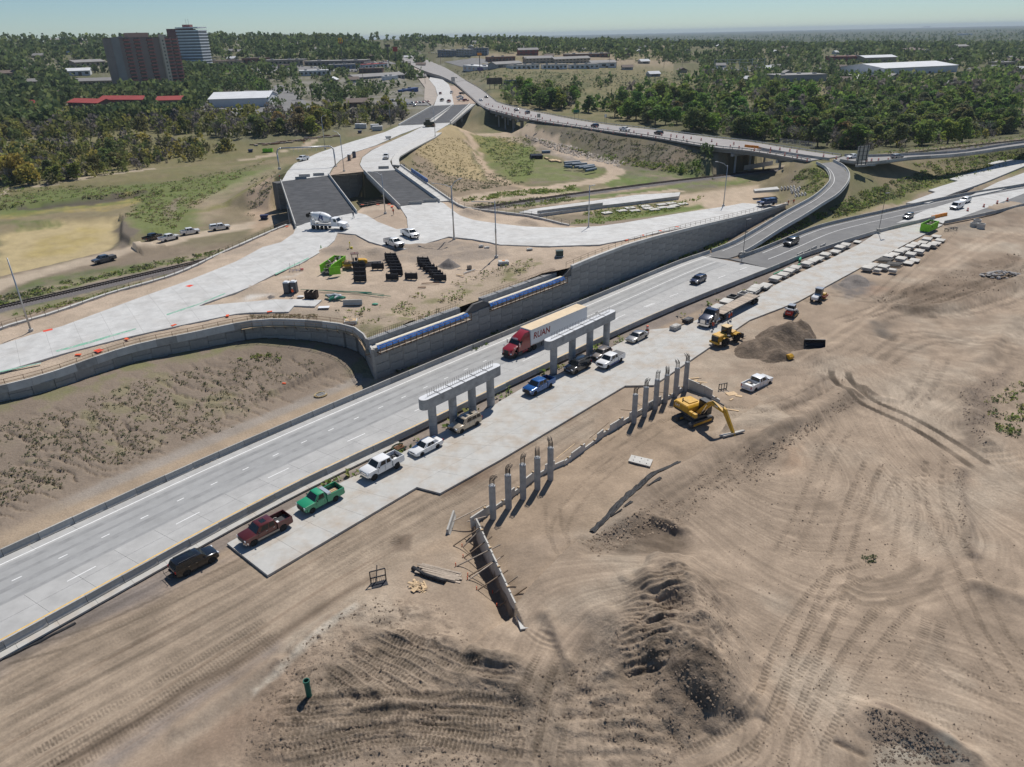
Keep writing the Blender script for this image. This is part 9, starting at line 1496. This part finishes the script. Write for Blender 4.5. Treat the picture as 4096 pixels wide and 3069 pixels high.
grove("T-20,1180 T500,1150 T1200,1120 T1800,1180 T1880,1230 T1650,1290 T1000,1370 T500,1430 T-20,1500",340,3.5,7.5,G1,1,.18,bush=.4);grove("T-20,890 T500,900 T1100,940 T1700,930 U300,940 U900,870 U1270,880 U1250,960 U1100,1000 U860,1000 U500,1080 U100,1120 T1900,1120 T1200,1080 T500,1120 T-20,1160",760,5,10.5,G1[:5],2,.22,bush=.25)
grove("V-20,850 V60,730 V300,730 V520,790 V850,880 V1000,740 V1300,700 V1420,800 V1560,620 W-20,600 W700,640 W1000,650 W1700,580 W2230,570 W2230,1050 W1700,1150 W1000,1210 W560,1190 W-20,1110 V1500,1050 V900,950 V400,880",1000,7,13,G2,3,.10,bush=.12);grove("V1500,1060 W0,1110 W560,1190 W1000,1220 W1700,1150 W2230,1060 W2230,980 W1200,1050 W300,1000 V1700,960",220,3,7,G1,4,.45,bush=.3)
grove("T-20,1250 T900,1230 T1350,1330 T700,1440 T350,1510 T-20,1510",130,4.5,9,G1,41,.12,bush=.25);grove("T-20,1500 T330,1480 T330,1440 T-20,1450",5,9,12,G1,5,0)
grove("V560,700 V690,640 V690,770 V560,770",3,8,11,G3,6);grove("V760,650 V910,640 V900,740 V780,750",5,7,9,G3,7);grove("V1410,640 V1520,640 V1500,730 V1420,730",4,7,10,G3,8);grove("V-10,700 V500,680 V500,760 V300,750 V-10,740",12,3,6,G3,9);grove("U1980,590 V1500,580 V1500,700 V900,760 V-10,690",60,1.2,3.2,G3,10);grove("V1450,1380 V1600,1340 V1600,1400 V1450,1400",5,2,4,G2,11,pad=2);grove("V1620,1270 V1680,1240 V1680,1290",2,4,6,G3,12,pad=2);grove("W1180,1230 W1230,1210 W1230,1240",2,1.5,2.5,G2,13,pad=2)
grove("U0,640 U250,720 U700,690 U1280,680 U1340,780 U1230,800 U1000,790 U700,860 U560,820 U250,780 U60,820 T2000,760 T1500,740",130,5,10,G3,14);grove("T-20,700 T350,700 T600,720 T960,720 T1000,790 T540,800 T300,810 T-20,860",130,6,12,G3,15);grove("T1500,600 T1640,560 T1900,560 T2100,660 T2150,780 T1900,740 T1600,740",90,7,13,G3+G2[:2],16);grove("V1000,430 V1600,430 V1800,480 V1400,520 V1000,500",45,3,7,G3,17);grove("W480,560 W720,560 W900,600 W740,640 W500,600",25,5,9,G3,18);grove("U380,560 U860,560 U900,640 U380,660",14,5,8,G3,19);grove("U1600,550 U1900,580 V200,640 V100,720 U1900,700 U1700,620",40,1.5,4,G2,20,pad=12)
# streets full of trees on the hills and the plain beyond
def belt(t0,t1,r0,r1,n,h0,h1,cols,seed,logr=True):
 rng=np.random.default_rng(seed);th=np.radians(rng.uniform(t0,t1,n));r=np.exp(rng.uniform(math.log(r0),math.log(r1),n));x,y=r*np.sin(th),r*np.cos(th);z=zt(x,y);dn=fbm(x,y,90,3,500);ok=footclear(x,y)&roadclear(x,y,12)&(dn>.34)
 for a,b,c in zip(x[ok],y[ok],z[ok]):SITES.append((a,b,c,TR.uniform(h0,h1),TR.choice(cols),'mass'))
belt(-38,-20,560,1000,1300,9,15,G3,31);belt(-20,-10,560,860,160,5,10,G3,38);belt(-38,-6,850,1750,2600,10,16,G3,32);belt(-8,9,1080,1750,1100,8,13,G3,33);belt(7,40,1050,2300,2600,9,14,G3,34);belt(14,40,700,1100,700,6,11,G3,35);belt(-2,40,2200,6500,1700,9,16,G3,36);belt(0,24,600,1000,160,1.5,4,G3,37)
def trimmed(s):
 r=math.hypot(s[0],s[1]);th=math.atan2(s[0],s[1]);h=s[3]
 for a,w,rb,zb in SEEN:
  if r<rb<1150 and rb-r<190 and abs(th-a)<w*.92:h=min(h,CAMH+(zb-CAMH)*r/rb-s[2])
 return s[:3]+(h,)+s[4:]
SITES=[s for s in map(trimmed,SITES)if s[3]>1.3]
big=sorted([s for s in SITES if s[5]!='mass'],key=lambda s:-s[3]/math.hypot(s[0],s[1]));ind,rest=big[:298],big[298:]+[s for s in SITES if s[5]=='mass']
def where(x,y):return 'left of the new bridges' if x<-60 else 'in the forest right of the old highway' if x>20 else 'between the shops and the creek'
for x,y,z,h,c,k in ind:
 o=empty('tree',(x,y,z-.1),TR.uniform(0,6.28));o.scale=(h*TR.uniform(1.15,1.65),)*2+(h,);w=where(x,y)
 if k=='dead':tag(o,'bare grey leafless tree '+w,'tree','bare trees '+w);b=link('branches',TR.choice(DED),None,o)
 else:tag(o,'leafy green tree '+w,'tree','leafy trees '+w);i=TR.randrange(8);link('trunk',TRE[i][0],None,o);b=link('crown',TRE[i][1],None,o);b.color=(*[q*TR.uniform(.85,1.2)for q in c],1)
rng=np.random.default_rng(9);VV=[];CC=[]
for i,(x,y,z,h,c,k)in enumerate(rest):
 n=int(np.clip(20000/math.hypot(x,y),12,70));P,d=crown_pts(rng,n,rng.uniform(.42,.62),.05,6);V=cards(P,rng.uniform(.06,.13,n)*(40/n)**.4,rng)*np.array([h,h,h])+np.array([x,y,z-.2]);t=np.repeat(rng.uniform(.65,1.3,n),4)[:,None]*rng.uniform(.85,1.15);VV.append(V);CC.append(np.array(c if k!='dead' else(.19,.17,.15))*t)
fm_=quads_mesh('distant_trees',np.concatenate(VV),np.concatenate(CC));tag(link('distant_trees',fm_,LEAFS),'mass of distant dark green trees over the town and plain','trees',kind='stuff')
# ------------------------------------------------------------------ weeds and clods
WV=[];WC=[]
def weeds(poly,n,seed,s0,s1,cols,zf=zt,z0=0.0,patch=2.5,thr=.45,up=0.0):
 U,W=rays(poly,n,seed);x,y,z=land(U,W,zf,z0);k=fbm(x,y,patch,3,seed+600)>thr;x,y,z=x[k],y[k],z[k]+up;rng=np.random.default_rng(seed);m=6;N=len(x)
 if not N:return
 s=rng.uniform(s0,s1,N)*.62;P=np.repeat(np.stack([x,y,z],1),m,0);S=np.repeat(s,m);P+=rng.normal(size=P.shape)*S[:,None]*np.array([.55,.55,.0]);P[:,2]+=S*rng.uniform(.15,.75,len(S));WV.append(cards(P,S*rng.uniform(.22,.42,len(S)),rng,1.3));c=np.array(cols)[rng.integers(0,len(cols),N)];WC.append(np.repeat(np.repeat(c,m,0)*rng.uniform(.7,1.3,(N*m,1)),4,0))
WG=[(.19,.27,.07),(.24,.31,.08),(.30,.31,.10)];WD_=[(.24,.21,.11),(.19,.19,.10),(.30,.25,.15)];WS=[(.12,.145,.075),(.15,.17,.09),(.19,.185,.10)]
weeds("K-20,350 K500,190 K930,30 L1100,1470 L1700,1420 A0,1400 A400,1460 C600,20 C100,300 K1900,520 K1300,680 K500,1000 K-20,1180",2600,1,.2,.5,WD_+WS,thr=.42);weeds("K-20,340 K500,190 K930,20 L1100,1455 L1700,1400 A200,1400 A250,1480 L1500,1520 K600,220 K-20,400",420,2,.5,1.0,WG+WD_,thr=.42)
HWS="c200,1000 c700,830 c1500,520 B0,1250 B700,960 B1300,660 B1750,500 B1800,540 B1400,690 B700,1010 B0,1300 c1500,600";weeds(HWS,900,3,.5,1.1,WG+WS,lambda x,y:x*0-.1,thr=.42);weeds("B1100,780 B1700,510 B1850,510 B1800,570 B1350,720",260,4,.7,1.3,WG,lambda x,y:x*0,thr=.3)
weeds("C300,1150 C900,830 C1450,560 C2000,260 B460,1530 B900,1330 B1300,1180 B1700,1010 B2200,800 B2200,830 B1500,1150 B900,1380 D100,250 C1500,610 C900,880 C350,1160",420,5,.7,1.6,WG,lambda x,y:x*0-.2,thr=.5)
weeds("f900,760 f1400,760 A1600,880 A1900,760 B200,680 B400,700 B0,880 A1900,840 A1650,1080 A1300,1180 f1560,1030",420,6,.35,.8,WG+WD_,platz,6.5,thr=.5);weeds("f0,830 f900,800 f1000,860 f0,860",200,7,.25,.5,WD_,platz,6,thr=.4)
for i,(p,n,s,c)in enumerate((("L-20,990 L700,820 L1700,620 L2212,500 L2212,560 L1400,720 L700,870 L-20,1060",1500,(.5,1.2),WG+WS),("L100,1130 L900,930 L1400,800 L1500,780 L900,960 L100,1160",400,(.5,1.0),WG),("L-20,100 L1100,90 L2000,-60 L2212,-150 L1500,300 L1400,440 L1000,330 L1100,180 L300,220 L-20,290",2600,(.5,1.2),WG+WD_),("a-20,640 a330,600 a300,800 a-20,1200",160,(.5,1.2),WS),("b150,440 b1300,640 b1600,740 b700,860 b180,560",1100,(.4,.9),WS),("b140,350 b500,120 b780,120 b1100,570 b500,520",900,(.3,.7),[(.22,.18,.06),(.16,.15,.06)]),("b950,150 b1600,160 b1750,330 b1650,640 b1400,660 b1000,260",1500,(.5,1.1),WG+WS),("b740,950 b1300,850 b2212,770 b2212,830 b1300,920 b800,980",600,(.6,1.2),WG),("b900,1020 b2212,860 b2212,960 b1500,1060",700,(.5,1.0),WG+WS),("B560,400 B720,290 B1400,220 B1680,160 B1400,290 B800,410",700,(.5,1.1),WG),("V200,1090 V1000,1330 V1500,1400 V1500,1350 V600,1200",700,(.6,1.3),WG),("V300,1000 V1600,1200 V1750,1370 V1000,1290",800,(.6,1.2),WS),("E560,330 E900,140 E1500,-60 E2212,-160 E2212,-80 E1500,80 E1000,250 E700,350",2200,(.6,1.4),WG+WS),("E0,600 E560,300 E650,330 E0,640",260,(.6,1.1),WG),("W330,1460 W480,1310 W640,1440 W480,1600",500,(.6,1.2),WG+WS),("F1900,330 F2212,100 F2212,640 F2000,560",170,(.3,.8),WG+WS),("U1500,580 U2000,700 V300,700 V1400,700 V1500,580 V0,580",1500,(1.0,2.2),WS),("Q920,-40 Q1010,-60 Q1020,20 Q960,30",14,(.3,.6),WS),("W1000,1240 W2212,1090 W2212,1150 W1300,1250",400,(.8,1.6),WG+WD_),("W1300,1330 W2212,1210 W2212,1290 W1500,1370",400,(.8,1.4),WG+WS))):weeds(p,n,20+i,s[0],s[1],c,thr=.42)
wv=np.concatenate(WV);wc=np.concatenate(WC);tag(link('weeds',quads_mesh('weeds',wv,wc),LEAFS),'scattered green weeds and dry tufts on the banks and verges','weeds',kind='stuff')
def clods(poly,n,seed,s0,s1,col,thr=.4):
 U,W=rays(poly,n,seed);x,y,z=land(U,W,zt,0);k=fbm(x,y,2.5,3,seed+700)>thr;x,y,z=x[k],y[k],z[k];rng=np.random.default_rng(seed);N=len(x);s=rng.uniform(s0,1,N)**5*s1*.9+.025;o=np.array([(1,0,0),(0,1,0),(-1,0,0),(0,-1,0),(0,0,1)])*1.0;P=np.stack([x,y,z],1)[:,None,:]+o[None]*s[:,None,None]*rng.uniform(.5,1.1,(N,5,3))+rng.normal(size=(N,5,3))*s[:,None,None]*.15;return P.reshape(-1,3),np.repeat(np.array(col)[None]*rng.uniform(.55,1.25,(N,1)),5,0),N
PV=[clods(*a)for a in(("M1900,1640 M2212,830 N900,280 N1500,330 N1800,650 N2212,860 O560,880 O1000,480 O1350,190 O1850,300 O1900,1250 O1350,1640",9000,1,.2,.2,(.20,.155,.118),.4),("D1450,1000 D1950,680 D2212,640 D2212,900 D1700,1100 D1500,1300 D700,1600 D660,1450",2600,2,.2,.24,(.26,.20,.15),.4),("F0,760 F300,580 F780,250 F840,340 F300,700 F0,900",1200,3,.2,.26,(.22,.17,.13),.36),("F1690,240 F2080,60 F1990,250 F1900,700 F1740,500",900,4,.2,.26,(.22,.175,.14),.36),("Q-200,-100 Q2212,-200 Q2212,1653 Q-200,1653",3500,5,.1,.12,(.2,.155,.12),.5),("F-20,100 F1700,100 F1600,1609 F-20,1609",2500,6,.1,.15,(.2,.155,.12),.5),("Q940,1180 Q1120,1180 Q1800,1600 Q1000,1653",1500,7,.2,.2,(.17,.135,.108),.36),("E950,1000 E2212,600 E2212,900 E1180,1090",1800,8,.2,.3,(.18,.14,.105),.4),("F1640,850 F1740,870 F1800,1609 F1740,1609",400,9,.2,.2,(.23,.18,.14),.45),("V200,1085 V600,1185 V1000,1310 V950,1345 V500,1235 V230,1115",1500,10,.5,.9,(.36,.32,.28),.3))]
V=np.concatenate([p[0]for p in PV]);C=np.concatenate([p[1]for p in PV]);N=len(V)//5;b=(np.arange(N)*5)[:,None,None];F=(b+np.array([(0,1,4),(1,2,4),(2,3,4),(3,0,4)])[None]).reshape(-1,3);me=bpy.data.meshes.new('soil_clods');me.vertices.add(len(V));me.vertices.foreach_set('co',V.astype(np.float32).ravel());tag(link('soil_clods',fin_mesh(me,F,C,3),mat('clod_soil',(.2,.15,.11),.97,attr='Col',spec=.1)),'loose soil clods and stones strewn over the earthworks','soil clods',kind='stuff')
# ------------------------------------------------------------------ hazy air over the valley
hz=bpy.data.materials.new('hazy_air');hz.use_nodes=True;n_=hz.node_tree;n_.nodes.clear();o_=n_.nodes.new('ShaderNodeOutputMaterial');v_=n_.nodes.new('ShaderNodeVolumePrincipled')
v_.inputs['Color'].default_value=(.72,.84,.95,1);v_.inputs['Density'].default_value=HAZE;v_.inputs['Anisotropy'].default_value=.0;n_.links.new(v_.outputs[0],o_.inputs['Volume'])
tag(MB().box((0,11000,35),(34000,23000,110)).build('haze',hz),'thin bluish haze over the far plain','haze',kind='stuff')
